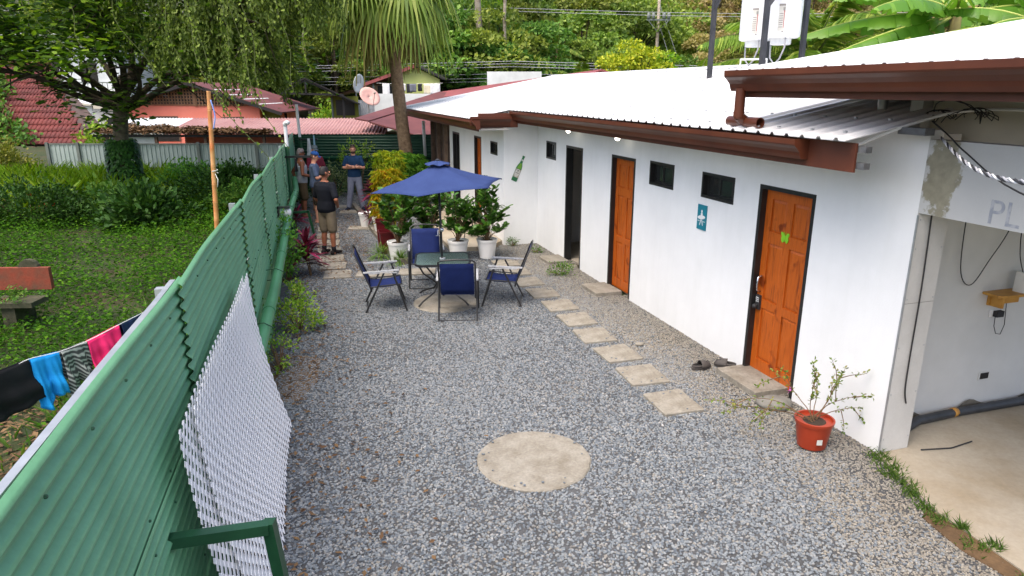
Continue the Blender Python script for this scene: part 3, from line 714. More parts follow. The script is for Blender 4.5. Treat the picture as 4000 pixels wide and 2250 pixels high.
# ------------------------------------------------------------------ slabs in the gravel
def slab(name, x, y, sx, sy, rz, lab, grp=None, z=.032, seed=0):
    r_ = random.Random(seed); mb = MB(); hx, hy = sx/2, sy/2
    j = lambda: r_.uniform(-.008,.008); c = .012
    pl = [(-hx+c+j(),-hy+j()),(hx-c+j(),-hy+j()),(hx+j(),-hy+c),(hx+j(),hy-c),(hx-c,hy+j()),(-hx+c,hy+j()),(-hx+j(),hy-c),(-hx+j(),-hy+c)]
    ins = [(x_*.985, y_*.985) for x_, y_ in pl]
    mb.rings([[(a,b_,-.03) for a,b_ in pl],[(a,b_,z-.006) for a,b_ in pl],[(a,b_,z) for a,b_ in ins]], True)
    o = mb.build(name, M['concrete'], None, loc=(x,y,0)); o.rotation_euler = (r_.uniform(-.012,.012), r_.uniform(-.012,.012), rz)
    return tag(o, lab, 'slab', grp)
row = [(1.73,6.72),(1.535,7.45),(1.34,8.13),(1.13,8.80),(.95,9.48),(.74,10.15),(.51,10.84),(.28,11.52),(.08,12.2),(-.12,12.85)]
ordn = ['nearest','second','third','fourth','fifth','sixth','seventh','eighth','ninth','tenth']
for i, (x, y) in enumerate(row):
    slab('stepping_stone', x, y, .46, .52, R(17+rnd.uniform(-3,3)), f'{ordn[i]} square stepping stone in the row running along the white wall', 'stepping stones by the wall', seed=i)
for i, (x, y) in enumerate([(-3.17,12.01),(-3.40,12.62),(-3.58,13.22),(-3.80,13.93),(-4.02,14.66),(-4.22,15.4),(-4.43,16.2)]):
    slab('stepping_stone', x, y, .48, .54, R(15+rnd.uniform(-4,4)), f'{ordn[i]} stepping stone of the path beside the fence plants', 'stepping stones by the fence', seed=20+i)
for i, (x, y) in enumerate([(-3.66,16.37),(-4.42,18.67),(-4.86,19.5)]):
    slab('stepping_stone', x, y, .62, .40, R(4), ['stepping stone beside the planting bed edge','stepping stone at the feet of the man with crossed arms','farthest stepping stone, behind the man with crossed arms'][i], 'stepping stones at the far end', seed=30+i)
for i, (x, y) in enumerate([(-2.5,12.04),(-1.75,12.2)]):
    slab('stepping_stone', x, y, .66, .40, R(4), ['stepping stone behind the left garden chair','stepping stone behind the garden table'][i], 'stepping stones across the courtyard', seed=40+i)
slab('door_slab', 2.76, 7.27, .74, .46, TH, 'pale concrete step slab in front of the nearest orange door', 'door slabs', .07, 50)
slab('door_slab', 1.50, 11.02, .62, .46, TH, 'concrete step slab in front of the second orange door', 'door slabs', .06, 51)
slab('door_slab', .82, 13.09, .55, .42, TH, 'concrete step slab in front of the open doorway', 'door slabs', .06, 52)
def disc(x, y, r, lab, z):
    mb = MB(); n = 40; j = [1+rnd.uniform(-.012,.012) for _ in range(n)]
    mb.rings([[(r*k_*j[i]*math.cos(2*PI*i/n), r*k_*j[i]*math.sin(2*PI*i/n), zz) for i in range(n)] for k_, zz in ((1,-.03),(1,z-.012),(.975,z))], True)
    return tag(mb.build('round_slab', M['concrete'], None, loc=(x,y,0)), lab, 'slab', 'round concrete slabs')
disc(.20, 5.55, .52, 'round concrete slab in the gravel in the foreground', .024); disc(-1.04, 10.34, .52, 'round concrete slab under the garden table', .022)
# loose stones kicked onto the slabs
lsn = MB(); rl_ = random.Random(3)
for x, y in row+[(-3.17,12.01),(-3.40,12.62),(2.76,7.27),(.20,5.55),(.20,5.55),(-1.04,10.34)]:
    big = .5 if (x, y) in ((.20,5.55),(-1.04,10.34)) else .24
    for k in range(9):
        a = rl_.uniform(0,2*PI); d = big*rl_.uniform(.8,1.0); r0 = rl_.uniform(.006,.014)
        lsn.ell((x+d*math.cos(a), y+d*math.sin(a), .03+r0*.3), (r0, r0*.8, r0*.6), 4)
tag(lsn.build('loose_stones', M['gravel'], None), 'loose gravel stones lying on the edges of the concrete slabs', 'gravel', kind='stuff')
# edging of the planting bed
ed = thing('bed_edging', 'low concrete block edging round the planting bed', 'edging', (-2.22,12.87,0), 0)
def blocks(p, q, n, h):
    p, q = Vector(p), Vector(q)
    for i in range(n):
        a, b = p.lerp(q, (i+.03)/n), p.lerp(q, (i+.97)/n); zz = h+rnd.uniform(-.01,.01)
        MB().bar((a.x,a.y,zz/2-.01),(b.x,b.y,zz/2-.01),.12,zz).build('block', M['conc_dark'], ed)
blocks((-.02,.1,0), (-2.35,6.8,0), 15, .11); blocks((.05,-.02,0), (1.02,.06,0), 4, .13)

# ------------------------------------------------------------------ table, umbrella, chairs
tb = thing('garden_table', 'square green glass garden table with rounded corners on black tube legs', 'table', (-1.09,10.42,0), R(6))
def rrect(h, r, n=6):
    p = []
    for cx_, cy_, a0 in ((h-r,h-r,0),(-h+r,h-r,90),(-h+r,-h+r,180),(h-r,-h+r,270)):
        p += [(cx_+r*math.cos(R(a0+90*i/n)), cy_+r*math.sin(R(a0+90*i/n))) for i in range(n+1)]
    return p
def glass_mat():
    m, t, b = node_mat('green_table_glass'); b.inputs['Base Color'].default_value = (.13,.20,.175,1); b.inputs['Roughness'].default_value = .22
    b.inputs['Specular IOR Level'].default_value = .7; b.inputs['Alpha'].default_value = .9
    bump(t, b, noise(t, 60, 3), .12); return m
M['tglass'] = glass_mat()
M['tube'] = mat('black_tube', (.02,.021,.022), (.03,.03,.032), .35, 8, spec=.5)
MB().prism(rrect(.41,.12), .695, .702).build('glass_top', M['tglass'], tb)
o1, o2 = rrect(.43,.135), rrect(.405,.118)
rm = MB(); rm.rings([[(x,y,.68) for x,y in o1],[(x,y,.71) for x,y in o1],[(x,y,.71) for x,y in o2],[(x,y,.68) for x,y in o2],[(x,y,.68) for x,y in o1]], False).build('rim', M['tube'], tb, 40)
for k in range(4):
    a = R(45+90*k); ca, sa = math.cos(a), math.sin(a)
    MB().tube([(ca*.50,sa*.50,.68),(ca*.42,sa*.42,.55),(ca*.16,sa*.16,.36),(ca*.12,sa*.12,.3),(ca*.2,sa*.2,.2),(ca*.46,sa*.46,.10),(ca*.54,sa*.54,.045)], .014, 8).build('leg', M['tube'], tb, True)
MB().tube([(.13*math.cos(x),.13*math.sin(x),.33) for x in np.linspace(0,2*PI,17)], .008, 6).build('brace_ring', M['tube'], tb, True)
MB().lathe([(.045,.703),(.045,.718),(.028,.72)],14).build('hole_ring', M['pvc'], tb)
um = thing('patio_umbrella', 'blue hexagonal patio umbrella open above the garden table', 'umbrella', (-1.09,10.42,0), 0)
MB().tube([(0,0,.10),(-.01,0,1.1),(-.035,.02,2.2)], .019, 10).build('pole', M['tube'], um, True)
cr = MB(); cr.ell((.01,-.03,1.17),(.035,.03,.035),8); cr.tube([(0,-.05,1.17),(-.05,-.06,1.17),(-.05,-.06,1.08),(-.09,-.06,1.08)], .007, 6); cr.build('crank', M['chrome'], um, True)
RAD, zt = 1.03, 2.19
def rim_pt(k):
    a = R(-100+60*k); x, y = RAD*math.cos(a), RAD*math.sin(a)
    return Vector((-.035+x, .02+y, 1.84+.07*x+.0*y))
top = Vector((-.035,.02,zt))
cv = MB(); NU, NV = 6, 8
for k in range(6):
    A, B = rim_pt(k), rim_pt(k+1)
    def fn(u, v, A=A, B=B):
        p = A.lerp(B, u); sag = math.sin(PI*u)*v*v*.05; q = top.lerp(p, max(v,.02)); 
        q.z -= .03*math.sin(PI*v)*(1-.0*u); q += (top-p).normalized()*sag*Vector((1,1,0)).length*.5
        return q
    cv.grid(fn, NU, NV)
can = solid(cv.build('canopy', M['umb'], um, 30, fix=False), .004)
bm = bmesh.new(); bm.from_mesh(can.data); bmesh.ops.remove_doubles(bm, verts=bm.verts, dist=.002); bmesh.ops.recalc_face_normals(bm, faces=bm.faces); bm.to_mesh(can.data); bm.free()
vt = MB()
def vf(u, v):
    a = 2*PI*u; r = .03+.175*v; hexk = math.cos(PI/6)/math.cos(((a-R(-100)) % (PI/3))-PI/6)
    return (-.035+r*hexk*math.cos(a), .02+r*hexk*math.sin(a), zt+.028-.052*v+.014*math.sin(a*6)*v)
vt.grid(vf, 48, 5); solid(vt.build('vent', M['umb'], um, True, fix=False), .004)
MB().lathe([(.03,0),(.035,.02),(.01,.035)],12,(-.035,.02,zt+.022)).build('finial', M['tube'], um)
for k in range(6):
    p = rim_pt(k); q = top.lerp(p, .55); q.z -= .03
    MB().tube([top-Vector((0,0,.03)), top.lerp(p,.5)-Vector((0,0,.042)), p-Vector((0,0,.012))], .006, 6).build('rib', M['tube'], um)
    MB().tube([(-.03,.018,1.72), q], .005, 6).build('strut', M['tube'], um)

def sling_mat():
    m, t, b = node_mat('navy_sling_mesh'); b.inputs['Roughness'].default_value = .85; b.inputs['Specular IOR Level'].default_value = .2
    t.links.new(ramp(t, noise(t, 5, 4), [(.3, srgb(32,47,100)), (.7, srgb(26,39,86))]), b.inputs['Base Color']); b.inputs['Alpha'].default_value = .93; return m
M['sling'] = sling_mat()
ch0 = thing('folding_chair', 'navy', 'chair')
def make_chair(t):
    # faces +y; back at -y
    hw = .26
    fr, bk_ = (.24,.43), (-.22,.40)
    s = MB(); s.grid(lambda u,v: (-hw+.02+(2*hw-.04)*u, .24-.48*v, .425-.03*v-.02*math.sin(PI*v)), 4, 6); solid(s.build('seat', M['sling'], t, True, fix=False), .006)
    s = MB(); s.grid(lambda u,v: (-hw+.02+(2*hw-.04)*u, -.235-.20*v-.015*math.sin(PI*v), .40+.50*v), 4, 6); solid(s.build('backrest', M['sling'], t, True, fix=False), .006)
    bfm = MB(); bfm.tube([(-hw,-.215,.33),(-hw,-.235,.40),(-hw,-.445,.925),(-hw+.05,-.465,.955),(0,-.468,.968),(hw-.05,-.465,.955),(hw,-.445,.925),(hw,-.235,.40),(hw,-.215,.33)], .012, 8); bfm.build('back_frame', M['tube'], t, True)
    sf = MB(); sf.tube([(-hw,-.22,.40),(-hw,.24,.43),(hw,.24,.43),(hw,-.22,.40)], .011, 8); sf.build('seat_frame', M['tube'], t)
    for sx in (-1, 1):
        x = sx*(hw+.018)
        MB().tube([(x,-.02,.62),(x,-.32,.0)], .014, 8).build('leg', M['tube'], t)
        MB().tube([(x+sx*.02,.11,.62),(x+sx*.02,.30,.0)], .014, 8).build('leg', M['tube'], t)
        a = MB(); a.bar((x+sx*.010,-.33,.635),(x+sx*.010,.20,.655),.032,.02); ar = a.build('armrest', M['wrap'], t)
        w_ = MB(); w_.grid(lambda u,v: (x+sx*(.035+.004*math.sin(u*14)), -.25+.42*u, .632-.014*v*(1+.4*math.sin(u*9))), 10, 2); w_.build('plastic_film', M['wrap'], ar, fix=False)
    MB().tube([(-hw-.018,-.29,.012),(hw+.018,-.29,.012)], .011, 8).build('stretcher', M['tube'], t)
    MB().tube([(-hw-.038,.29,.012),(hw+.038,.29,.012)], .011, 8).build('stretcher', M['tube'], t)
make_chair(ch0)
spots = [((-.80,9.74,0), R(3), 'navy folding chair in front of the table with its back to the viewer'),
         ((-1.95,10.15,0), R(-78), 'navy folding chair left of the garden table, facing right'),
         ((-.15,10.42,0), R(86), 'navy folding chair right of the garden table, facing left'),
         ((-1.47,11.42,0), R(188), 'navy folding chair behind the garden table, facing the viewer')]
for i, (l, rz, lab) in enumerate(spots):
    t = ch0 if i == 0 else copy_tree(ch0)
    t.location = l; t.rotation_euler = (0,0,rz); tag(t, lab, 'chair', 'chairs round the garden table')
# bistro chair on the terrace
t = thing('terrace_chair', 'dark metal chair on the terrace behind the potted plants', 'chair', (-.95,14.9,.09), R(200))
MB().lathe([(.0,.44),(.19,.44),(.2,.45),(.19,.46),(.0,.462)],18).build('seat', M['conc_dark'], t)
for k in range(4):
    a = R(45+90*k); MB().tube([(.13*math.cos(a),.13*math.sin(a),.44),(.17*math.cos(a),.17*math.sin(a),.2),(.24*math.cos(a),.24*math.sin(a),0)], .012, 8).build('leg', M['tube'], t, True)
MB().tube([(-.17,-.16,.45),(-.18,-.22,.75),(0,-.25,.85),(.18,-.22,.75),(.17,-.16,.45)], .012, 8).build('backrest', M['tube'], t, True)

# ------------------------------------------------------------------ signs on the wall
sg = thing('bottle_sign', 'tilted beer bottle cut-out sign with a white label on the white wall', 'sign', BL(9.488, .42, 1.64), TH)
# local: x = -a towards camera, board lies in (o,z); screen right is -o
def bottle(px, s=1.0): return px
prof = [(-.058,-.275),(.058,-.275),(.064,-.255),(.064,.01),(.052,.07),(.030,.125),(.022,.20),(.022,.255),(.027,.262),(.027,.285)]
outl = prof + [(-x, z) for x, z in reversed(prof[1:]) if True]
outl = [(-.064,-.255)]+prof+[(-x,z) for x,z in reversed(prof[3:])]
ca, sa = math.cos(R(-24)), math.sin(R(-24))
def place_b(pts, d0, d1):
    g_ = MB(); n = len(pts)
    tr_ = lambda x, z, d: (-d, -(x*ca - z*sa), x*sa + z*ca)
    g_.add([tr_(x,z,d0) for x,z in pts]+[tr_(x,z,d1) for x,z in pts], [tuple(range(n)), tuple(range(2*n-1,n-1,-1))]+[(i,(i+1)%n,n+(i+1)%n,n+i) for i in range(n)]); return g_
M['bottle'] = mat('printed_green_bottle', srgb(40,120,70), srgb(30,98,58), .35, 6); M['beer'] = mat('printed_beer_highlight', srgb(120,168,50), srgb(84,146,50), .35, 8)
M['print_dark'] = mat('printed_dark', srgb(70,74,70), srgb(54,58,54), .5, 20); M['label'] = mat('printed_label', srgb(206,206,200), srgb(190,188,180), .5, 10); M['label2'] = mat('printed_label_back', srgb(150,146,140), srgb(172,160,140), .5, 10)
place_b(outl, 0, .008).build('board', M['bottle'], sg)
place_b([(-.045,.0),(.05,.0),(.04,.07),(.016,.125),(-.012,.12),(-.035,.07)], .0085, .0095).build('highlight', M['beer'], sg)
place_b([(-.062,-.19),(.062,-.19),(.062,-.01),(-.062,-.01)], .0085, .0095).build('label_band', M['label2'], sg)
el = lambda cx_, cz, rx, rz_, n=20: [(cx_+rx*math.cos(2*PI*i/n), cz+rz_*math.sin(2*PI*i/n)) for i in range(n)]
place_b(el(0,-.095,.052,.085), .010, .011).build('oval_label', M['label'], sg)
place_b(el(0,-.045,.014,.016,12), .0115, .0125).build('emblem', M['print_dark'], sg)
place_b(el(.0,.19,.020,.022,14), .0085, .0095).build('neck_label', M['label'], sg)
wd_ = MB()
for i in range(9):
    h_ = .012 if i in (0,4) else .008
    x = -.042+i*.0095; q = place_b([(x,-.100),(x+.006,-.100),(x+.006,-.100+h_+.004),(x,-.100+h_+.004)], .0115, .0125); wd_.add(q.v, q.f)
wd_.build('label_lettering', M['print_dark'], sg)

ss = thing('surfer_sign', 'teal sign with a white figure carrying a surfboard, under the small window', 'sign', BL(3.16, .0, 1.675), TH)
M['teal'] = mat('teal_sign', srgb(24,128,146), srgb(20,116,134), .45, 4); M['signwhite'] = mat('sign_white', (.78,.8,.8), (.72,.74,.74), .5, 10)
def place_s(pts, d0, d1):      # screen right is -a
    g_ = MB(); n = len(pts)
    g_.add([(-x,d0,z) for x,z in pts]+[(-x,d1,z) for x,z in pts], [tuple(range(n)), tuple(range(2*n-1,n-1,-1))]+[(i,(i+1)%n,n+(i+1)%n,n+i) for i in range(n)]); return g_
place_s([(-.1,-.16),(.1,-.16),(.1,.16),(-.1,.16)], .002, .014).build('board', M['teal'], ss)
f_ = MB()
for pts in (el(0,.075,.016,.022,14), [(-.018,.0),(.018,.0),(.022,.05),(.008,.055),(-.008,.055),(-.022,.05)], [(-.016,-.03),(.0,-.03),(-.028,-.105),(-.042,-.105)], [(.0,-.03),(.016,-.03),(.042,-.105),(.028,-.105)]):
    q = place_s(pts, .0145, .0155); f_.add(q.v, q.f)
f_.build('figure', M['signwhite'], ss)
place_s([(x*math.cos(.12)-z*math.sin(.12), x*math.sin(.12)+z*math.cos(.12)) for x, z in el(0,-.0,.085,.026,22)], .016, .0175).build('surfboard', M['signwhite'], ss)
wv = MB()
for k in (-1,1):
    q = place_s([(k*.06-.03,-.05),(k*.06-.012,-.044),(k*.06+.006,-.05),(k*.06+.024,-.044),(k*.06+.03,-.047),(k*.06+.006,-.056),(k*.06-.012,-.05),(k*.06-.03,-.056)], .0145,.0155); wv.add(q.v,q.f)
wv.build('wave', M['signwhite'], ss)
bt = thing('butterfly_sticker', 'lime green butterfly stuck on the nearest orange door', 'decoration', BL(1.66, -.066, 1.70), TH)
M['limeg'] = mat('lime_paper', srgb(134,200,40), srgb(120,190,34), .6, 8)
wing = [(0,.0),(.01,.03),(.035,.06),(.06,.062),(.068,.04),(.05,.012),(.06,-.01),(.05,-.04),(.03,-.055),(.012,-.035)]
for sx in (1,-1): place_s([(sx*x, z) for x, z in wing], .0, .003).build('wing', M['limeg'], bt)
place_s(el(0,.0,.008,.045,12), .003, .006).build('body', M['limeg'], bt)
an = MB()
for sx in (1,-1): an.tube([(0,.004,.04),(sx*.02,.004,.07)], .0025, 5)
an.build('antenna', M['limeg'], bt)

# ------------------------------------------------------------------ patio details
sh = thing('corner_shelf', 'small varnished pine shelf on the patio wall', 'shelf', BL(.418,-1.75,1.30), TH)
MB().prism([(-.001,.28),(-.16,.28),(-.2,.2),(-.2,-.2),(-.16,-.28),(-.001,-.28)], .0, .025).build('board', M['wood_shelf'], sh)
MB().box(-.03,-.001,-.2,.2,-.12,-.001).build('back_rail', M['wood_shelf'], sh); MB().box(-.15,-.032,.16,.19,-.12,-.001).build('bracket', M['wood_shelf'], sh)
rt = thing('router', 'white wireless router standing on the pine shelf', 'router', BL(.30,-1.83,1.326), TH+R(8))
bx = MB(); bx.rings([[(x*k_, y*k_, z) for x, y in rrect(.06,.02,4)] for z, k_ in ((0,1),(.19,.95),(.2,.88))], True).build('case', M['plastic_white'], rt, 40)
MB().box(-.0595,-.0575,-.01,.01,.1,.104).build('mark', M['print_dark'], rt)
ad = thing('power_adapter', 'black power adapter plugged in below the shelf', 'adapter', BL(.418,-1.7,1.08), TH)
MB().box(-.06,-.012,-.045,.045,-.03,.03).build('case', M['rubber'], ad); MB().box(-.011,-.001,-.04,.09,-.035,.035).build('socket', M['plastic_white'], ad)
MB().tube([(-.03,.03,-.03),(-.05,.05,-.12),(-.06,.02,-.2),(-.05,-.06,-.22),(-.03,-.12,-.13),(-.02,-.1,.1),(-.03,-.1,.22)], .004, 5).build('cord', M['wire'], ad)
ob = thing('wall_box', 'small open electrical box low in the patio wall', 'socket', BL(.418,-1.72,.39), TH)
MB().box(-.006,-.001,-.06,.06,-.035,.035).build('hole', M['frame_black'], ob)
f_ = MB()
for b_ in ((-.075,-.06,-.045,.045),(.06,.075,-.045,.045),(-.06,.06,-.045,-.035),(-.06,.06,.035,.045)): f_.box(-.008,-.001,*b_)
f_.build('rim', M['wall_old'], ob)
bp = thing('black_pipe', 'black plastic pipe lying along the foot of the patio wall', 'pipe', BL(.30,-.5,0), TH)
MB().tube([(-.10,.02,.062),(.02,-.3,.062),(.05,-.9,.062),(.04,-2.0,.062),(.02,-3.4,.062)], .045, 12).build('pipe', M['black_pipe'], bp, True)
MB().tube([(.045,-.78,.064),(.05,-.84,.064)], .048, 12).build('tape', M['wood_shelf'], bp, True)
tag(MB().tube([BL(-.1,-.40,.03), BL(-.16,-.7,.03), BL(-.12,-1.0,.03)], .006, 6).build('rebar_rod', M['rubber']), 'thin steel rod lying on the patio floor by the pier', 'rod')
mud = MB(); mud.grid(lambda u,v: BL(.412-.014*v, -.36-3.6*u, .02+.11*v*(.6+.4*math.sin(u*23)+.2*math.sin(u*61))), 60, 1)
mud.build('mortar_skirt', M['conc_dark'], None, fix=False); tag(bpy.data.objects['mortar_skirt'], 'rough grey mortar along the foot of the patio wall', 'mortar')
def hang(name, pts, r, m, lab, cat='cable'):
    P = [Vector(p) for p in pts]; out = []
    for i in range(len(P)-1):
        p0, p1, p2, p3 = P[max(i-1,0)], P[i], P[i+1], P[min(i+2,len(P)-1)]
        for k in range(6):
            t = k/6; out.append(.5*((2*p1)+(p2-p0)*t+(2*p0-5*p1+4*p2-p3)*t*t+(3*p1-p0-3*p2+p3)*t**3))
    out.append(P[-1]); return tag(MB().tube(out, r, 6).build(name, m, None, True), lab, cat)
hang('cable', [BL(-.03,-.12,2.24), BL(-.035,-.14,1.6), BL(-.03,-.15,1.0), BL(-.03,-.16,.65), BL(-.03,-.20,.50)], .007, M['wire'], 'black cable hanging down the gypsum faced pier')
hang('cable', [BL(.38,-1.03,2.6), BL(.38,-1.03,2.0), BL(.39,-1.10,1.55), BL(.39,-1.26,1.42), BL(.38,-1.42,1.65), BL(.36,-1.60,2.0), BL(.3,-1.65,2.6)], .005, M['wire'], 'thin black cable looping down the patio wall')
hang('cable', [BL(.38,-1.76,2.6), BL(.38,-1.77,2.0), BL(.36,-1.79,1.7), BL(.30,-1.8,1.52)], .005, M['wire'], 'thin black cable dropping to the router')
hang('cable', [BL(.39,-1.92,2.6), BL(.39,-1.87,1.95), BL(.39,-1.95,1.65), BL(.34,-1.88,1.5)], .004, M['wire_grey'], 'thin grey cable dropping behind the router')
# twisted supply cable and bundle of wires at the corner
A, B = Vector(BL(-.12,.02,2.88)), Vector((2.10,2.6,2.90))
tw = thing('twisted_cable', 'twisted grey and white supply cable running from the wall corner towards the viewer', 'cable', A)
for k, m_ in enumerate(('wire_grey','wire','pvc')):
    pts = []
    for i in range(61):
        t = i/60; p = (B-A)*t; p = p+Vector((0,0,-.10*math.sin(PI*t))); a = 2*PI*(t*9+k/3)
        pts.append(p+Vector((math.cos(a)*.008, 0, math.sin(a)*.008)))
    MB().tube(pts, .006, 6).build('strand', M[m_], tw, True)
hang('cable', [BL(.1,-.1,3.0), BL(-.2,.04,2.90), BL(-.5,.2,2.80), BL(-1.2,.55,2.62), BL(-2.6,1.3,2.55)], .006, M['wire'], 'single black cable sagging beside the twisted cable')
hang('conduit', [BL(.22,.55,2.80), BL(.12,.2,2.95), BL(.0,-.2,3.07), BL(-.3,-.40,3.10), BL(-.8,-.41,3.08)], .014, M['pvc'], 'pale flexible conduit bending over the roof corner', 'conduit')
bw = thing('wire_bundle', 'tangle of black wires on top of the wall corner', 'wires', BL(.0,-.25,2.94), TH)
for k in range(9):
    r_ = random.Random(k); c0 = Vector((r_.uniform(-.25,.2), r_.uniform(-.12,.1), r_.uniform(.02,.1))); rr_ = r_.uniform(.05,.13)
    MB().tube([c0+Vector((rr_*math.cos(x)*1.6, .05*math.sin(x*2+k), abs(rr_*math.sin(x))+.02)) for x in np.linspace(0, 5.2, 14)], .004, 5).build('wire', M['wire'], bw)

# ------------------------------------------------------------------ small things by the wall
def croc(loc, rz, lab):
    t = thing('clog_shoe', lab, 'shoe', loc, rz, 'grey clogs'); M.setdefault('croc', mat('grey_foam', srgb(84,80,76), srgb(66,62,60), .8, 10)); M.setdefault('croc_in', mat('dark_foam', srgb(34,33,33), srgb(26,25,25), .9, 10))
    out = lambda k, z: [(.052*k*math.cos(2*PI*i/20)*(1+.16*math.sin(2*PI*i/20)), .135*k*math.sin(2*PI*i/20), z) for i in range(20)]
    MB().rings([out(.97,0), out(1.0,.012), out(1.0,.03), out(.93,.032)], True).build('sole', M['croc'], t, 40)
    u = MB(); rg = []
    for j in range(9):
        y = -.02+.15*j/8; wv_ = .052*math.sqrt(max(.02,1-(y/.140)**2))*1.1; hh = .075*math.sqrt(max(.0,1-((y+.02)/.152)**2))+.028
        rg.append([(wv_*math.cos(PI*i/10), y, .02+(hh-.02)*math.sin(PI*i/10)) for i in range(11)])
    u.rings(rg, False, False); solid(u.build('upper', M['croc'], t, True, fix=False), .005)
    h = MB(); rg = []
    for i in range(11):
        a = PI+PI*i/10; rg.append([(.05*math.cos(a), .02+.128*math.sin(a)*.95-.02, z) for z in (.028,.055)])
    h.rings(rg, False, False); solid(h.build('heel', M['croc'], t, True, fix=False), .006)
    MB().rings([out(.86,.033), out(.84,.0345)], True).build('insole', M['croc_in'], t)
    hl = MB()
    for x, y in ((-.02,.06),(.02,.06),(0,.08),(-.015,.1),(.015,.1)): hl.ell((x,y,.098-.35*(y-.0)**1*.45),(.006,.006,.004),4)
    hl.build('vent_hole', M['croc_in'], t)
croc((2.28,7.66,.018), R(-70), 'left grey clog lying on the gravel away from the door slab'); croc((2.59,7.71,.018), R(70), 'right grey clog next to the concrete step slab')
rk = MB(); rk.ell((0,0,.05), (.19,.15,.07), 12)
for i, p in enumerate(rk.v): rk.v[i] = (p[0]*(1+.05*math.sin(p[1]*19)), p[1]*(1+.05*math.sin(p[0]*15)), p[2]-.012)
tag(rk.build('river_stone', M['pebble_big'], None, True, (2.80,6.66,0)), 'large smooth grey river stone beside the door slab', 'stone')
rk = MB(); rk.ell((0,0,.025), (.06,.042,.025), 8); tag(rk.build('white_stone', M['concrete'], None, True, (1.68,8.45,0)), 'single pale stone lying on the gravel beside the stepping stones', 'stone')
def pot(t, r, h, m, soil=True, rimh=.06, taper=.72):
    P_ = [(r*taper*.9,0),(r*taper,.012),(r*.95,h-rimh),(r*1.0,h-rimh+.005),(r*1.04,h-.01),(r*1.04,h),(r*.95,h),(r*.92,h-.03)]
    MB().lathe(P_, 28).build('pot', m, t, 40)
    if soil: MB().lathe([(r*.915,h-.04),(r*.6,h-.03),(.01,h-.025)], 20, caps=False).build('soil', M['soil'], t, True)
L_clusia = leafmat('thick_glossy_leaf', srgb(44,80,28), srgb(72,114,40), srgb(106,146,54), .18, .34, spec=.4)
def clusia(loc, top, spread, seed, lab, white=True, dens=1.0):
    t = thing('potted_clusia', lab, 'potted plant', loc, rnd.uniform(0,6), 'potted plants with paddle leaves'); r_ = np.random.default_rng(seed)
    pot(t, .205, .39, M['plastic_white'])
    st = MB(); P, A, N = [], [], []
    for k in range(int(30*dens)):
        a = r_.uniform(0,2*PI); rr_ = spread*math.sqrt(r_.uniform(.05,1)); zt_ = r_.uniform(.52, top)
        rr_ *= 1-.25*max(0,(zt_-1.0)/(top-1.0))
        e = np.array([rr_*math.cos(a), rr_*math.sin(a), zt_]); b0 = np.array([r_.normal()*.015, r_.normal()*.015, .33]); m_ = np.array([e[0]*.35, e[1]*.35, .36+(zt_-.36)*.55])
        st.tube([b0, m_, e], [.008,.006,.003], 5)
        for q in range(20):
            f = r_.uniform(.3,1.0); p = m_*(1-f)+e*f if f > .3 else m_
            az = r_.uniform(0,2*PI); up = r_.uniform(.1,1.2)
            d = np.array([math.cos(az), math.sin(az), up]); P.append(p+r_.normal(size=3)*.012); A.append(d); N.append(np.array([-math.cos(az)*up*.8, -math.sin(az)*up*.8, 1.0])+r_.normal(size=3)*.25)
    st.build('stem', M['twig'], t)
    n = len(P); round_leaf_obj('foliage', P, A, N, r_.uniform(.10,.165,n), r_.uniform(.08,.125,n), L_clusia, t)
    return t
clusia((-2.24,13.14,0), 1.48, .44, 1, 'paddle-leaved shrub in a white pot at the corner of the planting bed')
clusia((-1.66,13.75,0), 1.5, .42, 2, 'paddle-leaved shrub in a white pot behind the far garden chair')
clusia((-1.07,13.28,0), 1.40, .42, 3, 'thinner paddle-leaved shrub in a white pot with a printed mark, right of the umbrella pole', dens=.75)
clusia((-.50,13.38,0), 1.56, .47, 4, 'tall dense paddle-leaved shrub in a white pot beside the white wall corner', dens=1.15)
mk = MB(); mk.box(-1.10,-1.05,13.1095,13.112,.20,.215); mk.box(-1.09,-1.06,13.1155,13.118,.18,.187)
mk_o = mk.build('pot_mark', M['print_dark']); pt_ = [o for o in bpy.data.objects if o.name.startswith('potted_clusia') and abs(o.location.x+1.07) < .01][0]
mk_o.parent = pt_; bpy.context.view_layer.update(); mk_o.matrix_parent_inverse = pt_.matrix_world.inverted()
# red pot with the bare bougainvillea
t = thing('potted_bougainvillea', 'sparse flowering shrub in a red brown plastic pot by the near wall corner', 'potted plant', (2.83,5.80,.015), 0); t.scale = (.84,.84,.86)
pot(t, .205, .33, M['terracotta'], rimh=.05, taper=.74)
tg = thing('x', 'x', 'x'); bpy.data.objects.remove(tg)
place = MB(); place.box(-.03,.03,-.186,-.1835,.10,.16); place.build('price_tag', M['label'], t)
r_ = np.random.default_rng(5); st = MB(); P, A, N = [], [], []
def shoot(b0, d, L_, n, sag, sub):
    pts = [np.array(b0, float)]; d = np.array(d, float); d /= np.linalg.norm(d)
    for i in range(n):
        d = d+r_.normal(size=3)*.11+np.array([0,0,-sag]); d /= np.linalg.norm(d); pts.append(pts[-1]+d*L_/n)
        if i > n*.3:
            for q in range(3):
                ax = d*.4+r_.normal(size=3)*.7; P.append(pts[-1]+r_.normal(size=3)*.01); A.append(ax); N.append(r_.normal(size=3)+np.array([0,0,1.4]))
        if sub and i in (n//2, n-3): shoot(pts[-1], d+r_.normal(size=3)*.6, L_*.42, 6, sag*.6, False)
    st.tube(pts, [max(.0022, .0065*(1-.75*i/n)) for i in range(n+1)], 5)
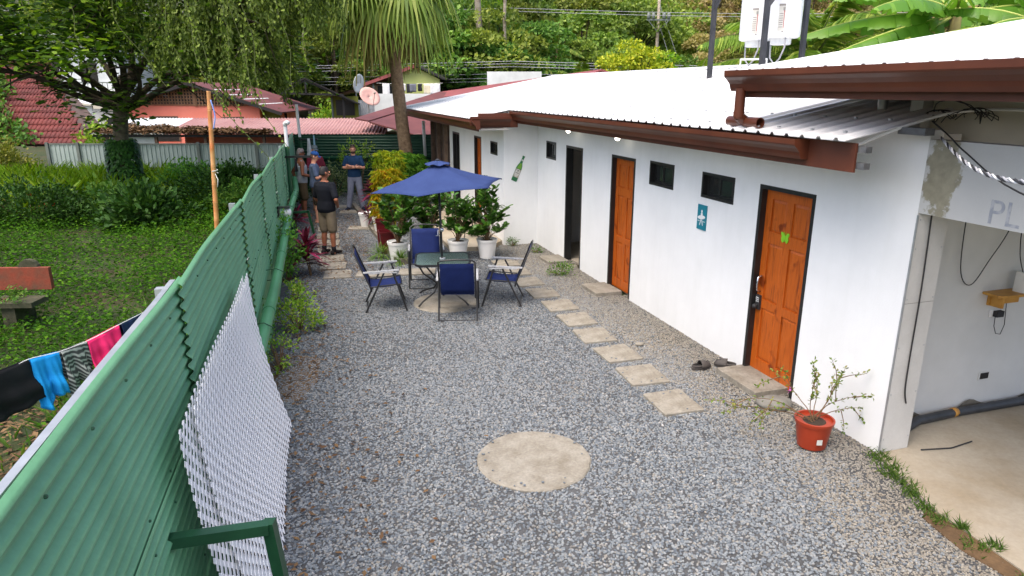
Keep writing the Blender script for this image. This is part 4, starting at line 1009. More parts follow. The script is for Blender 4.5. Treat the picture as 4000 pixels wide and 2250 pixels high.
for d, L_, sg_ in (((-1,.25,.75),.95,.09),((-.9,-.3,.8),.7,.1),((-.2,.2,1),.55,.0),((.3,-.1,1),.6,.0),((.9,.1,.75),.62,.03),((.9,-.35,.5),.6,.07),((-.6,.4,1.2),.75,.05),((.1,.5,1),.45,0),((1,-.2,1.0),.75,.0),((-1,.1,.5),.9,.05)):
    shoot((r_.normal()*.03, r_.normal()*.03, .29), d, L_, 11, sg_, True)
st.build('stem', M['twig'], t)
n = len(P); leaf_obj('foliage', P, A, N, r_.uniform(.03,.055,n), r_.uniform(.02,.034,n), leafmat('bougainvillea_leaf', srgb(78,104,40), srgb(120,142,66), srgb(140,126,70)), t, bend=.1)
leaf_obj('flower', np.array([[-.28,.1,.62]]*5)+r_.normal(size=(5,3))*.012, rdir(5), rdir(5), .03, .03, leafmat('pink_bract', srgb(206,120,190), srgb(190,100,170)), t)
# ------------------------------------------------------------------ planting
def bush(name, lab, cat, loc, rx, ry, h, n, lm, size, group=None, seed=0, stems=8, z0=.0, asp=.55, up=.4, clump=14, roundl=False, stem_m='twig', flower=None):
    """leaves set on twig-end clumps spread through an uneven volume"""
    t = thing(name, lab, cat, loc, 0, group); r_ = np.random.default_rng(seed+100)
    nc = max(4, n//clump); cen = []
    while len(cen) < nc:
        p = r_.uniform(-1,1,3); q = np.linalg.norm(p)
        if q > 1 or r_.uniform() > .25+.75*q: continue
        bumpy = 1+.22*math.sin(p[0]*4+seed)+.2*math.sin(p[1]*5+seed*2)
        cen.append([p[0]*rx*bumpy, p[1]*ry*bumpy, z0+h*(.5+.5*p[2])*(1-.25*abs(p[0]))*(.85+.3*r_.uniform())])
    cen = np.array(cen); st = MB()
    for k in r_.choice(nc, min(stems, nc), replace=False):
        c_ = cen[k]; st.tube([(c_[0]*.15, c_[1]*.15, -.02), (c_[0]*.5, c_[1]*.5, c_[2]*.55), c_], [.012,.008,.003], 5)
    st.build('stem', M[stem_m], t)
    idx = r_.integers(0, nc, n); P = cen[idx]+r_.normal(size=(n,3))*size*.8
    P[:,2] = np.maximum(P[:,2], .01)
    out = unit(P-np.array([0,0,h*.35])); A = unit(out+r_.normal(size=(n,3))*.6+np.array([0,0,up])); N = r_.normal(size=(n,3))*.5+np.array([0,0,1])+out*.3
    Ls = r_.uniform(.65,1.25,n)*size
    (round_leaf_obj if roundl else leaf_obj)('foliage', P, A, N, Ls, Ls*asp, lm, t, **({} if roundl else dict(bend=.12)))
    if flower:
        k = r_.choice(nc, flower[1]); q = np.repeat(cen[k]*1.08, 6, 0)+r_.normal(size=(flower[1]*6,3))*.02; leaf_obj('flower', q, rdir(len(q)), rdir(len(q)), flower[2], flower[2], flower[0], t)
    return t
L_bright = leafmat('bright_shrub_leaf', srgb(96,142,44), srgb(140,178,60), srgb(176,186,70))
L_mid = leafmat('mid_green_leaf', srgb(52,92,34), srgb(88,128,48), srgb(112,140,56))
L_dark = leafmat('dark_green_leaf', srgb(34,62,24), srgb(56,92,36), srgb(74,106,44), .2)
L_lush = leafmat('lush_green_leaf', srgb(70,124,44), srgb(100,156,56), srgb(134,180,74))
L_red = leafmat('cordyline_leaf', srgb(62,22,34), srgb(104,34,56), srgb(150,44,84), .15, .35)
L_yel = leafmat('yellow_croton_leaf', srgb(132,144,30), srgb(174,164,34), srgb(184,126,24), .25)
L_yelg = leafmat('yellow_green_leaf', srgb(120,156,44), srgb(168,188,56), srgb(206,200,60), .25)
bush('fence_shrub', 'low yellow-green shrub on the gravel halfway along the fence', 'shrub', (-2.98,9.1,0), .34, .4, .55, 900, L_bright, .05, 'shrubs along the fence', 1)
bush('fence_shrub', 'thin yellow-green seedling shrub nearest the white lattice', 'shrub', (-2.80,7.65,0), .22, .25, .50, 260, L_bright, .05, 'shrubs along the fence', 2, stems=10)
bush('fence_shrub', 'green shrub leaning over the pipe below the globe lamp', 'shrub', (-3.98,11.6,0), .30, .40, 1.05, 1300, L_lush, .062, 'shrubs along the fence', 3, z0=.1)
bush('fence_vine', 'trailing green vine hanging over the green pipe', 'vine', (-3.12,8.0,0), .10, .45, .75, 260, L_lush, .05, 'shrubs along the fence', 4, z0=.05)
bush('fence_shrub', 'small shrub with yellowing leaves at the foot of the pipe', 'shrub', (-3.42,10.3,0), .25, .35, .45, 330, L_bright, .05, 'shrubs along the fence', 5)
def rosette(name, lab, loc, h, n, lm, L_, W_, seed, heads=1, spread=.15, group=None, droop=.35):
    t = thing(name, lab, 'plant', loc, 0, group); r_ = np.random.default_rng(seed); st = MB(); V, F = [], []
    for hd in range(heads):
        a0 = r_.uniform(0,6.28); top = np.array([spread*math.cos(a0)*(heads>1), spread*math.sin(a0)*(heads>1), h*r_.uniform(.55,1)])
        st.tube([(top[0]*.3,top[1]*.3,-.02), top], .012, 6)
        for k in range(n):
            f = r_.uniform(.0,1); az = k*2.4+r_.uniform(-.3,.3); el_ = R(80-85*f); L2 = L_*r_.uniform(.7,1.1)
            d = np.array([math.cos(az)*math.cos(el_), math.sin(az)*math.cos(el_), math.sin(el_)]); sd_ = np.array([-math.sin(az), math.cos(az), 0])
            p0 = top-np.array([0,0,h*.3*f]); b = len(V)
            for j, wj in enumerate((.25,.9,1,.7,.08)):
                u = j/4; c_ = p0+d*L2*u-np.array([0,0,1])*droop*L2*u*u*(1-.3*math.sin(el_))
                V += [c_-sd_*W_*wj*.5+np.array([0,0,.2*W_*wj]), c_, c_+sd_*W_*wj*.5+np.array([0,0,.2*W_*wj])]
            for j in range(4): F += [(b+j*3, b+j*3+1, b+j*3+4, b+j*3+3), (b+j*3+1, b+j*3+2, b+j*3+5, b+j*3+4)]
    st.build('stem', M['twig'], t); mesh_obj('foliage', np_mesh('foliage', V, F), lm, t); return t
rosette('cordyline', 'dark red and pink cordyline on the gravel beside the stepping stone path', (-3.62,12.0,0), .60, 26, L_red, .46, .07, 1, 3, .13, 'cordylines')
rosette('cordyline', 'dark red cordyline at the fence behind the far prop frame', (-5.05,15.7,0), .6, 22, L_red, .45, .065, 2, 2, .14, 'cordylines')
rosette('cordyline', 'dark purple cordyline beside the man with crossed arms', (-3.70,17.3,0), 1.25, 26, L_red, .46, .065, 3, 3, .2, 'cordylines')
rosette('cordyline', 'dark red cordyline low in the white pot of the bed', (-3.45,16.5,.0), .75, 18, L_red, .34, .05, 9, 2, .16, 'cordylines')
rosette('broad_red_plant', 'broad maroon leaves rising behind the yellow croton', (-3.28,17.9,0), 1.25, 10, L_red, .34, .15, 4, 2, .16)
L_grass = leafmat('grass_blade', srgb(70,104,44), srgb(104,138,60), srgb(128,150,76))
rosette('grass_tuft', 'arching grass tuft in front of the white pot at the bed corner', (-2.18,12.92,0), .12, 60, L_grass, .38, .012, 5, 2, .05, 'grass tufts in the bed', .6)
rosette('grass_tuft', 'arching grass tuft at the inner edge of the bed by the maroon bins', (-2.62,13.3,0), .15, 60, L_grass, .42, .012, 6, 2, .05, 'grass tufts in the bed', .6)
def feathery(lab, loc, h, rx, n, lm, seed, name='feathery_croton'):
    """weeping twigs of narrow leaves"""
    t = thing(name, lab, 'shrub', loc, 0, 'feathery yellow shrubs'); r_ = np.random.default_rng(seed); st = MB(); P, A, N = [], [], []
    for k in range(n):
        a = r_.uniform(0,2*PI); f = r_.uniform(.05,1)**.6; z = h*(.25+.75*r_.uniform()); rr_ = rx*f*math.sqrt(max(.05,1-((z/h)-.5)**2*2.2))
        c_ = np.array([rr_*math.cos(a), rr_*math.sin(a), z])
        if k % 6 == 0: st.tube([(c_[0]*.1,c_[1]*.1,-.02),(c_[0]*.5,c_[1]*.5,z*.7),c_], [.014,.009,.004], 5)
        for q in range(16):
            az = r_.uniform(0,2*PI); P.append(c_+r_.normal(size=3)*.02); A.append([math.cos(az), math.sin(az), r_.uniform(-.9,.5)]); N.append([0,0,1]+r_.normal(size=3)*.3)
    st.build('stem', M['twig'], t); m_ = len(P)
    leaf_obj('foliage', P, A, N, r_.uniform(.10,.24,m_), .017, lm, t, bend=.45, wide=.5); return t
feathery('weeping yellow feathery croton in the planting bed', (-2.85,15.6,0), 1.5, .29, 170, L_yel, 1)
feathery('tall yellow-green feathery croton behind the yellow one', (-3.25,18.2,0), 1.7, .38, 200, L_yelg, 2)
feathery('green feathery shrub at the foot of the palm trunk', (-2.85,19.4,0), 1.5, .48, 240, L_lush, 3)
bush('bed_shrub', 'pale leafy shrub by the dark fence left of the man with crossed arms', 'shrub', (-5.55,21.6,0), .5, .35, 1.0, 800, leafmat('variegated_leaf', srgb(70,96,56), srgb(120,140,96), srgb(150,160,120)), .085, None, 7)
bush('vine_on_back_fence', 'light green leafy branch growing up the dark back fence', 'shrub', (-4.9,21.9,0), .75, .25, 1.0, 480, L_bright, .075, None, 8, z0=.85)
for loc, m_, lab, r0, h0 in (((-3.02,15.7,0),'plastic_white','white pot holding the weeping yellow croton',.22,.4), ((-3.55,16.55,0),'plastic_white','white pot with dark leaves beside the bed edging',.2,.36), ((-3.3,17.95,0),'plastic_white','white pot behind the planting bed, partly hidden',.2,.34)):
    t = thing('plant_pot', lab, 'pot', loc, 0, 'white pots in the bed'); pot(t, r0, h0, M[m_])
for loc, rz, lab in (((-2.72,14.35,0),.2,'taller maroon plastic bin in the planting bed'), ((-2.56,13.85,0),.3,'shorter maroon plastic bin behind the white pot')):
    t = thing('maroon_bin', lab, 'bin', loc, rz, 'maroon bins in the bed'); hh = .55 if 'taller' in lab else .42
    MB().rings([[(x*k, y*k, z) for x, y in rrect(.17,.04,4)] for z, k in ((0,.82),(hh,1.0),(hh,1.08),(hh+.04,1.1),(hh+.04,1.0),(hh*.3,.86))], True).build('tub', M['maroon'], t, 40)
bush('weed_clump', 'leafy weed clump in the gravel before the open doorway', 'weed', (.9,12.08,0), .22, .2, .2, 420, L_mid, .04, 'weeds in the gravel', 11)
bush('weed_clump', 'small weed clump by the white wall corner', 'weed', (.48,13.86,0), .14, .12, .12, 160, L_mid, .035, 'weeds in the gravel', 12)
bush('weed_clump', 'weed clump at the foot of the bottle sign wall', 'weed', (.02,14.45,0), .12, .1, .2, 160, L_mid, .035, 'weeds in the gravel', 13)
# grass along the slab edge
def blades(name, pts, n, hmin, hmax, wd, lm, lab, cat, kind='stuff', spread=.05, seed=1):
    r_ = np.random.default_rng(seed); pts = np.array(pts, float); k = r_.integers(0, len(pts), n)
    P = np.zeros((n,3)); P[:,:2] = pts[k][:,:2]+r_.normal(size=(n,2))*(pts[k][:,2:3] if pts.shape[1] > 2 else spread)
    az = r_.uniform(0,2*PI,n); A = np.stack([np.cos(az)*.6, np.sin(az)*.6, r_.uniform(.5,1.3,n)], 1); N = np.stack([np.sin(az), -np.cos(az), np.zeros(n)+.3], 1)
    o = leaf_obj(name, P, A, N, r_.uniform(hmin,hmax,n), wd, lm, None, bend=.35, wide=.35); return tag(o, lab, cat, kind=kind)
eg = []
for a, o, s in ((-.05,.03,.05),(-.12,.08,.06),(-.3,.12,.06),(-.36,.2,.05),(-.5,.2,.05),(-.62,.26,.05),(-.8,.33,.04),(-.95,.36,.04),(-1.3,.38,.05),(-1.75,.38,.06),(-1.85,.36,.05),(-2.0,.36,.06),(-1.1,.28,.02),(-1.35,.26,.02)): eg.append((*BL(a,o)[:2], s))
blades('edge_grass', eg, 1100, .03, .10, .005, L_grass, 'green grass growing along the edge of the patio slab', 'grass', seed=3)
tag(MB().prism([BL(-.8,.30)[:2],BL(-.9,.45)[:2],BL(-1.3,.52)[:2],BL(-1.7,.46)[:2],BL(-1.65,.33)[:2],BL(-1.2,.30)[:2]], -.01, .012).build('bare_soil', M['dirt']), kind='structure')
tag(MB().prism([(-3.05,8.2),(-2.4,8.0),(-2.25,7.3),(-2.3,6.8),(-2.75,6.6)], -.01, .008).build('bare_soil', M['dirt']), kind='structure')
# dry leaves
M_lit = leafmat('dry_leaf', srgb(88,66,48), srgb(120,96,68), srgb(64,48,38), .03, .85)
r_ = np.random.default_rng(21)
def litter(name, n, fx, lab, size=(.04,.10), z=.022):
    P = np.array([fx() for _ in range(n)]); P = np.c_[P, r_.uniform(z, z+.02, n)]
    az = r_.uniform(0,2*PI,n); A = np.stack([np.cos(az), np.sin(az), r_.normal(size=n)*.15], 1); N = np.c_[r_.normal(size=(n,2))*.25, np.ones(n)]
    L_ = r_.uniform(*size, n); return tag(leaf_obj(name, P, A, N, L_, L_*.5, M_lit, None, fold=.5, bend=-.1), lab, 'dead leaves', kind='stuff')
def lf1():
    y = 3.8+15*r_.uniform()**1.0; return (fence_x(y)+.15+abs(r_.normal())*.55+(.9 if r_.uniform()<.12 else 0)*r_.uniform(), y)
litter('leaf_litter', 1700, lf1, 'brown fallen leaves on the gravel along the fence', (.03,.075))
def lf2(): y = 12+7*r_.uniform(); return (-3.9-.3*(y-13)+r_.uniform(.1,1.2), y)
litter('path_litter', 1400, lf2, 'brown fallen leaves on the gravel path to the back', (.03,.07))
def lf3(): y = 2.0+4.8*r_.uniform(); return (fence_x(y)-.15-2.8*r_.uniform()**1.3, y)
litter('lot_litter', 3800, lf3, 'fallen leaves on bare soil behind the near fence', (.05,.11), .01)

# ------------------------------------------------------------------ vacant lot on the left
L_cover = leafmat('ground_cover_leaf', srgb(30,64,7), srgb(54,96,13), srgb(84,124,25), .25, .7, spec=.1)
n = 190000; r_ = np.random.default_rng(31)
y = 2.2+24*r_.uniform(size=n)**1.25; x0 = -.82*y-5; x = fence_x(y)-.1-(fence_x(y)-.1-x0)*r_.uniform(size=n)
den = np.sin(x*1.3+y*.7)*.5+np.sin(x*.6-y*1.9+2)*.4+np.sin(x*3.1+y*2.3)*.3
keep = (r_.uniform(size=n) < np.clip(.85+.45*den, .18, 1)) & ~((y < 6.3+.8*np.sin(x*2)) & (x > -5.5) & (r_.uniform(size=n) < .93))
x, y, den = x[keep], y[keep], den[keep]; n = len(x)
z = r_.uniform(.01,1,n)**1.3*(.13+.09*np.clip(den+.4,0,1.2)+.012*y)
P = np.c_[x, y, z]; az = r_.uniform(0,2*PI,n); A = np.stack([np.cos(az), np.sin(az), r_.uniform(-.2,.7,n)],1); N = np.c_[r_.normal(size=(n,2))*.45, np.ones(n)]
Ls = r_.uniform(.03,.065,n)*(1+.025*y)
tag(leaf_obj('ground_cover', P, A, N, Ls, Ls*.6, L_cover, None, bend=.15), 'low leafy ground cover over the vacant lot', 'ground cover', kind='stuff')
gp = [(x_, y_, .5) for x_, y_ in [(-13,19),(-14.5,20.5),(-12.6,21),(-15.5,21.5),(-11.9,19.8),(-13.6,22.5),(-16.3,22.8),(-10.2,21.5),(-9.4,20.6),(-12.2,22.4),(-14.8,18.6)]]
blades('tall_grass', gp, 7000, .5, 1.25, .028, leafmat('tall_grass_blade', srgb(116,160,30), srgb(150,190,44), srgb(178,200,66)), 'tall bright green grass in front of the grey fence', 'grass', seed=8)
gp = [(x_, y_, .35) for x_, y_ in [(-4.4,6.5),(-3.9,5.2),(-5.5,7.6),(-7.2,8.3),(-5,9.5),(-8.2,16.2),(-7.6,17)]]
blades('short_grass', gp, 900, .12, .32, .012, L_grass, 'scattered grass blades in the ground cover', 'grass', seed=9)
bush('hibiscus_bush', 'dark leafy bush with a few red flowers at the left edge of the lot', 'bush', (-12.0,16.9,0), 2.1, .8, 1.05, 6500, L_dark, .10, 'bushes in the lot', 21, stems=24, flower=(leafmat('red_petal', srgb(200,40,36), srgb(220,60,50)), 6, .06))
bush('broadleaf_bush', 'broad-leaved green bush in front of the ivy covered trunk', 'bush', (-8.9,16.4,0), 1.05, .6, .95, 2300, L_dark, .16, 'bushes in the lot', 22, stems=24, roundl=True, asp=.6)
bush('undergrowth_bush', 'dense dark undergrowth bush between bamboo pole and grey fence', 'bush', (-7.75,19.2,0), 1.55, 1.0, 1.25, 6500, L_dark, .11, 'bushes in the lot', 23, stems=24)
bush('undergrowth_bush', 'green undergrowth bush behind the bamboo pole beside the green fence', 'bush', (-7.0,18.0,0), .7, .7, .95, 2300, L_mid, .11, 'bushes in the lot', 24, stems=14)
bush('undergrowth_bush', 'bright climbing bush right of the ivy covered trunk', 'bush', (-9.6,20.6,0), 1.1, .7, 1.2, 3600, L_lush, .11, 'bushes in the lot', 25, stems=14)
bush('broadleaf_bush', 'lighter broad-leaved bush left of the trunk base', 'bush', (-10.3,17.5,0), .7, .5, .9, 1000, L_mid, .15, 'bushes in the lot', 26, roundl=True, asp=.6)
bush('hedge_bush', 'tangled olive bush over the left end of the grey fence', 'bush', (-17.6,23.3,0), 1.8, .8, 1.7, 5000, leafmat('olive_leaf', srgb(86,100,40), srgb(124,130,54), srgb(146,140,70)), .12, 'bushes in the lot', 27, stems=16)
rosette('fern_plant', 'bird nest fern with broad upright bright leaves in the lot', (-11.9,18.0,0), .3, 13, L_bright, 1.0, .20, 8, 1, .1, None, .15)
for i, (x_, y_, L_) in enumerate(((-7.4,20.3,.62),(-6.9,19.6,.55),(-10.0,18.9,.55))):
    rosette('elephant_ear', ['large leaved plant at the foot of the grey fence right of the bamboo','large leaved plant next to the green fence top','large leaved plant behind the broad-leaved bush'][i], (x_,y_,0), .8, 6, L_mid, L_, .36, 40+i, 1, .1, 'large leaved plants', .5)

# ------------------------------------------------------------------ bench, bamboo, clothesline
bn = thing('concrete_bench', 'worn red concrete bench with a broken back in the overgrown lot', 'bench', (-7.25,9.35,0), R(3))
MB().box(-.75,.66,.02,.09,.50,.82).build('backrest', M['bench'], bn); MB().box(-.75,.62,-.42,-.02,.36,.43).build('seat', M['bench_dk'], bn)
for x_ in (-.45,.25): MB().box(x_-.09,x_+.09,-.36,.08,0,.36).build('leg', M['bench_dk'], bn)
hd_ = MB(); hd_.rings([[(.36+.14*math.cos(a)*k, .10+.05*k*math.sin(a)*0+(.04 if j else -.04), .80+.13*max(0,math.sin(a))*1.0) for a in np.linspace(0,PI,9)] for j, k in ((0,1),(1,1))], True)
hd_.build('finial_stone', M['bench_dk'], bn)
bush('bench_weed', 'weeds growing over the seat of the concrete bench', 'weed', (-7.2,9.05,.42), .55, .18, .12, 420, L_mid, .05, None, 31)
bmb = thing('bamboo_pole', 'orange brown bamboo pole leaning in the lot beside the green fence', 'pole', (-6.10,13.9,0), 0)
seg = 9; p0, p1_ = Vector((-.02,0,-.05)), Vector((.12,.12,3.22))
for i in range(seg):
    a, b = p0.lerp(p1_, i/seg), p0.lerp(p1_, (i+1)/seg); r0 = .052-.012*i/seg; dv = b-a
    MB().tube([a, a+dv*.04, a+dv*.5, b-dv*.04, b], [r0*1.08, r0, r0*.98, r0, r0*1.08], 12).build('segment', M['bamboo'], bmb, True)
MB().tube([(.08+.055*math.cos(x_)+.0,.06+.055*math.sin(x_),1.62+.01*x_) for x_ in np.linspace(0,9,24)]+[(.15,.0,1.5),(.13,-.02,1.35)], .008, 5).build('tie', M['rope'], bmb, True)
hang('blue_rope', [(-5.93,13.95,3.05),(-5.86,13.9,2.75),(-5.92,13.9,2.5)], .012, mat('blue_cord', srgb(120,150,210), srgb(90,120,190), .8), 'blue cord hanging from the top of the bamboo pole', 'cord')
# washing line: runs from far left of the near fence outwards
lp = [Vector(p) for p in ((-2.42,4.75,1.74),(-2.62,4.52,1.66),(-2.86,4.28,1.60),(-3.12,4.05,1.53),(-3.5,3.75,1.46),(-4.3,3.1,1.40))]
lp = [Vector(p) for p in ((-2.82,5.0,1.61),(-2.80,4.6,1.64),(-2.92,4.4,1.59),(-2.99,4.2,1.59),(-3.08,4.05,1.60),(-3.12,3.85,1.59),(-3.3,3.2,1.62))]
hang('washing_line', lp, .003, M['rope'], 'cord washing line behind the near end of the green fence', 'line')
def on_line(t):
    k = min(int(t), len(lp)-2); return lp[k].lerp(lp[k+1], t-k)
def garment(name, lab, t0, t1, drop, m, seed, legs=True):
    A, B = on_line(t0), on_line(t1); t = thing(name, lab, 'clothing', A, 0, 'clothes on the washing line'); r_ = random.Random(seed)
    nrm = Vector((-(B-A).y, (B-A).x, 0)).normalized()
    for side, dd in ((-1, drop*.62), (1, drop)):
        g_ = MB()
        def fn(u, v):
            p = (B-A)*u; L_ = dd*(1+.12*math.sin(u*5+seed)); split = (.10*max(0,1-abs(u-.5)*6)*L_ if legs and v > .5 else 0)
            fold = .03*math.sin(u*11+seed+v*2)*v+.016*math.sin(u*27+seed*2+v*5)*v+.012*math.sin(v*13+u*4+seed)*v
            wide = (u-.5)*.10*v
            return p+(B-A)*wide-Vector((0,0,1))*(v*L_-split*v)+nrm*(side*(.012+.035*v)+fold)
        g_.grid(fn, 24, 14)
        solid(g_.build('front_cloth' if side < 0 else 'back_cloth', m, t, True, fix=False), .004)
def stripe_mat():
    m, t, b = node_mat('striped_cloth'); b.inputs['Roughness'].default_value = .95
    wv_ = t.nodes.new('ShaderNodeTexWave'); wv_.inputs['Scale'].default_value = 14; wv_.inputs['Distortion'].default_value = 3; wv_.inputs['Detail'].default_value = 3
    mp = t.nodes.new('ShaderNodeMapping'); mp.inputs['Rotation'].default_value = (.2,.8,.3); t.links.new(coords(t), mp.inputs[0]); t.links.new(mp.outputs[0], wv_.inputs[0])
    t.links.new(ramp(t, wv_.outputs['Fac'], [(.3, srgb(54,58,58)), (.6, srgb(104,110,108)), (.8, srgb(146,152,148))]), b.inputs['Base Color']); return m
garment('jeans', 'dark blue denim garment on the washing line touching the fence rail', .15, .95, .22, clothmat('denim', srgb(40,52,92), srgb(30,40,72)), 1)
garment('pink_shorts', 'bright pink shorts hanging on the washing line', 1.02, 1.98, .30, clothmat('pink_cloth', srgb(240,52,116), srgb(226,40,102)), 2)
garment('striped_shorts', 'grey and black striped shorts hanging on the washing line', 2.02, 2.92, .30, stripe_mat(), 3)
garment('blue_shorts', 'bright blue shorts hanging on the washing line', 2.98, 3.95, .31, clothmat('blue_cloth', srgb(36,150,222), srgb(24,134,206)), 4)
garment('black_trousers', 'black garment at the left end of the washing line', 4.02, 5.6, .29, clothmat('black_cloth', (.012,.012,.014), (.018,.018,.02)), 5)
# laundry on the far pole
for i, (x_, z0, z1, m_, lab) in enumerate(((-6.02,1.86,1.1,(.75,.75,.77),'white cloth hanging from the arm of the far clothesline pole'), (-5.86,1.95,1.45,srgb(150,186,206),'pale blue cloth hanging from the end of the far pole arm'), (-5.05,1.70,1.40,(.02,.02,.025),'dark cap hanging under the near pole arm'))):
    yy = 20.7 if i < 2 else 16.2; t = thing('hung_cloth', lab, 'clothing', (x_,yy,z1), 0, 'laundry on the poles'); wdt = .13 if i == 0 else .06
    g_ = MB(); g_.grid(lambda u,v: ((u-.5)*wdt*(.5+v), .03*math.sin(u*9+i)*v-.05, (z0-z1)*(1-v)), 8, 8)
    solid(g_.build('cloth', clothmat('cloth_%d' % i, m_), t, True, fix=False), .01)

# ------------------------------------------------------------------ trees of the lot
L_alm = leafmat('almond_tree_leaf', srgb(40,68,18), srgb(76,110,32), srgb(132,162,52), .45, .4)
L_vine = leafmat('drooping_leaf', srgb(54,74,22), srgb(90,110,40), srgb(128,146,64), .4, .45)
L_ivy = leafmat('ivy_leaf', srgb(30,62,24), srgb(54,92,36), srgb(70,112,44), .15, .4)
tr = thing('almond_tree', 'big spreading tree with dark broad leaves and an ivy covered trunk in the lot', 'tree', (-11.2,20,0), 0)
tk = MB()
tk.tube([(0,0,-.1),(.02,0,.6),(-.05,0,1.5),(.05,.02,2.4),(.22,.02,3.1),(.35,.05,3.6)], [.30,.25,.205,.20,.20,.16], 14)
tk.build('trunk', M['bark'], tr, True)
br = MB(); tips = []
r_ = np.random.default_rng(41)
for k, (d, L_) in enumerate((((-.9,-.3,.55),4.2),((-.5,-.7,.8),3.5),((.1,-.6,1),3.6),((.6,-.5,.8),4.0),((1,-.2,.55),4.2),((.9,.3,.7),3.6),((0,.2,1),4.2),((-.8,.4,.7),3.6),((-1,-.7,.35),3.8),((.7,-.9,.45),3.2),((-.25,-.9,.35),2.8))):
    p = np.array([.25,.02,2.7+.12*(k%4)]); d = np.array(d)/np.linalg.norm(d); pts = [p]
    for i in range(7):
        d = d+r_.normal(size=3)*.12+np.array([0,0,-.03]); d /= np.linalg.norm(d); p = p+d*L_/7; pts.append(p)
        if i > 1:
            for q in range(4):
                e = p+(d*.5+r_.normal(size=3)*.6)*r_.uniform(.5,1.3); tips.append(e); br.tube([p, (p+e)/2+np.array([0,0,.05]), e], [.03,.018,.008], 5)
    br.tube(pts, [.105*(1-.11*i) for i in range(8)], 8)
br.build('branch', M['bark_dk'], tr, True)
tips = np.array(tips); tips = tips[tips[:,2] > 4.0]
ex = []
for _ in range(340):
    a = r_.uniform(0,2*PI); q = r_.uniform(.2,1)**.5; ex.append([.3+5.6*q*math.cos(a), -.8+3.6*q*math.sin(a), 5.5+r_.uniform(-1.35,2.2)-.45*q*q])
for x_, z_ in ((-1.2,3.3),(-.8,3.0),(.75,3.0),(1.0,2.75),(-1.6,3.7),(-2.1,4.0),(1.35,3.3),(-.5,2.5),(2.0,3.6),(-5.8,3.6),(-6.2,3.2)): ex += [[x_+r_.normal()*.2, -.6+r_.normal()*.3, z_+r_.normal()*.15] for _ in range(2)]
tips = np.concatenate([tips, ex]); k = r_.integers(0, len(tips), 18000)
P = tips[k]+r_.normal(size=(len(k),3))*.27; az = r_.uniform(0,2*PI,len(k))
A = np.stack([np.cos(az), np.sin(az), r_.uniform(-.5,.45,len(k))],1); N = np.c_[r_.normal(size=(len(k),2))*.5, np.ones(len(k))]
Ls = r_.uniform(.15,.29,len(k)); round_leaf_obj('crown', P, A, N, Ls, Ls*.55, L_alm, tr, .12, 6)
# ivy climbing the trunk
n = 2600; zz = r_.uniform(0,1,n)**.8*1.9; a = r_.uniform(0,2*PI,n); rr_ = .30+.22*(1-zz/2)*r_.uniform(size=n)+.05
P = np.c_[rr_*np.cos(a)-.02, rr_*np.sin(a), zz]; A = np.c_[np.cos(a)*.5+r_.normal(size=n)*.3, np.sin(a)*.5+r_.normal(size=n)*.3, -np.ones(n)*.7]; N = np.c_[np.cos(a), np.sin(a), np.zeros(n)+.3]
leaf_obj('ivy', P, A, N, r_.uniform(.08,.16,n), r_.uniform(.07,.12,n), L_ivy, tr, wide=.35)
# drooping tree at the right of the big one
dt = thing('drooping_tree', 'tree with dense drooping sprays of small olive leaves beside the big tree', 'tree', (-7.9,18.4,0), 0)
tk = MB(); tk.tube([(-3.86,2.6,-.1),(-3.8,2.5,2.6),(-1.6,1.6,5.0),(.2,-.4,6.3)], [.12,.11,.09,.06], 9)
bd = MB(); P, A, N = [], [], []
def spray(c_, L_, out):
    d = np.array([out[0], out[1], -.35]); d /= np.linalg.norm(d); p = np.array(c_, float); m_ = int(L_/.035)
    for i in range(m_):
        d = d+r_.normal(size=3)*.05+np.array([0,0,-.07]); d /= np.linalg.norm(d); p = p+d*.035
        for q in range(2):
            P.append(p+r_.normal(size=3)*.05); A.append(d*.6+r_.normal(size=3)*.45+np.array([0,0,-.5])); N.append(r_.normal(size=3)*.6+np.array([out[0],out[1]-.5,.7]))
for k in range(520):
    a = r_.uniform(0,2*PI); q = r_.uniform(0,1)**.5
    cx_, cy_ = 1.55+2.05*q*math.cos(a), -1.2+1.2*q*math.sin(a)
    lowest = 3.25 if cx_ < 1.3 else 2.6 if cx_ < 2.2 else 4.0+.5*max(0,cx_-2.2)
    c_ = (cx_, cy_, r_.uniform(min(6.2, lowest+.9), 6.5)); spray(c_, r_.uniform(.5,1.1), (math.cos(a)*.6+.15, math.sin(a)*.6-.2))
for k in range(40):
    spray((-.9+r_.normal()*.7, -1.0+r_.normal()*.4, r_.uniform(4.8,6.4)), r_.uniform(.6,1.2), (r_.normal()*.5, -.4))
for k in range(26): bd.tube([(.0,-.4,5.2),(1.2+r_.normal()*.8,-1+r_.normal()*.5,5.4+r_.normal()*.5),(1.6+r_.normal()*1.2,-1.2+r_.normal()*.7,4.4+r_.normal()*.6)], [.03,.018,.006], 5)
tk.build('trunk', M['bark_dk'], dt, True); bd.build('branch', M['bark_dk'], dt)
n = len(P); leaf_obj('crown', P, A, N, r_.uniform(.07,.13,n), r_.uniform(.035,.06,n), L_vine, dt, bend=.15)
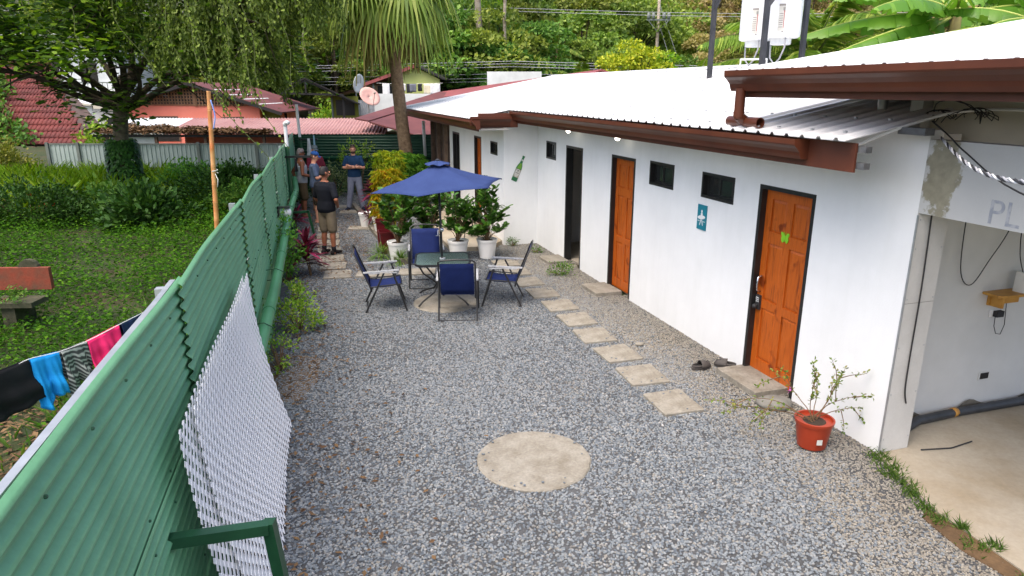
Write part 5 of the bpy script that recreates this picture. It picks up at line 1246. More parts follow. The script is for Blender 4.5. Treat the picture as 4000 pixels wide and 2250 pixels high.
# long hanging vines with round leaves
L_v2 = leafmat('round_vine_leaf', srgb(84,112,32), srgb(116,142,48), srgb(140,158,66), .4)
for i, (x_, y_, z0, z1, dx) in enumerate(((-7.4,15.6,5.6,3.2,.4),(-6.9,15.4,5.4,2.7,.7),(-6.2,15.6,5.6,2.5,.2),(-5.6,15.3,5.5,2.9,.3),(-4.9,15.5,5.5,3.2,.2),(-8.6,15.8,5.4,3.3,1.0),(-9.6,15.9,5.0,3.4,.8),(-6.6,15.2,4.6,1.7,1.3),(-5.9,15.4,5.2,2.0,.9),(-4.5,15.3,5.4,3.6,.25),(-10.6,16,5.3,3.6,1.5))):
    t = thing('hanging_vine', 'long thin vine with small round leaves hanging from the tree crown', 'vine', (x_,y_,z1), 0, 'hanging vines')
    pts = [Vector((dx*(1-u)**2+.06*math.sin(u*9+i), .05*math.cos(u*7+i), (z0-z1)*u)) for u in np.linspace(0,1,16)]
    MB().tube(pts, .007, 5).build('stem', M['stem'], t)
    Pv = np.array([list(pts[j].lerp(pts[j+1], f)) for j in range(15) for f in (.2,.7)])+r_.normal(size=(30,3))*.03; Av = r_.normal(size=(30,3))*.5+np.array([0,0,-.5])
    round_leaf_obj('foliage', Pv, Av, r_.normal(size=(30,3))*.5+np.array([0,-1,.3]), r_.uniform(.05,.09,30), r_.uniform(.045,.075,30), L_v2, t, .1, 7)
# ------------------------------------------------------------------ people
def remesh(mb, name, m, parent, vox=.011, it=2):
    me = bpy.data.meshes.new('tmp'); me.from_pydata([tuple(p) for p in mb.v], [], mb.f)
    bm = bmesh.new(); bm.from_mesh(me); bmesh.ops.recalc_face_normals(bm, faces=bm.faces); bm.to_mesh(me); bm.free()
    o = bpy.data.objects.new('tmp', me); C.objects.link(o)
    r_ = o.modifiers.new('r', 'REMESH'); r_.mode = 'VOXEL'; r_.voxel_size = vox
    s_ = o.modifiers.new('s', 'SMOOTH'); s_.iterations = it; s_.factor = .5
    bpy.context.view_layer.update()
    out = bpy.data.meshes.new_from_object(o.evaluated_get(bpy.context.evaluated_depsgraph_get())); out.name = name
    bpy.data.objects.remove(o); out.materials.clear(); return mesh_obj(name, out, m, parent, True)
def limb(mb, pts, rs, n=12):
    P = []; rr = []
    for i in range(len(pts)-1):
        for k in range(4):
            t = k/4; P.append(Vector(pts[i]).lerp(Vector(pts[i+1]), t)); rr.append(rs[i]+(rs[i+1]-rs[i])*t)
    P.append(Vector(pts[-1])); rr.append(rs[-1]); mb.tube(P, rr, n)
    for p, r_ in zip(pts, rs): mb.ell(p, (r_,)*3, 7)
def torso(mb, prof, n=24, dx=0):
    mb.rings([[(rx*math.cos(2*PI*k/n), cy_+ry*math.sin(2*PI*k/n), z) for k in range(n)] for rx, ry, cy_, z in prof], True)
TORSO = [(.09,.075,0,.80),(.150,.105,-.005,.86),(.168,.118,-.012,.93),(.158,.112,-.005,1.02),(.148,.104,.0,1.10),(.162,.115,.005,1.22),(.176,.118,.0,1.32),(.172,.10,-.005,1.40),(.115,.075,-.008,1.455),(.06,.055,-.005,1.49)]
def hand(mb, wrist, d, palm_n, curl=.4):
    d = Vector(d).normalized(); nrm = Vector(palm_n); nrm = (nrm-d*nrm.dot(d)).normalized(); sd_ = d.cross(nrm)
    w = Vector(wrist); limb(mb, [w, w+d*.05, w+d*.085], [.024,.030,.028], 10)
    for k, (off, L_) in enumerate(((-.030,.062),(-.011,.075),(.010,.078),(.029,.068))):
        b = w+d*.085+sd_*off*1.05; p1 = b+(d*math.cos(curl*.5)+nrm*math.sin(curl*.5))*L_*.5; p2 = p1+(d*math.cos(curl*1.7)+nrm*math.sin(curl*1.7))*L_*.5
        limb(mb, [b, p1, p2], [.0105,.0095,.008], 7)
    b = w+d*.03+sd_*.03; limb(mb, [b, b+(d*.6+sd_*.7)*.04, b+(d*.9+sd_*.55+nrm*.3)*.07], [.013,.011,.009], 7)
def person(label, loc, facing, H, arms, skin, hair=None, belly=1.0, legs=None, head_yaw=0, head_pitch=0, beard=None):
    """arms: two tuples (elbow, wrist, hand direction, palm normal) for the +x and -x side"""
    rz = math.atan2(-facing[0], facing[1]); t = thing('person', label, 'person', loc, rz, 'men talking at the back of the courtyard'); t.scale = (H/1.75,)*3
    b = MB(); torso(b, [(rx*belly, ry*belly, c_, z) for rx, ry, c_, z in TORSO])
    limb(b, [(0,-.01,1.46),(0,.005,1.56)], [.058,.054])
    Mh = Matrix.Rotation(head_yaw, 3, 'Z') @ Matrix.Rotation(head_pitch, 3, 'X'); hc = Vector((0,.0,1.57))
    hp_ = lambda x, y, z: hc+Mh@Vector((x, y, z-1.57))
    b.ell(hp_(0,.005,1.655), (.074,.092,.108), 12, Mh); b.ell(hp_(0,.035,1.595), (.054,.062,.062), 10, Mh); b.ell(hp_(0,.102,1.635), (.012,.020,.020), 6, Mh)
    b.ell(hp_(0,.088,1.667), (.045,.014,.010), 6, Mh)
    for sx in (1,-1): b.ell(hp_(sx*.078,-.005,1.64), (.012,.022,.032), 6, Mh)
    legs = legs or [((.10,.015,.49),(.115,-.01,.085),.15),((-.10,.015,.49),(-.115,-.01,.085),-.15)]
    for (kn, an, toe), sx in zip(legs, (1,-1)):
        cf = Vector(kn).lerp(Vector(an), .35)+Vector((0,-.015,0))
        limb(b, [(sx*.088,-.005,.88), kn, cf, an], [.088,.058,.056,.038])
        for q, r_ in ((0,.045),(.06,.043),(.13,.036)): 
            b.ell((an[0]+math.sin(toe)*q, an[1]+math.cos(toe)*q-.015, .035), (r_*.95,.06,.034), 8)
    for (el_, wr, hd, pn), sx in zip(arms, (1,-1)):
        limb(b, [(sx*.175,-.005,1.405), el_, Vector(el_).lerp(Vector(wr),.35), wr], [.058,.043,.042,.028]); hand(b, wr, hd, pn)
    remesh(b, 'body', skin, t, .0095)
    for sx in (1,-1):
        e = MB(); e.ell(hp_(sx*.032,.088,1.655), (.009,.006,.005), 6, Mh); e.build('eye', M['eye'], t, True)
    m_ = MB(); m_.ell(hp_(0,.088,1.590), (.022,.008,.005), 6, Mh); m_.build('mouth', mat('lips', srgb(150,80,70), srgb(140,72,64), .5), t, True)
    if hair:
        h_ = MB(); n = 20
        rg = []
        for j in range(9):
            a = PI/2*j/8
            g_ = []
            for k in range(n):
                p = 2*PI*k/n; low = 1.60 if math.sin(p) < -.25 else (1.645 if math.sin(p) < .35 else 1.70)
                z = low+(1.772-low)*math.sin(a); r_ = math.cos(a)**.6 if j < 8 else .05
                g_.append(hp_(.081*r_*math.cos(p), -.003+.098*r_*math.sin(p), z))
            rg.append(g_)
        h_.rings(rg, True).build('hair', hair, t, True)
    if beard:
        q = MB(); q.ell(hp_(0,.040,1.580), (.055,.062,.050), 10, Mh); q.build('beard', beard, t, True)
    return t, hp_, Mh
def shirt(t, m, arms, sleeve=.75, belly=1.0, collar=False, hem=.88, tank=False):
    b = MB(); pr = [(rx*belly+.018, ry*belly+.020, c_, z) for rx, ry, c_, z in TORSO if hem-.03 < z < 1.44]
    pr[0] = (pr[0][0], pr[0][1], pr[0][2], hem); 
    if not tank: pr += [(.135,.09,-.008,1.452),(.075,.07,-.005,1.482)]
    else: pr[-1] = (.12,.085,-.005,1.40)
    torso(b, pr)
    if tank:
        for sx in (1,-1): limb(b, [(sx*.10,.075,1.36),(sx*.105,-.005,1.455),(sx*.10,-.09,1.36)], [.03,.026,.03])
    else:
        for a_, sx in zip(arms, (1,-1)):
            s0 = Vector((sx*.175,-.005,1.405)); e = Vector(a_[0]); limb(b, [Vector((sx*.12,-.005,1.40)), s0, s0.lerp(e, sleeve)], [.072,.073,.066])
    o = remesh(b, 'tank_top' if tank else 'shirt', m, t, .012)
    if collar:
        c_ = MB(); c_.rings([[(r_*math.cos(2*PI*k/20), -.005+r_*math.sin(2*PI*k/20), z-.03*max(0,math.sin(2*PI*k/20))) for k in range(20)] for r_, z in ((.078,1.465),(.070,1.505),(.085,1.485))], False); solid(c_.build('collar', m, o, True, fix=False), .005)
    return o
def trousers(t, m, legs=None, length='shorts', belly=1.0, belt=None):
    b = MB(); torso(b, [(.12,.09,0,.78)]+[(rx*belly+.014, ry*belly+.016, c_, z) for rx, ry, c_, z in TORSO if .84 < z < .98]+[(.165*belly,.118*belly,-.008,1.0)])
    legs = legs or [((.10,.015,.49),(.115,-.01,.085),.15),((-.10,.015,.49),(-.115,-.01,.085),-.15)]
    for (kn, an, toe), sx in zip(legs, (1,-1)):
        hp0 = (sx*.088,-.005,.86); kn = Vector(kn); an = Vector(an)
        if length == 'shorts': limb(b, [hp0, Vector(hp0).lerp(kn,.55), Vector(hp0).lerp(kn,.92)], [.108,.102,.098])
        else: limb(b, [hp0, kn, kn.lerp(an,.5), an+Vector((0,0,.0))], [.108,.082,.076,.07])
    return remesh(b, 'shorts' if length == 'shorts' else 'trousers', m, t, .012)
def shoes(t, m, legs=None, sock=None):
    legs = legs or [((.10,.015,.49),(.115,-.01,.085),.15),((-.10,.015,.49),(-.115,-.01,.085),-.15)]
    for kn, an, toe in legs:
        b = MB()
        for q, rx, rz_ in ((-.03,.043,.05),(.05,.048,.046),(.12,.046,.036),(.17,.038,.03)): b.ell((an[0]+math.sin(toe)*q, an[1]+math.cos(toe)*q-.015, rz_), (rx,.07,rz_), 8)
        sh_ = remesh(b, 'shoe', m, t, .012)
        if sock: MB().tube([(an[0],an[1]-.005,.06),(an[0],an[1]-.012,.17)], .048, 10).build('sock', sock, t, True)
def cap(t, hp_, m, Mh):
    b = MB(); rg = []
    for j in range(7):
        a = PI/2*j/6; rg.append([hp_(.084*math.cos(a)**.7*math.cos(2*PI*k/20) if j < 6 else .004*math.cos(2*PI*k/20), .0+(.104*math.cos(a)**.7 if j < 6 else .004)*math.sin(2*PI*k/20), 1.695+.088*math.sin(a)) for k in range(20)])
    b.rings(rg, True); o = b.build('cap', m, t, True)
    bl = MB(); bl.grid(lambda u,v: hp_((u-.5)*.15*(1-.25*v), .09+.075*v*(1-.8*(u-.5)**2*2), 1.70-.02*v-.10*(u-.5)**2), 8, 4); solid(bl.build('bill', m, o, True, fix=False), .006)
HAIR_D = mat('dark_brown_hair', srgb(48,34,26), srgb(34,24,18), .6, 30, 120, .4); HAIR_B = mat('brown_hair', srgb(84,58,40), srgb(62,42,30), .6, 30, 120, .4); HAIR_G = mat('grey_hair', srgb(140,130,124), srgb(110,100,96), .7, 30, 120, .4); HAIR_K = mat('black_hair', srgb(14,12,12), srgb(9,8,8), .7, 30, 120, .4)
# man with crossed arms
arms = [((.265,.04,1.16),(-.03,.20,1.17),(-1,-.1,.12),(0,-1,0)), ((-.265,.04,1.15),(.04,.185,1.20),(1,.1,.25),(0,-1,0))]
legs = [((.13,.02,.49),(.20,.0,.085),.35),((-.13,.02,.49),(-.19,.01,.085),-.3)]
t, hp_, Mh = person('man in a navy polo shirt and grey trousers standing with crossed arms, facing the viewer', (-4.38,19.12,0), (.12,-1), 1.78, arms, M['skin'], HAIR_B, 1.0, legs, .1, -.05, HAIR_B)
shirt(t, clothmat('navy_polo', srgb(36,62,92), srgb(28,50,76)), arms, .72, 1.0, True, .90); trousers(t, clothmat('grey_trouser', srgb(132,136,152), srgb(112,116,132)), legs, 'long'); shoes(t, clothmat('dark_trainer', srgb(40,46,62), srgb(30,34,46)), legs)
g_ = MB()
for sx in (1,-1): g_.ell(hp_(sx*.035,.07,1.765), (.030,.012,.018), 6, Mh)
g_.bar(hp_(-.07,.06,1.765), hp_(.07,.06,1.765), .01); g_.build('sunglasses', M['frame_black'], t)
MB().tube([Vector((-.055,.192,1.185))+Vector((.028*math.cos(a)*.3, .034*math.sin(a), .034*math.cos(a))) for a in np.linspace(0,2*PI,13)], .008, 6).build('wristwatch', M['rubber'], t)
# man in black seen from behind
arms = [((.31,-.10,1.14),(.215,.07,.99),(-.5,.8,-.25),(-.6,-.3,0)), ((-.27,.02,1.13),(-.19,.16,.93),(.4,.7,-.6),(0,-1,.3))]
t, hp_, Mh = person('man in a black t-shirt and khaki shorts on the stepping stones, seen from behind', (-3.70,13.55,.04), (.36,.93), 1.74, arms, M['skin_tan'], HAIR_K, 1.1, None, -.38, .0)
shirt(t, clothmat('black_tshirt', srgb(24,27,34), srgb(17,19,25)), arms, .8, 1.1, False, .86); trousers(t, clothmat('khaki_short', srgb(122,110,92), srgb(100,90,74)), None, 'shorts', 1.1); shoes(t, clothmat('dark_shoe', srgb(48,42,40), srgb(34,30,30)), None, clothmat('black_sock', (.012,.012,.014), (.016,.016,.018)))
# man in grey-blue tee and blue cap
arms = [((.25,.05,1.14),(.12,.26,1.20),(-.6,.7,.3),(0,-.5,1)), ((-.25,.06,1.14),(-.10,.27,1.16),(.6,.7,.1),(0,-.5,1))]
t, hp_, Mh = person('barefoot man in a grey blue t-shirt, brown shorts and a blue cap', (-4.93,17.2,0), (.9,.25), 1.76, arms, M['skin'], HAIR_B, 1.0, None, -.1, -.3)
shirt(t, clothmat('slate_tshirt', srgb(84,98,122), srgb(70,82,106)), arms, .72, 1.0, False, .86); trousers(t, clothmat('brown_short', srgb(66,54,42), srgb(52,42,34))); cap(t, hp_, clothmat('blue_cap', srgb(44,82,140), srgb(34,68,122)), Mh)
# man in a grey tank top
arms = [((.27,-.03,1.13),(.16,.20,1.06),(-.4,.8,.1),(-.5,-.5,0)), ((-.30,-.16,1.15),(-.27,-.10,.90),(0,.1,-1),(.8,0,0))]
t, hp_, Mh = person('man with grey hair in a light grey tank top and brown shorts beside the fence', (-5.50,18.0,0), (.85,.45), 1.77, arms, M['skin_tan'], HAIR_G, 1.08, None, -.15, -.1)
shirt(t, clothmat('grey_tank', srgb(166,170,176), srgb(146,150,158)), arms, .7, 1.08, False, .88, True); trousers(t, clothmat('olive_short', srgb(96,82,62), srgb(78,66,50)), None, 'shorts', 1.08)
g_ = MB(); g_.bar(hp_(-.078,.075,1.668), hp_(.078,.075,1.668), .02); g_.bar(hp_(.078,.075,1.668), hp_(.083,-.02,1.668), .01); g_.build('sunglasses', M['frame_black'], t)
# man in maroon
arms = [((.26,.02,1.15),(.16,.24,1.17),(-.7,.6,.2),(0,-.5,1)), ((-.26,.02,1.15),(-.12,.24,1.12),(.7,.6,.0),(0,-.5,1))]
t, hp_, Mh = person('man in a maroon shirt and a faded grey cap half hidden behind the others', (-5.42,19.05,0), (.75,-.65), 1.76, arms, M['skin'], HAIR_G, 1.1, None, -.2, -.15)
shirt(t, clothmat('maroon_shirt', srgb(128,48,62), srgb(106,38,50)), arms, .8, 1.1, True, .86); trousers(t, clothmat('dark_short', srgb(60,56,56), srgb(46,44,44))); cap(t, hp_, clothmat('grey_cap', srgb(112,122,124), srgb(92,102,104)), Mh)

# ------------------------------------------------------------------ fan palm
L_fan = leafmat('fan_palm_leaf', srgb(84,112,46), srgb(124,144,64), srgb(150,160,84), .3, .4)
L_fdry = leafmat('dry_palm_leaf', srgb(104,104,54), srgb(132,126,72), srgb(96,86,52), .2, .8)
pm = thing('fan_palm', 'tall fan palm with drooping leaf tips rising behind the garden bed', 'palm tree', (-3.02,20.5,0), 0)
tk = MB(); tk.tube([(.02,0,-.1),(-.06,0,1.0),(-.18,0,2.2),(-.27,0,3.4),(-.35,0,4.8),(-.38,0,6.7)], [.24,.20,.185,.175,.165,.15], 14)
tko = tk.build('trunk', M['palm_bark'], pm, True)
for k in range(26):
    z = .3+k*.17; x_ = np.interp(z, [0,1,2.2,3.4,4.8], [0,-.06,-.18,-.27,-.35]); r0 = np.interp(z, [0,1,2.2,4.8], [.235,.203,.188,.17])
    MB().lathe([(r0-.01,0),(r0+.006,.012),(r0-.004,.03)], 14, (x_,0,z), False).build('ring_scar', M['palm_bark'], tko, True)
r_ = np.random.default_rng(61)
def fan_leaf(az, el_, pet, rad, m_, hang_):
    hub0 = np.array([-.37,0,6.4]); d = np.array([math.cos(az)*math.cos(el_), math.sin(az)*math.cos(el_), math.sin(el_)])
    pts = [hub0+d*pet*u+np.array([0,0,-.22*pet*u*u*(1+hang_)]) for u in np.linspace(0,1,6)]
    e = pts[-1]; dd = pts[-1]-pts[-2]; dd /= np.linalg.norm(dd); sd_ = np.cross(dd, [0,0,1]); sd_ /= max(np.linalg.norm(sd_),1e-6); up = np.cross(sd_, dd)
    V, F = [], []
    ns = 30
    for k in range(ns):
        a = (k/(ns-1)-.5)*R(250); dr = dd*math.cos(a)+sd_*math.sin(a); wdir = -dd*math.sin(a)+sd_*math.cos(a)
        L_ = rad*(1-.22*abs(a)/2.2)*r_.uniform(.93,1.05); b = len(V)
        for j, (u, wj) in enumerate(((.02,.012),(.3,.075),(.55,.085),(.75,.045),(.9,.025),(1.0,.006))):
            dro = (max(0,u-.35)**1.7)*L_*(1.05+hang_)+.06*u*L_*abs(math.sin(a))
            q = e+dr*L_*u*(1-.12*max(0,u-.5))+np.array([0,0,-dro])+up*.04*L_*math.sin(u*PI); s_ = wdir*wj*.5*rad*1.0; fo = up*.012*(1 if k%2 else -1)
            V += [q-s_-fo, q+s_+fo]
        for j in range(5): F.append((b+2*j, b+2*j+1, b+2*j+3, b+2*j+2))
    o = mesh_obj('fan_leaf', np_mesh('fan_leaf', V, F), m_, pm)
    MB().tube(pts, [.022,.018,.016,.014,.012,.010], 6).build('petiole', M['stem'], o)
for k in range(34):
    az = k*2.399+.3; lev = k/33; el_ = R(78-118*lev); fan_leaf(az, el_, r_.uniform(1.0,1.3), r_.uniform(1.0,1.2), L_fan if lev < .95 else L_fdry, .1+.7*lev)
for k in range(14):
    az = k*2.399+1; fan_leaf(az, R(-52-20*r_.uniform()), r_.uniform(.7,1.0), r_.uniform(.8,1.0), L_fdry, .9)

# ------------------------------------------------------------------ feathered palms, bananas
L_coco = leafmat('coconut_leaf', srgb(78,112,40), srgb(120,150,58), srgb(160,172,84), .35)
def frond(par, base, az, el_, L_, droop, lm, n=44, ll=.55, wd=.035, seed=0):
    rr = np.random.default_rng(seed); d0 = np.array([math.cos(az)*math.cos(el_), math.sin(az)*math.cos(el_), math.sin(el_)]); base = np.array(base, float)
    pts = np.array([base+d0*L_*u+np.array([0,0,-droop*L_*u*u]) for u in np.linspace(0,1,14)])
    P, A, N = [], [], []
    for i in range(n):
        u = .12+.88*i/n; q = u*13; j = min(int(q),12); p = pts[j]+(pts[j+1]-pts[j])*(q-j); tg_ = pts[j+1]-pts[j]; tg_ /= np.linalg.norm(tg_)
        sd_ = np.cross(tg_, [0,0,1]); sd_ /= max(1e-6, np.linalg.norm(sd_))
        for s in (1,-1):
            P.append(p); A.append(sd_*s*.9+tg_*.55+np.array([0,0,-.28+rr.normal()*.08])); N.append(np.array([0,0,1])+sd_*s*.3)
    ls = ll*np.sin(np.linspace(.35,PI*.93,n)).repeat(2)*rr.uniform(.9,1.1,2*n)
    o = leaf_obj('frond', P, A, N, ls, wd, lm, par, bend=.3, wide=.35, fold=.2)
    MB().tube([tuple(p) for p in pts], [.022*(1-.85*i/13) for i in range(14)], 5).build('midrib', M['stem'], o)
def coco(lab, loc, h, n, L_, seed, name='coconut_palm', lean=(0,0), azs=None, droop=.45):
    t = thing(name, lab, 'palm tree', loc, 0, 'feather palms'); rr = np.random.default_rng(seed)
    MB().tube([(0,0,-.2),(lean[0]*.4,lean[1]*.4,h*.5),(lean[0],lean[1],h)], [.14,.11,.09], 9).build('trunk', M['palm_bark'], t, True)
    for k in range(n):
        az = azs[k] if azs else k*2.399+seed; el_ = R(75-75*(k/n)+rr.uniform(-8,8)); frond(t, (lean[0],lean[1],h), az, el_, L_*rr.uniform(.85,1.1), droop, L_coco, seed=seed*50+k, ll=L_*.22, wd=.018*L_)
    return t
coco('coconut palm with long fronds behind the tank stand', (6.7,16.2,0), 3.75, 18, 3.4, 3, droop=.5)
coco('young coconut palm crown showing over the red roof', (3.2,34,0), 3.4, 11, 2.0, 5)
coco('coconut palm left of the tank stand behind the bright bush', (8.6,33,0), 3.3, 11, 2.4, 7)
coco('feather palm far up the slope behind the red roof', (3.6,58,2), 4.4, 11, 3.0, 9)
coco('pale feather palm in front of the forest', (1.2,52,0), 3.6, 11, 2.6, 11)
L_ban = None
def banana_mat():
    m = leafmat('banana_leaf', srgb(86,132,44), srgb(108,152,54), srgb(128,166,70), .4, .35, spec=.45)
    return m
L_ban = banana_mat()
def banana_leaf(par, base, az, el_, L_, wd, droop, seed, twist=0):
    rr = np.random.default_rng(seed); d0 = np.array([math.cos(az)*math.cos(el_), math.sin(az)*math.cos(el_), math.sin(el_)]); base = np.array(base, float)
    n = 46; V, F = [], []; cen = []
    for i in range(n+1):
        u = i/n; cen.append(base+d0*L_*u+np.array([0,0,-droop*L_*u*u]))
    cen = np.array(cen); pet = .14
    for side in (1,-1):
        i = int(n*pet)
        while i < n:
            w_ = rr.integers(2,7); j = min(n, i+w_); hang0 = rr.uniform(-.15,.25)
            b = len(V)
            for k in range(i, j+1):
                u = k/n; tg_ = cen[min(k+1,n)]-cen[max(k-1,0)]; tg_ /= np.linalg.norm(tg_); sd_ = np.cross(tg_, [0,0,1]); sd_ /= max(1e-6,np.linalg.norm(sd_)); up = np.cross(sd_, tg_)
                uu = max(0.0, (u-pet)/(1-pet)); ww = wd*.5*min(1, (uu*7)**.6)*(max(0,1-uu)**.42); rip = .012*math.sin(k*2.4+side)
                shrink = .93 if k in (i, j) else 1.0
                for v_ in (0.0,.5,1.0):
                    ang = .25-hang0*0-(.75+hang0)*v_*v_
                    V.append(cen[k]+sd_*side*ww*v_*shrink*(.72-.1*hang0)+np.array([0,0,1])*(ww*(.10*v_-(.72+hang0)*v_*v_)+rip*v_))
            for k in range(j-i):
                for v_ in range(2): F.append((b+k*3+v_, b+k*3+v_+1, b+(k+1)*3+v_+1, b+(k+1)*3+v_))
            i = j
    o = mesh_obj('leaf', np_mesh('leaf', V, F), L_ban, par, True)
    MB().tube([tuple(p) for p in cen[::5]], [.028*(1-.8*k/9) for k in range(len(cen[::5]))], 6).build('midrib', mat('banana_midrib', srgb(176,186,96), srgb(160,172,84), .5), o, True)
def banana(lab, loc, h, leaves, seed):
    t = thing('banana_plant', lab, 'banana plant', loc, 0, 'banana plants behind the roof'); MB().tube([(0,0,-.1),(.03,0,h*.5),(0,0,h)], [.16,.13,.09], 12).build('stem', mat('banana_stem', srgb(120,116,66), srgb(90,76,50), .8), t, True)
    for k, (az, el_, L_, wd, dr) in enumerate(leaves): banana_leaf(t, (0,0,h), R(az), R(el_), L_, wd, dr, seed*20+k)
    P = np.array([[rng.normal()*.1, rng.normal()*.1, h-rng.uniform(.2,1.0)] for _ in range(14)]); leaf_obj('dead_leaf', P, np.c_[rng.normal(size=(14,2))*.3, -np.ones(14)], rdir(14), .7, .16, L_fdry, t)
    return t
banana('banana plant with long arching leaves left of the roof slope', (7.7,12.7,0), 4.5, [(176,28,2.7,.85,.36),(170,6,2.6,.85,.24),(186,-10,2.4,.8,.14),(196,-26,2.1,.75,.08),(163,44,2.5,.8,.48),(206,20,2.3,.8,.35),(90,50,2.0,.6,.4),(30,45,2.0,.6,.4),(240,30,2.0,.7,.4)], 1)
banana('banana plant with upright pale leaves at the right edge', (9.6,13.2,0), 4.7, [(178,30,2.6,.85,.36),(190,2,2.5,.85,.2),(205,-22,2.3,.8,.1),(225,45,2.2,.7,.35),(240,5,2.4,.8,.25),(100,55,2,.6,.4),(20,40,2,.6,.4),(190,74,2.2,.7,.2),(222,-12,2.2,.8,.15)], 2)
banana('banana plant whose leaves hang over the white roof', (8.7,11.6,0), 4.1, [(178,15,2.2,.75,.3),(205,22,2.2,.75,.4),(150,35,2.2,.7,.4),(232,10,2.0,.7,.3),(60,45,1.8,.5,.4),(320,45,1.8,.5,.4),(185,55,2.2,.7,.35),(195,-14,2.0,.7,.1)], 3)

# ------------------------------------------------------------------ water tanks on their stand
st = thing('tank_stand', 'dark steel stand with diagonal braces rising from the white roof', 'stand', BL(6.0,-2.8,zr(-2.8)), TH)
for a, o in ((.76,.53),(-.65,.5),(.55,-.5),(-.4,-.45)):
    MB().box(a-.035,a+.035,o-.035,o+.035,-.2,3.4).build('post', M['stand_metal'], st)
for p, q in (((.76,.53,1.05),(.20,.53,1.75)),((-.65,.5,.95),(-1.0,.1,1.7)),((-.65,.5,1.05),(-.62,-.2,1.75))): MB().bar(p, q, .05).build('brace', M['stand_metal'], st)
for p, q in (((.76,.53,2.4),(-.65,.5,2.4)),((.55,-.5,2.4),(-.4,-.45,2.4)),((.76,.53,2.4),(.55,-.5,2.4)),((-.65,.5,2.4),(-.4,-.45,2.4))): MB().bar(p, q, .06).build('top_beam', M['stand_metal'], st)
for p, q in (((.65,.15,.58),(-.55,.15,.58)),((.62,-.2,.58),(-.48,-.2,.58))): pass
M['tag_grey'] = mat('tag_grey', srgb(120,116,112), srgb(150,146,142), .6, 40); M['tag_red'] = mat('tag_red', srgb(170,50,50), srgb(150,40,40), .6)
for a, o, lab in ((.25,.0,'left white water tank hanging in the steel stand'), (-.40,-.02,'right white water tank with a printed arrow label in the steel stand')):
    t = thing('water_tank', lab, 'tank', BL(6.0+a,-2.8+o,zr(-2.8)+.52), TH, 'water tanks')
    MB().lathe([(.0,.0),(.24,.0),(.275,.02),(.28,.06),(.28,1.75),(.25,1.85),(.05,1.9)],28).build('shell', M['tank'], t, 40)
    MB().lathe([(.14,-.10),(.16,-.09),(.165,-.001)],22,(0.02,0,0)).build('lower_dome', M['tank'], t, 40)
    # label facing the camera side
    def curved(u0, u1, z0, z1, m_, nm, par, r_=.2835):
        g_ = MB(); g_.grid(lambda u,v: (r_*math.cos(u0+(u1-u0)*u), r_*math.sin(u0+(u1-u0)*u), z0+(z1-z0)*v), 6, 1); return g_.build(nm, m_, par, True)
    c0 = R(140)   # towards camera, screen-left of centre
    lb = curved(c0-.25, c0+.10, .10, .50, M['label'], 'label', t)
    curved(c0-.25, c0+.10, .47, .50, M['tag_grey'], 'label_band', lb, .285); curved(c0-.02, c0+.09, .08, .095, M['tag_grey'], 'label_foot', lb, .285)
    curved(c0+.04, c0+.07, .14, .38, M['tag_red'], 'arrow', lb, .285); curved(c0+.03, c0+.08, .38, .40, M['tag_red'], 'arrow_head', lb, .285)
    for q in range(7): curved(c0-.20, c0+.0, .15+q*.033, .162+q*.033, M['tag_grey'], 'text_line', lb, .285)
    curved(c0-.02, c0+.0, .40, .45, M['print_dark'], 'digit', lb, .286); curved(c0+.03, c0+.07, .40, .45, M['print_dark'], 'digit', lb, .286)
    MB().tube([(-.2,.08,.0),(-.22,.1,-.15),(-.12,.1,-.32),(.0,.1,-.40),(.12,.1,-.30),(.14,.1,.0)], .013, 8).build('hose', M['wire_grey'], t, True)
tag(MB().tube([BL(5.5,-2.5,zr(-2.5)-.0), BL(5.5,-2.5,zr(-2.5)+.25), BL(6.2,-2.5,zr(-2.5)+.27), BL(6.2,-2.5,zr(-2.5))], .016, 8).build('plumbing_pipe', M['pvc']), 'white plumbing pipe on the roof below the water tanks', 'pipe')
# ------------------------------------------------------------------ grey fence across the lot
gf = thing('grey_metal_fence', 'pale grey ribbed metal fence across the back of the vacant lot', 'fence', (-16.0,24.0,0), 0)
def rib_sheet(w_, z0, z1, rib=.15, h=.02):
    p = [(0,0)]
    for i in range(round(w_/rib)): b = i*rib; p += [(b+rib*.3,0),(b+rib*.4,-h),(b+rib*.6,-h),(b+rib*.7,0)]
    p += [(w_,0)]; mb = MB(); mb.rings([[(x,y,z) for x,y in p]+[(x,y+.004,z) for x,y in reversed(p)] for z in (z0,z1)], True); return mb
s0 = rib_sheet(1.05, -.1, 1.43).build('sheet', M['grey_sheet'], gf)
for i in range(1, 9):
    c = s0.copy(); C.objects.link(c); c.location = (i*1.05, .004*(i%2), .02*math.sin(i*2.0))
for i, x in enumerate((0,1.05,3.1,5.2,7.2,8.4)): MB().box(x-.05,x+.05,-.08,-.03,-.1,1.50).build('post', M['grey_post'], gf)
for z in (.62,1.44): MB().box(0,9.4,-.028,.0,z-.02,z+.03).build('rail', M['grey_post'], gf)
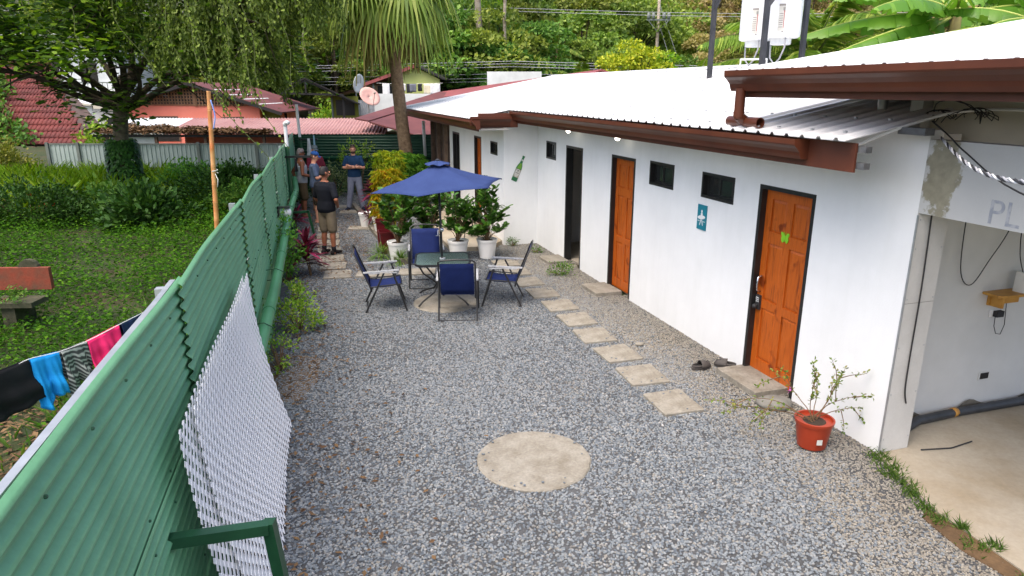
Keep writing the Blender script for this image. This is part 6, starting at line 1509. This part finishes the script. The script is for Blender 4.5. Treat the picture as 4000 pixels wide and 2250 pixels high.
# ------------------------------------------------------------------ long shed with the pink roof
ps = thing('long_shed', 'long low shed with a faded pink corrugated roof covered in dead leaves on the left', 'shed', (-15.7,26,0), 0)
def pr_sheet(w_, m_, top0, top1):
    nx_ = int(w_/.02); p = [(w_*i/nx_, .022*math.sin(2*PI*w_*i/nx_/.13)) for i in range(nx_+1)]
    mb = MB(); mb.rings([[(x, 0, 1.66+z) for x, z in p], [(x+top0, 3.5, 2.09+z) for x, z in p]], False, False); return mb.build('roof_sheet', m_, ps, True)
n_s = 12; wsh = 10.95/n_s
a0 = pr_sheet(wsh+.05, M['white_sheet'], -.35, 0)
for i in range(1, n_s):
    if i < 3: c = a0.copy()
    elif i == 3: c = pr_sheet(wsh+.05, M['pink_roof'], -.35, 0); a1 = c; c.location = (i*wsh,0,.003); continue
    else: c = a1.copy()
    C.objects.link(c); c.location = (i*wsh, 0, .003*(i%2)); c.parent = ps
MB().box(.6,2.3,.3,.4,-.1,1.70).build('wall', M['white_sheet'], ps); MB().box(2.3,10.6,2.6,2.7,-.1,1.92).build('wall', M['salmon'], ps)
for x, y_ in ((.5,.2),(2.35,.2),(4.2,.2),(6.4,.2),(8.8,.2),(10.7,.2)): MB().box(x-.05,x+.05,y_-.05,y_+.05,-.1,1.66).build('post', M['wood_old'], ps)
MB().box(.05,10.9,.10,.16,1.54,1.62).build('eave_beam', M['dark_roof'], ps)
MB().box(7.0,7.9,2.58,2.6,.7,1.5).build('window', M['glass'], ps)
r_ = np.random.default_rng(71); n = 4200; xx = .1+6.6*r_.uniform(size=n)**1.1; yy = r_.uniform(size=n)**1.5*(1.9-.22*xx)*(.75+.35*np.sin(xx*2.1)**2)+.05
P = np.c_[xx-15.7-.1*yy, 26+yy, 1.675+yy*.123+r_.uniform(.0,.07,n)]; az = r_.uniform(0,2*PI,n)
tag(leaf_obj('roof_leaf_litter', P, np.stack([np.cos(az),np.sin(az),r_.normal(size=n)*.3],1), np.c_[r_.normal(size=(n,2))*.4,np.ones(n)], r_.uniform(.1,.2,n), .08, M_lit, None, fold=.5), 'thick layer of dead leaves on the eave of the long shed roof', 'dead leaves', kind='stuff')
# ------------------------------------------------------------------ A-frame roof with red tiles
af = thing('tiled_roof_house', 'steep roof of dark red tiles at the far left', 'house', (-20.0,26.5,0), 0)
def rp(u, v):           # roof plane: u 0..1 left to right, v 0..1 eave to ridge
    return Vector(((.4-1.75*v)*(1-u)+(3.89-3.24*v)*u, 3.5*v, 1.25+2.95*v))
solid((lambda m_: (m_.grid(lambda u,v: rp(u,v)-Vector((0,-.02,.06)), 1, 1), m_.build('deck', M['dark_roof'], af, fix=False))[1])(MB()), .05)
tl = None; rows_, cols_ = 13, 19
for r_i in range(rows_):
    for c_i in range(cols_):
        p = rp((c_i+.5)/cols_, (r_i+.5)/rows_)
        if tl is None:
            mb = MB(); wv_, hv = .215, .40; sl = Vector((0, 3.5, 2.95)).normalized()
            rg = []
            for j in (0,1):
                base = sl*hv*(j-.5)*1.12
                rg.append([base+Vector((wv_*(k/6-.5)*1.04, 0, 0))+Vector((0,-.64,.76))*(.032*math.sin(PI*k/6)*(1.1 if j == 0 else .85)+(.022 if j == 0 else 0)) for k in range(7)])
            mb.rings(rg, False, False); tl = solid(mb.build('tile', M['tile'], af, True, fix=False), .012); o = tl
        else: o = tl.copy(); C.objects.link(o)
        o.location = p; o.scale = (((rp(1,(r_i+.5)/rows_)-rp(0,(r_i+.5)/rows_)).length/cols_)/.215*1.0, 1, 1)
MB().tube([rp(0,1)+Vector((-.05,0,.05)), rp(1,1)+Vector((.05,0,.05))], .11, 10).build('ridge_tile', M['tile'], af, True)
gb = MB(); a_, b_ = rp(1,0), rp(1,1); gb.add([a_, b_, b_+Vector((0,3.5,-2.95)), a_+Vector((0,.3,-1.3)), a_+Vector((0,6.5,-1.3))], [(0,3,4,2,1)]); gb.build('gable_wall', M['tan_wall'], af, fix=False)
vn = thing('roof_vine', 'green vine sprawling over the left of the red tiled roof', 'vine', (-20.0,26.3,1.2), 0); n = 4200
u = r_.uniform(size=n)**1.9*.75; v = r_.uniform(size=n); keep = (u < .46-.44*v+.12*np.sin(v*11)) & (r_.uniform(size=n) < .8); u, v = u[keep], v[keep]; n = len(u)
P = np.array([rp(a, b) for a, b in zip(u, v)])+np.array([0,.1,-1.15])+r_.normal(size=(n,3))*np.array([.2,.12,.12])+np.array([-.25,-.15,.05])
leaf_obj('foliage', P, r_.normal(size=(n,3))+np.array([.2,-.3,-.4]), r_.normal(size=(n,3))*.5+np.array([0,-.7,.7]), r_.uniform(.12,.24,n), r_.uniform(.1,.16,n), L_mid, vn)
st_ = MB()
for k in range(9): st_.tube([rp(.02*k,.0)+Vector((-.2,-.1,-1.15)), rp(.05*k,.4)+Vector((-.3,-.05,-1.1)), rp(.03*k,.9-.06*k)+Vector((-.3,-.05,-1.1))], .015, 5)
st_.build('stem', M['twig'], vn)
bush('bright_bush', 'bright yellow-green bush between the tiled roof and the long shed', 'bush', (-15.9,26.8,0), .8, .5, 2.0, 900, L_bright, .2, None, 41)
# ------------------------------------------------------------------ white buildings behind
wb = thing('white_two_storey_house', 'white two storey building with an upper balcony, half hidden behind the tree', 'house', (-28.5,42,0), 0)
MB().box(0,5.6,0,4,2.75,6.2).build('upper_wall', M['white_sheet'], wb); MB().box(.2,5.4,.8,4,-.1,2.75).build('lower_wall', M['tan_wall'], wb)
MB().box(-.4,6.4,-1.2,4.4,2.55,2.75).build('floor_slab', M['wall_old'], wb); MB().box(-.5,6.2,-1.0,4.5,6.2,6.35).build('roof', M['white_sheet'], wb)
for x in (.3,2.0,4.0,6.0): MB().box(x-.1,x+.1,-1.0,-.8,-.1,2.55).build('column', M['wood_old'], wb)
for x in (1.0,3.2): wn = MB().box(x,x+1.0,-.03,-.005,3.6,4.8).build('window', M['glass'], wb)
rl = MB()
for k in range(24): rl.box(-.3+k*.28,-.27+k*.28,-1.15,-1.12,2.75,3.6)
rl.box(-.4,6.4,-1.17,-1.1,3.6,3.66); tag(rl.build('railing', M['grey_post'], wb), kind='stuff')
MB().box(2.4,6.0,-1.3,-1.2,2.0,2.5).build('cream_banner', M['cream'], wb)
ws = thing('white_outbuilding', 'small white outbuilding with a white lean-to roof', 'shed', (-21.6,34,0), 0)
MB().add([(-.2,-.3,2.85),(2.9,-.3,2.35),(2.9,3,2.55),(-.2,3,3.05)], [(0,1,2,3)]).build('roof', M['roof_white'], ws, fix=False)
MB().box(0,1.4,0,.1,-.1,2.5).build('wall', M['white_sheet'], ws); MB().box(1.4,2.6,.02,.1,-.1,2.35).build('wall', M['wall_old'], ws); MB().box(2.0,2.55,-.02,.0,1.2,1.95).build('window', M['glass'], ws)
# ------------------------------------------------------------------ salmon house
sh_ = thing('salmon_house', 'salmon pink house with a wooden lattice gable behind the long shed', 'house', (-17.9,33,0), 0)
MB().box(0,6.1,0,.15,-.1,2.6).build('wall', M['salmon'], sh_); MB().box(6.1,6.9,.3,.45,-.1,2.4).build('wall', M['olive'], sh_); MB().box(5.95,6.1,.15,6,-.1,2.4).build('side_wall', M['salmon'], sh_)
ap, le, re_ = (3.15,3.55), (-.25,2.62), (7.3,2.22)
rf = MB(); 
for (x0,z0),(x1,z1) in ((le,ap),(ap,re_)):
    rf.add([(x0,-.5,z0),(x1,-.5,z1),(x1,6,z1),(x0,6,z0)], [(0,1,2,3)])
solid(rf.build('roof', M['maroon_roof'], sh_, fix=False), .06)
bb = MB(); bb.bar((le[0],-.52,le[1]-.06),(ap[0],-.52,ap[1]-.06),.04,.14); bb.bar((ap[0],-.52,ap[1]-.06),(re_[0],-.52,re_[1]-.06),.04,.14); bb.build('bargeboard', M['dark_roof'], sh_)
stq = MB()
for k, x in enumerate((4.2,4.9,5.5,6.2)): stq.add([(x,-.4,3.55-(x-3.15)*.32+.04),(x+.08,-.4,3.55-(x+.08-3.15)*.32+.04),(x+.08,3,3.55-(x+.08-3.15)*.32+.04),(x,3,3.55-(x-3.15)*.32+.04)],[(0,1,2,3)])
stq.build('roof_batten', M['white_sheet'], sh_, fix=False)
def gz(x): return (le[1]+(ap[1]-le[1])*(x-le[0])/(ap[0]-le[0]) if x < ap[0] else ap[1]+(re_[1]-ap[1])*(x-ap[0])/(re_[0]-ap[0]))-.12
MB().add([(.1,-.02,2.6),(3.1,-.02,2.6),(6.0,-.02,2.5),(6.0,-.02,max(2.52,gz(6.0))),(3.15,-.02,gz(3.15)),(.1,-.02,gz(.1))], [(0,1,2,3,4,5)]).build('gable_back', M['frame_black'], sh_, fix=False)
la = MB(); x = .15
while x < 6.0:
    if gz(x) > 2.66: la.box(x-.028,x+.028,-.08,-.05,2.6 if x < 3.2 else 2.5,gz(x))
    x += .14
z = 2.56
while z < 3.45:
    xs_ = [q for q in np.arange(.1,6.05,.02) if gz(q) > z+.02]
    if xs_: la.box(min(xs_),max(xs_),-.05,-.03,z-.028,z+.028)
    z += .14
tag(la.build('gable_lattice', M['wood_lattice'], sh_), kind='stuff')
for x in (3.15,): MB().box(x-.06,x+.06,-.10,-.081,2.52,3.4).build('gable_post', M['wood_lattice'], sh_)
for x0, x1, z0, z1 in ((1.0,2.2,.9,1.98),(4.4,5.3,.9,1.95)):
    wn = MB().box(x0,x1,-.03,-.003,z0,z1).build('window', M['glass'], sh_); f_ = MB(); f_.box(x0-.06,x1+.06,-.05,-.031,z1,z1+.07); f_.box(x0-.06,x0,-.05,-.031,z0,z1); f_.box(x1,x1+.06,-.05,-.031,z0,z1); f_.build('frame', M['wood_old'], wn)
# ------------------------------------------------------------------ open dark shed, olive house
od = thing('open_shed', 'open shed with a dark pitched roof in front of the forest', 'shed', (-11.8,36.6,0), R(15))
rf = MB(); 
for (x0,z0),(x1,z1) in (((-.1,3.30),(1.15,3.80)),((1.15,3.80),(3.85,2.50))): rf.add([(x0,-.3,z0),(x1,-.3,z1),(x1,1.6,z1),(x0,1.6,z0)], [(0,1,2,3)])
solid(rf.build('roof', M['dark_roof'], od, fix=False), .07)
tr_ = MB(); tr_.bar((-.1,-.2,3.06),(3.0,-.2,2.98),.06,.10); tr_.bar((1.15,-.2,3.05),(1.15,-.2,3.75),.10,.08); tr_.bar((0,-.2,3.12),(1.15,-.2,3.70),.06,.08); tr_.bar((1.15,-.2,3.70),(3.6,-.2,2.56),.06,.08); tr_.build('truss', M['dark_roof'], od)
for x, y_ in ((.05,0),(3.0,0),(.05,1.4),(3.0,1.4)): MB().box(x-.06,x+.06,y_-.06,y_+.06,-.1,3.0).build('post', M['dark_roof'], od)
oh = thing('olive_house', 'small olive green house with a brown lean-to roof beside the open shed', 'house', (-10.2,38.5,0), 0)
MB().add([(-.3,-.8,2.80),(1.7,-.8,3.22),(1.7,3,3.22),(-.3,3,2.80)], [(0,1,2,3)]).build('roof', M['maroon_roof'], oh, fix=False)
MB().box(.55,1.9,-.3,-.2,-.1,2.9).build('wall', M['olive'], oh); MB().box(.45,.55,-.35,-.2,-.1,2.9).build('corner_post', M['grey_post'], oh); MB().box(.7,1.7,-.32,-.30,1.9,2.7).build('dark_opening', M['frame_black'], oh)
cw = MB(); cw.rings([[(1.9+.05*k, -.25+.03*(k%2), z) for k in range(18)] for z in (1.9,2.7)], False, False); cw.build('corrugated_wall', M['galv'], oh, fix=False)
MB().box(1.9,3.0,-.2,-.1,-.1,1.9).build('lower_wall', M['tan_wall'], oh)
# ------------------------------------------------------------------ lime house
lh = thing('lime_house', 'pale lime green gabled house with a red roof in front of the forest', 'house', (-9.4,44,0), 0)
g_ = MB(); g_.add([(2.0,0,-.1),(4.95,0,-.1),(4.95,0,3.85),(3.5,0,4.55),(2.0,0,4.05)], [(0,1,2,3,4)]); solid(g_.build('gable_wall', M['lime'], lh, fix=False), .12)
rf = MB(); rf.add([(-.1,-.5,3.42),(3.5,-.5,4.66),(3.5,6,4.66),(-.1,6,3.42)], [(0,1,2,3)]); solid(rf.build('roof', M['red_roof'], lh, fix=False), .09)
rf = MB(); rf.add([(3.5,-.5,4.66),(5.3,-.5,3.84),(5.3,6,3.84),(3.5,6,4.66)], [(0,1,2,3)]); solid(rf.build('roof', M['dark_roof'], lh, fix=False), .09)
fb = MB(); fb.bar((-.1,-.52,3.36),(3.5,-.52,4.60),.03,.16); fb.build('fascia', M['red_roof'], lh)
MB().box(2.9,3.8,-.03,-.003,2.3,3.65).build('door', M['frame_black'], lh); f_ = MB(); f_.box(2.82,2.9,-.05,-.0,2.3,3.72); f_.box(3.8,3.88,-.05,-.0,2.3,3.72); f_.box(2.9,3.8,-.05,-.0,3.65,3.72); f_.build('door_frame', M['wood_old'], lh)
MB().box(.1,2.0,.6,.7,-.1,3.5).build('porch_wall', M['tan_wall'], lh); MB().box(1.0,1.9,.55,.59,2.7,3.45).build('porch_window', M['frame_black'], lh); MB().box(.85,.95,-.3,-.2,-.1,3.6).build('porch_post', M['grey_post'], lh)
lw = thing('lime_house_washing', 'clothes drying on a line in front of the lime green house', 'clothing', (-9.4,43.2,2.9), 0)
for k, (x0, x1, z0, c_) in enumerate(((1.55,1.98,-.05,(.78,.78,.78)),(2.55,2.95,.25,(.74,.74,.74)),(3.0,3.35,.15,(.03,.03,.035)),(3.2,3.6,.2,(.16,.17,.2)),(3.7,3.95,.25,(.03,.03,.035)),(4.05,4.5,.05,(.75,.68,.5)),(4.45,5.05,.05,(.8,.8,.8)))):
    mb = MB(); mb.grid(lambda u,v: (x0+(x1-x0)*u, .03*math.sin(u*8+k)*v-.01*k, .68-(.68-z0)*v), 8, 5); solid(mb.build('garment', clothmat('line_cloth_%d' % k, c_), lw, True, fix=False), .008)
MB().tube([(1.2,0,.72),(3.2,0,.66),(5.2,0,.72)], .01, 5).build('cord', M['rope'], lw)
# white wall, dishes, red roofs
tag(MB().box(-8.0,-4.6,40,40.15,-.1,3.02).build('white_wall', M['white_sheet']), 'bright white wall behind the pale satellite dish', 'wall')
def dish(lab, loc, r0, yaw, tilt, m_):
    t = thing('satellite_dish', lab, 'satellite dish', loc, yaw, 'satellite dishes'); Mx = Matrix.Rotation(tilt, 3, 'X')
    mb = MB(); rg = [[Mx@Vector((r0*k*math.cos(2*PI*i/24), -.5*r0*(1-k*k)*-.35, r0*k*math.sin(2*PI*i/24))) for i in range(24)] for k in (.02,.35,.7,1.0)]
    mb.rings(rg, False); solid(mb.build('bowl', m_, t, True, fix=False), .02)
    MB().tube([Mx@Vector((0,0,-r0*.95)), Mx@Vector((0,-r0*.9,-r0*.3))], .015, 5).build('feed_arm', M['grey_post'], t); MB().ell(Mx@Vector((0,-r0*.9,-r0*.28)), (.05,.07,.05), 6).build('feed_horn', M['grey_post'], t)
    MB().tube([(0,.1,0),(0,.2,-.4),(.0,.2,-1.2)], .03, 6).build('mast', M['galv'], t)
dish('white satellite dish seen edge-on above the dark shed', (-8.25,38.4,3.55), .5, R(70), R(10), M['white_sheet'])
dish('pale pink satellite dish tilted upward near the white wall', (-6.6,33,2.95), .5, R(40), R(-35), mat('pale_pink_dish', srgb(206,164,152), srgb(190,148,138), .6))
rr_ = thing('red_roofed_house', 'low house with patched maroon roofs beyond the end of the white building', 'house', (-4.6,27,0), 0)
def quad(nm, pts, m_, t_=.05):
    mb = MB(); mb.add([Vector(p)-Vector((-4.6,27,0)) for p in pts], [(0,1,2,3)]); return solid(mb.build(nm, m_, rr_, fix=False), t_)
quad('roof', [(-5.86,26.2,2.20),(-5.30,26.0,2.12),(-2.9,38,3.03),(-3.9,38.3,3.12)], M['maroon_roof'])
quad('roof', [(-5.28,26.0,2.08),(-3.0,25.0,1.55),(0.2,36,2.5),(-2.9,38,2.98)], M['maroon_roof'])
MB().box(-.5,1.2,-1.2,6,-.1,1.6).build('wall', M['lime'], rr_)
pt = MB()
for k in range(16):
    u, v = rng.uniform(), rng.uniform(.1,.9); a_ = Vector((-5.28,26.0,2.08)).lerp(Vector((-2.9,38,2.98)), u*.5); b_ = Vector((-3.0,25.0,1.55)).lerp(Vector((.2,36,2.5)), u*.5); p = a_.lerp(b_, v)-Vector((-4.6,27,0)); pt.obox(p+Vector((0,0,.035)), (rng.uniform(.08,.22),.06,.008), Matrix.Rotation(-.1,3,'Y'))
pt.build('roof_patch', M['pink_roof'], rr_)
lr = thing('long_red_roof', 'long red metal roof running behind the ridge of the white roof', 'roof', (-3.9,40,0), 0)
mb = MB(); mb.add([Vector(p)-Vector((-3.9,40,0)) for p in ((-3.9,40,3.12),(3.0,24,3.88),(4.0,24.3,3.55),(-2.6,40.4,2.8))], [(0,1,2,3)]); solid(mb.build('sheet', M['red_roof'], lr, fix=False), .05)
mb = MB(); mb.add([Vector(p)-Vector((-3.9,40,0)) for p in ((-3.9,40,3.12),(3.0,24,3.88),(1.6,23.6,3.3),(-5.0,39.6,2.75))], [(0,1,2,3)]); solid(mb.build('sheet', M['red_roof'], lr, fix=False), .05)
MB().box(1.0,7.0,-12,-.5,-.1,2.7).build('wall', M['tan_wall'], lr)
tag(MB().box(-1.6,1.9,46,46.1,2.2,4.35).build('white_hoarding', M['white_sheet']), 'white panel fence standing behind the long red roof', 'fence')

# ------------------------------------------------------------------ forest
r_ = np.random.default_rng(81)
FM = {'a': leafmat('forest_leaf', srgb(66,98,40), srgb(104,138,58), srgb(138,164,82), .35, .5, .8),
      'b': leafmat('forest_rust_leaf', srgb(126,126,72), srgb(158,150,96), srgb(176,162,116), .3, .6, .45),
      'c': leafmat('forest_bright_leaf', srgb(92,130,30), srgb(146,176,44), srgb(186,196,66), .35, .5, .4),
      'd': leafmat('forest_pale_leaf', srgb(142,152,108), srgb(168,172,130), srgb(184,182,146), .3, .6, .6)}
def crown_mesh(name, rx, ry, rz_, n, size, seed, nclump, lm, droop=0):
    rr = np.random.default_rng(seed); cl = rdir_(rr, nclump)*rr.uniform(.45,1,(nclump,1))**.6*np.array([rx,ry,rz_])
    cl[:,2] = np.where(cl[:,2] < 0, cl[:,2]*.75, cl[:,2]); rad = rr.uniform(.22,.42,nclump)*rx
    k = rr.integers(0,nclump,n); dd = rdir_(rr,n); dd[:,2] = np.abs(dd[:,2])*.9-.15; P = cl[k]+dd*(rad[k]*rr.uniform(.75,1.05,n))[:,None]*np.array([1,1,.75])
    A = unit(dd+rr.normal(size=(n,3))*.7+np.array([0,0,-droop])); N = dd+rr.normal(size=(n,3))*.5+np.array([0,0,.5]); Ls = rr.uniform(.7,1.3,n)*size
    V, F = leaf_arrays(P, A, N, Ls, Ls*.6, bend=.1); me = np_mesh(name, V, F); me.materials.append(lm); return me, cl
def rdir_(rr, n): return unit(rr.normal(size=(n,3)))
variants = {}
for key, specs in {'a': [(3.4,3.2,3.6,7000,.34,1,34),(2.8,2.8,4.6,7000,.32,2,34),(4.0,3.6,3.0,7500,.36,3,36)], 'b': [(3.4,3.2,2.8,6500,.32,4,34),(2.8,2.8,3.2,6000,.30,5,30)], 'c': [(2.2,2.0,2.1,5000,.24,6,30),(3.0,2.6,2.8,6000,.30,7,30)], 'd': [(3.2,3,2.8,3200,.30,8,28)]}.items():
    variants[key] = []
    for sp in specs:
        me, cl = crown_mesh('crown', *sp[:3], sp[3], sp[4], sp[5], sp[6], FM[key])
        tb_ = MB(); tb_.tube([(0,0,-7),(.1,0,-3),(0,.1,0),(.1,0,sp[2]*.6)], [.28,.22,.16,.06], 8)
        for c_ in cl[:14]: tb_.tube([(0,0,-1.6+.2*c_[2]),(c_[0]*.5,c_[1]*.5,c_[2]*.4-.3),tuple(c_)], [.10,.06,.02], 5)
        tme = bpy.data.meshes.new('trunk'); tme.from_pydata([tuple(p) for p in tb_.v], [], tb_.f); tme.materials.append(M['pale_bark'] if key in 'd' else M['bark_dk']); tme.shade_smooth()
        variants[key].append((me, tme))
LABS = {'a': 'green leafy tree in the forest on the hillside', 'b': 'rusty olive tree on the hillside right of the power pole', 'c': 'bright yellow-green tree among the hillside forest', 'd': 'pale half bare tree high on the hillside'}
def put_tree(x, y, zc, s, key, lab=None, grp=None):
    me, tme = variants[key][int(r_.integers(0, len(variants[key])))]
    g0 = hill(x, y); t = thing('forest_tree', lab or LABS[key], 'tree', (x, y, g0), float(r_.uniform(0,6.28)), grp or 'hillside '+key+' trees')
    for nm, m_ in (('crown', me), ('trunk', tme)):
        o = bpy.data.objects.new(nm, m_); C.objects.link(o); o.parent = t; o.location = (0,0,zc); o.scale = (s,s,s*(1 if nm == 'crown' else max(1, zc/(6.5*s))))
    return t
yrow = 52.0; row_i = 0
while yrow < 165:
    half = yrow*.78+4; step = 4.4+.035*(yrow-50); x = -half+r_.uniform(0,3)
    while x < half:
        px = 1288+x/yrow*1787
        k = r_.uniform()
        if px < 640 and yrow > 68: x += step; continue
        if px > 1560 and yrow > 64: key = 'b' if k < .55 else 'a' if k < .85 else 'c'
        elif yrow > 92 and 1350 < px < 1750: key = 'd' if k < .45 else 'a' if k < .75 else 'c'
        elif px > 1330: key = 'a' if k < .62 else 'c' if k < .9 else 'b'
        else: key = 'a' if k < .9 else 'c'
        y_ = yrow+r_.uniform(-2,2); s = r_.uniform(.75,1.15)*(1+.006*(yrow-50))
        if yrow < 60 and 1330 < px < 2400: s *= .62
        tall = 4.2 if px < 1400 and yrow < 62 else 3.2
        put_tree(x, y_, (tall+r_.uniform(-.6,1.2))*s, s, key)
        x += step*r_.uniform(.75,1.2)
    yrow += 5.8+.07*(yrow-50); row_i += 1
# nearer trees that stand out
put_tree(6.7, 38, 3.95, .82, 'c', 'rounded bright yellow-green tree just behind the white roof', 'bright tree behind the roof')
put_tree(8.2, 39.5, 3.3, .6, 'c', 'smaller bright green tree right of the rounded one behind the white roof', 'bright tree behind the roof 2')
for i, (x, y_, zc, s) in enumerate(((-12,48.5,4.2,.8),(-8.8,49.5,4.6,.85),(-4.6,50,4.6,.9),(-1.8,51,5.0,.95),(1.2,52,4.6,.9),(-16,47.5,4.0,.8),(-20,48,4.2,.85),(-25,49,4.4,.9),(-31,50,4.6,1.0))):
    put_tree(x, y_, zc, s, 'a', ['tree behind the open dark shed at the foot of the hill','tree behind the white satellite dish at the foot of the hill','tree right behind the lime green house','tree behind the two pale trunks at the foot of the hill','tree behind the white panel fence and long red roof','tree behind the salmon house, left of the open shed','tree behind the lattice gable of the salmon house','tree behind the big tree trunk at the foot of the hill','leftmost tree at the foot of the hill, behind the white two storey building'][i], 'trees at the foot of the hill')
# tall bare trunks
for i, (x0, x1, y_, h, r0, lab) in enumerate(((-1.95,-2.45,50.5,13,.26,'thick pale bare trunk rising through the forest'),(-.25,-.5,50,13,.13,'thin crooked pale trunk right of the thick one'),(-4.9,-4.3,50,12,.16,'pale slim trunk just right of the fan palm'),(-13.9,-14.1,49,11,.2,'pale trunk behind the open shed, left of the fan palm'))):
    t = thing('bare_trunk', lab, 'tree', (x0,y_,hill(x0,y_)), 0, 'tall pale trunks'); mb = MB()
    pts = [((x1-x0)*u+.22*math.sin(u*7+i)*u*(1 if r0 < .2 else .4), .1*math.sin(u*5), -.2+h*u) for u in np.linspace(0,1,12)]
    mb.tube(pts, [r0*(1.25-.6*k/11) for k in range(12)], 9); mb.build('trunk', M['pale_bark'], t, True)
    me, tme = variants['a'][1]; o = bpy.data.objects.new('crown', me); C.objects.link(o); o.parent = t; o.location = (x1-x0,0,h+1.2); o.scale = (.7,.7,.5)
bush('slope_bush', 'bright green scrub on the slope between the shed and the olive house', 'bush', (-10.7,41,0), 1.5, .8, 2.4, 1500, L_bright, .22, None, 51)
# ------------------------------------------------------------------ power pole and lines
pp_ = thing('power_pole', 'concrete power pole with a wooden crossarm and three transformers on the hillside', 'utility pole', (12.4,62,hill(12.4,62)), 0)
zb = -hill(12.4,62)
MB().tube([(0,0,-.3),(0,0,zb+13)], [.17,.11], 10).build('pole', M['pale_bark'], pp_, True)
MB().box(-1.0,1.0,-.17,-.09,zb+8.85,zb+8.98).build('crossarm', M['grey_post'], pp_)
for x in (-.85,-.45,.45,.85): MB().lathe([(.10,0),(.15,.05),(.15,.42),(.06,.5)],12,(x,-.13,zb+8.98)).build('insulator', M['grey_post'], pp_, True)
for sx in (1,-1): MB().bar((sx*.85,-.13,zb+8.85),(0,-.13,zb+7.9),.06).build('brace', M['grey_post'], pp_)
for k, (dx, dz) in enumerate(((1.6,3),(2.3,3))): MB().tube([(.05,-.1,zb+8.6+k*1.5),(dx,-.4,zb+4.5)], .015, 5).build('guy_wire', M['wire_grey'], pp_)
for i, (y_, z0, z1, r0) in enumerate(((47,5.05,5.0,.018),(47.2,4.9,4.85,.018),(47.4,4.72,4.66,.022),(47.5,4.35,4.2,.015),(47.5,4.1,3.9,.015),(47.5,3.9,3.7,.012),(56,9.3,9.1,.02),(56.2,9.1,8.9,.02))):
    nm = ['topmost cable of the lower power line group','second cable of the lower power line group','third, thickest cable of the lower power line group','fourth cable of the lower power line group','fifth cable of the lower power line group','lowest cable of the power lines','upper of the two high power cables in the forest','lower of the two high power cables in the forest'][i]
    tag(MB().tube([(-40+80*u, y_, z0+(z1-z0)*u-.35*math.sin(PI*((u*2)%1))) for u in np.linspace(0,1,41)], r0, 5).build('power_cable', M['wire_grey'], None, True), nm, 'cable', 'power cables')
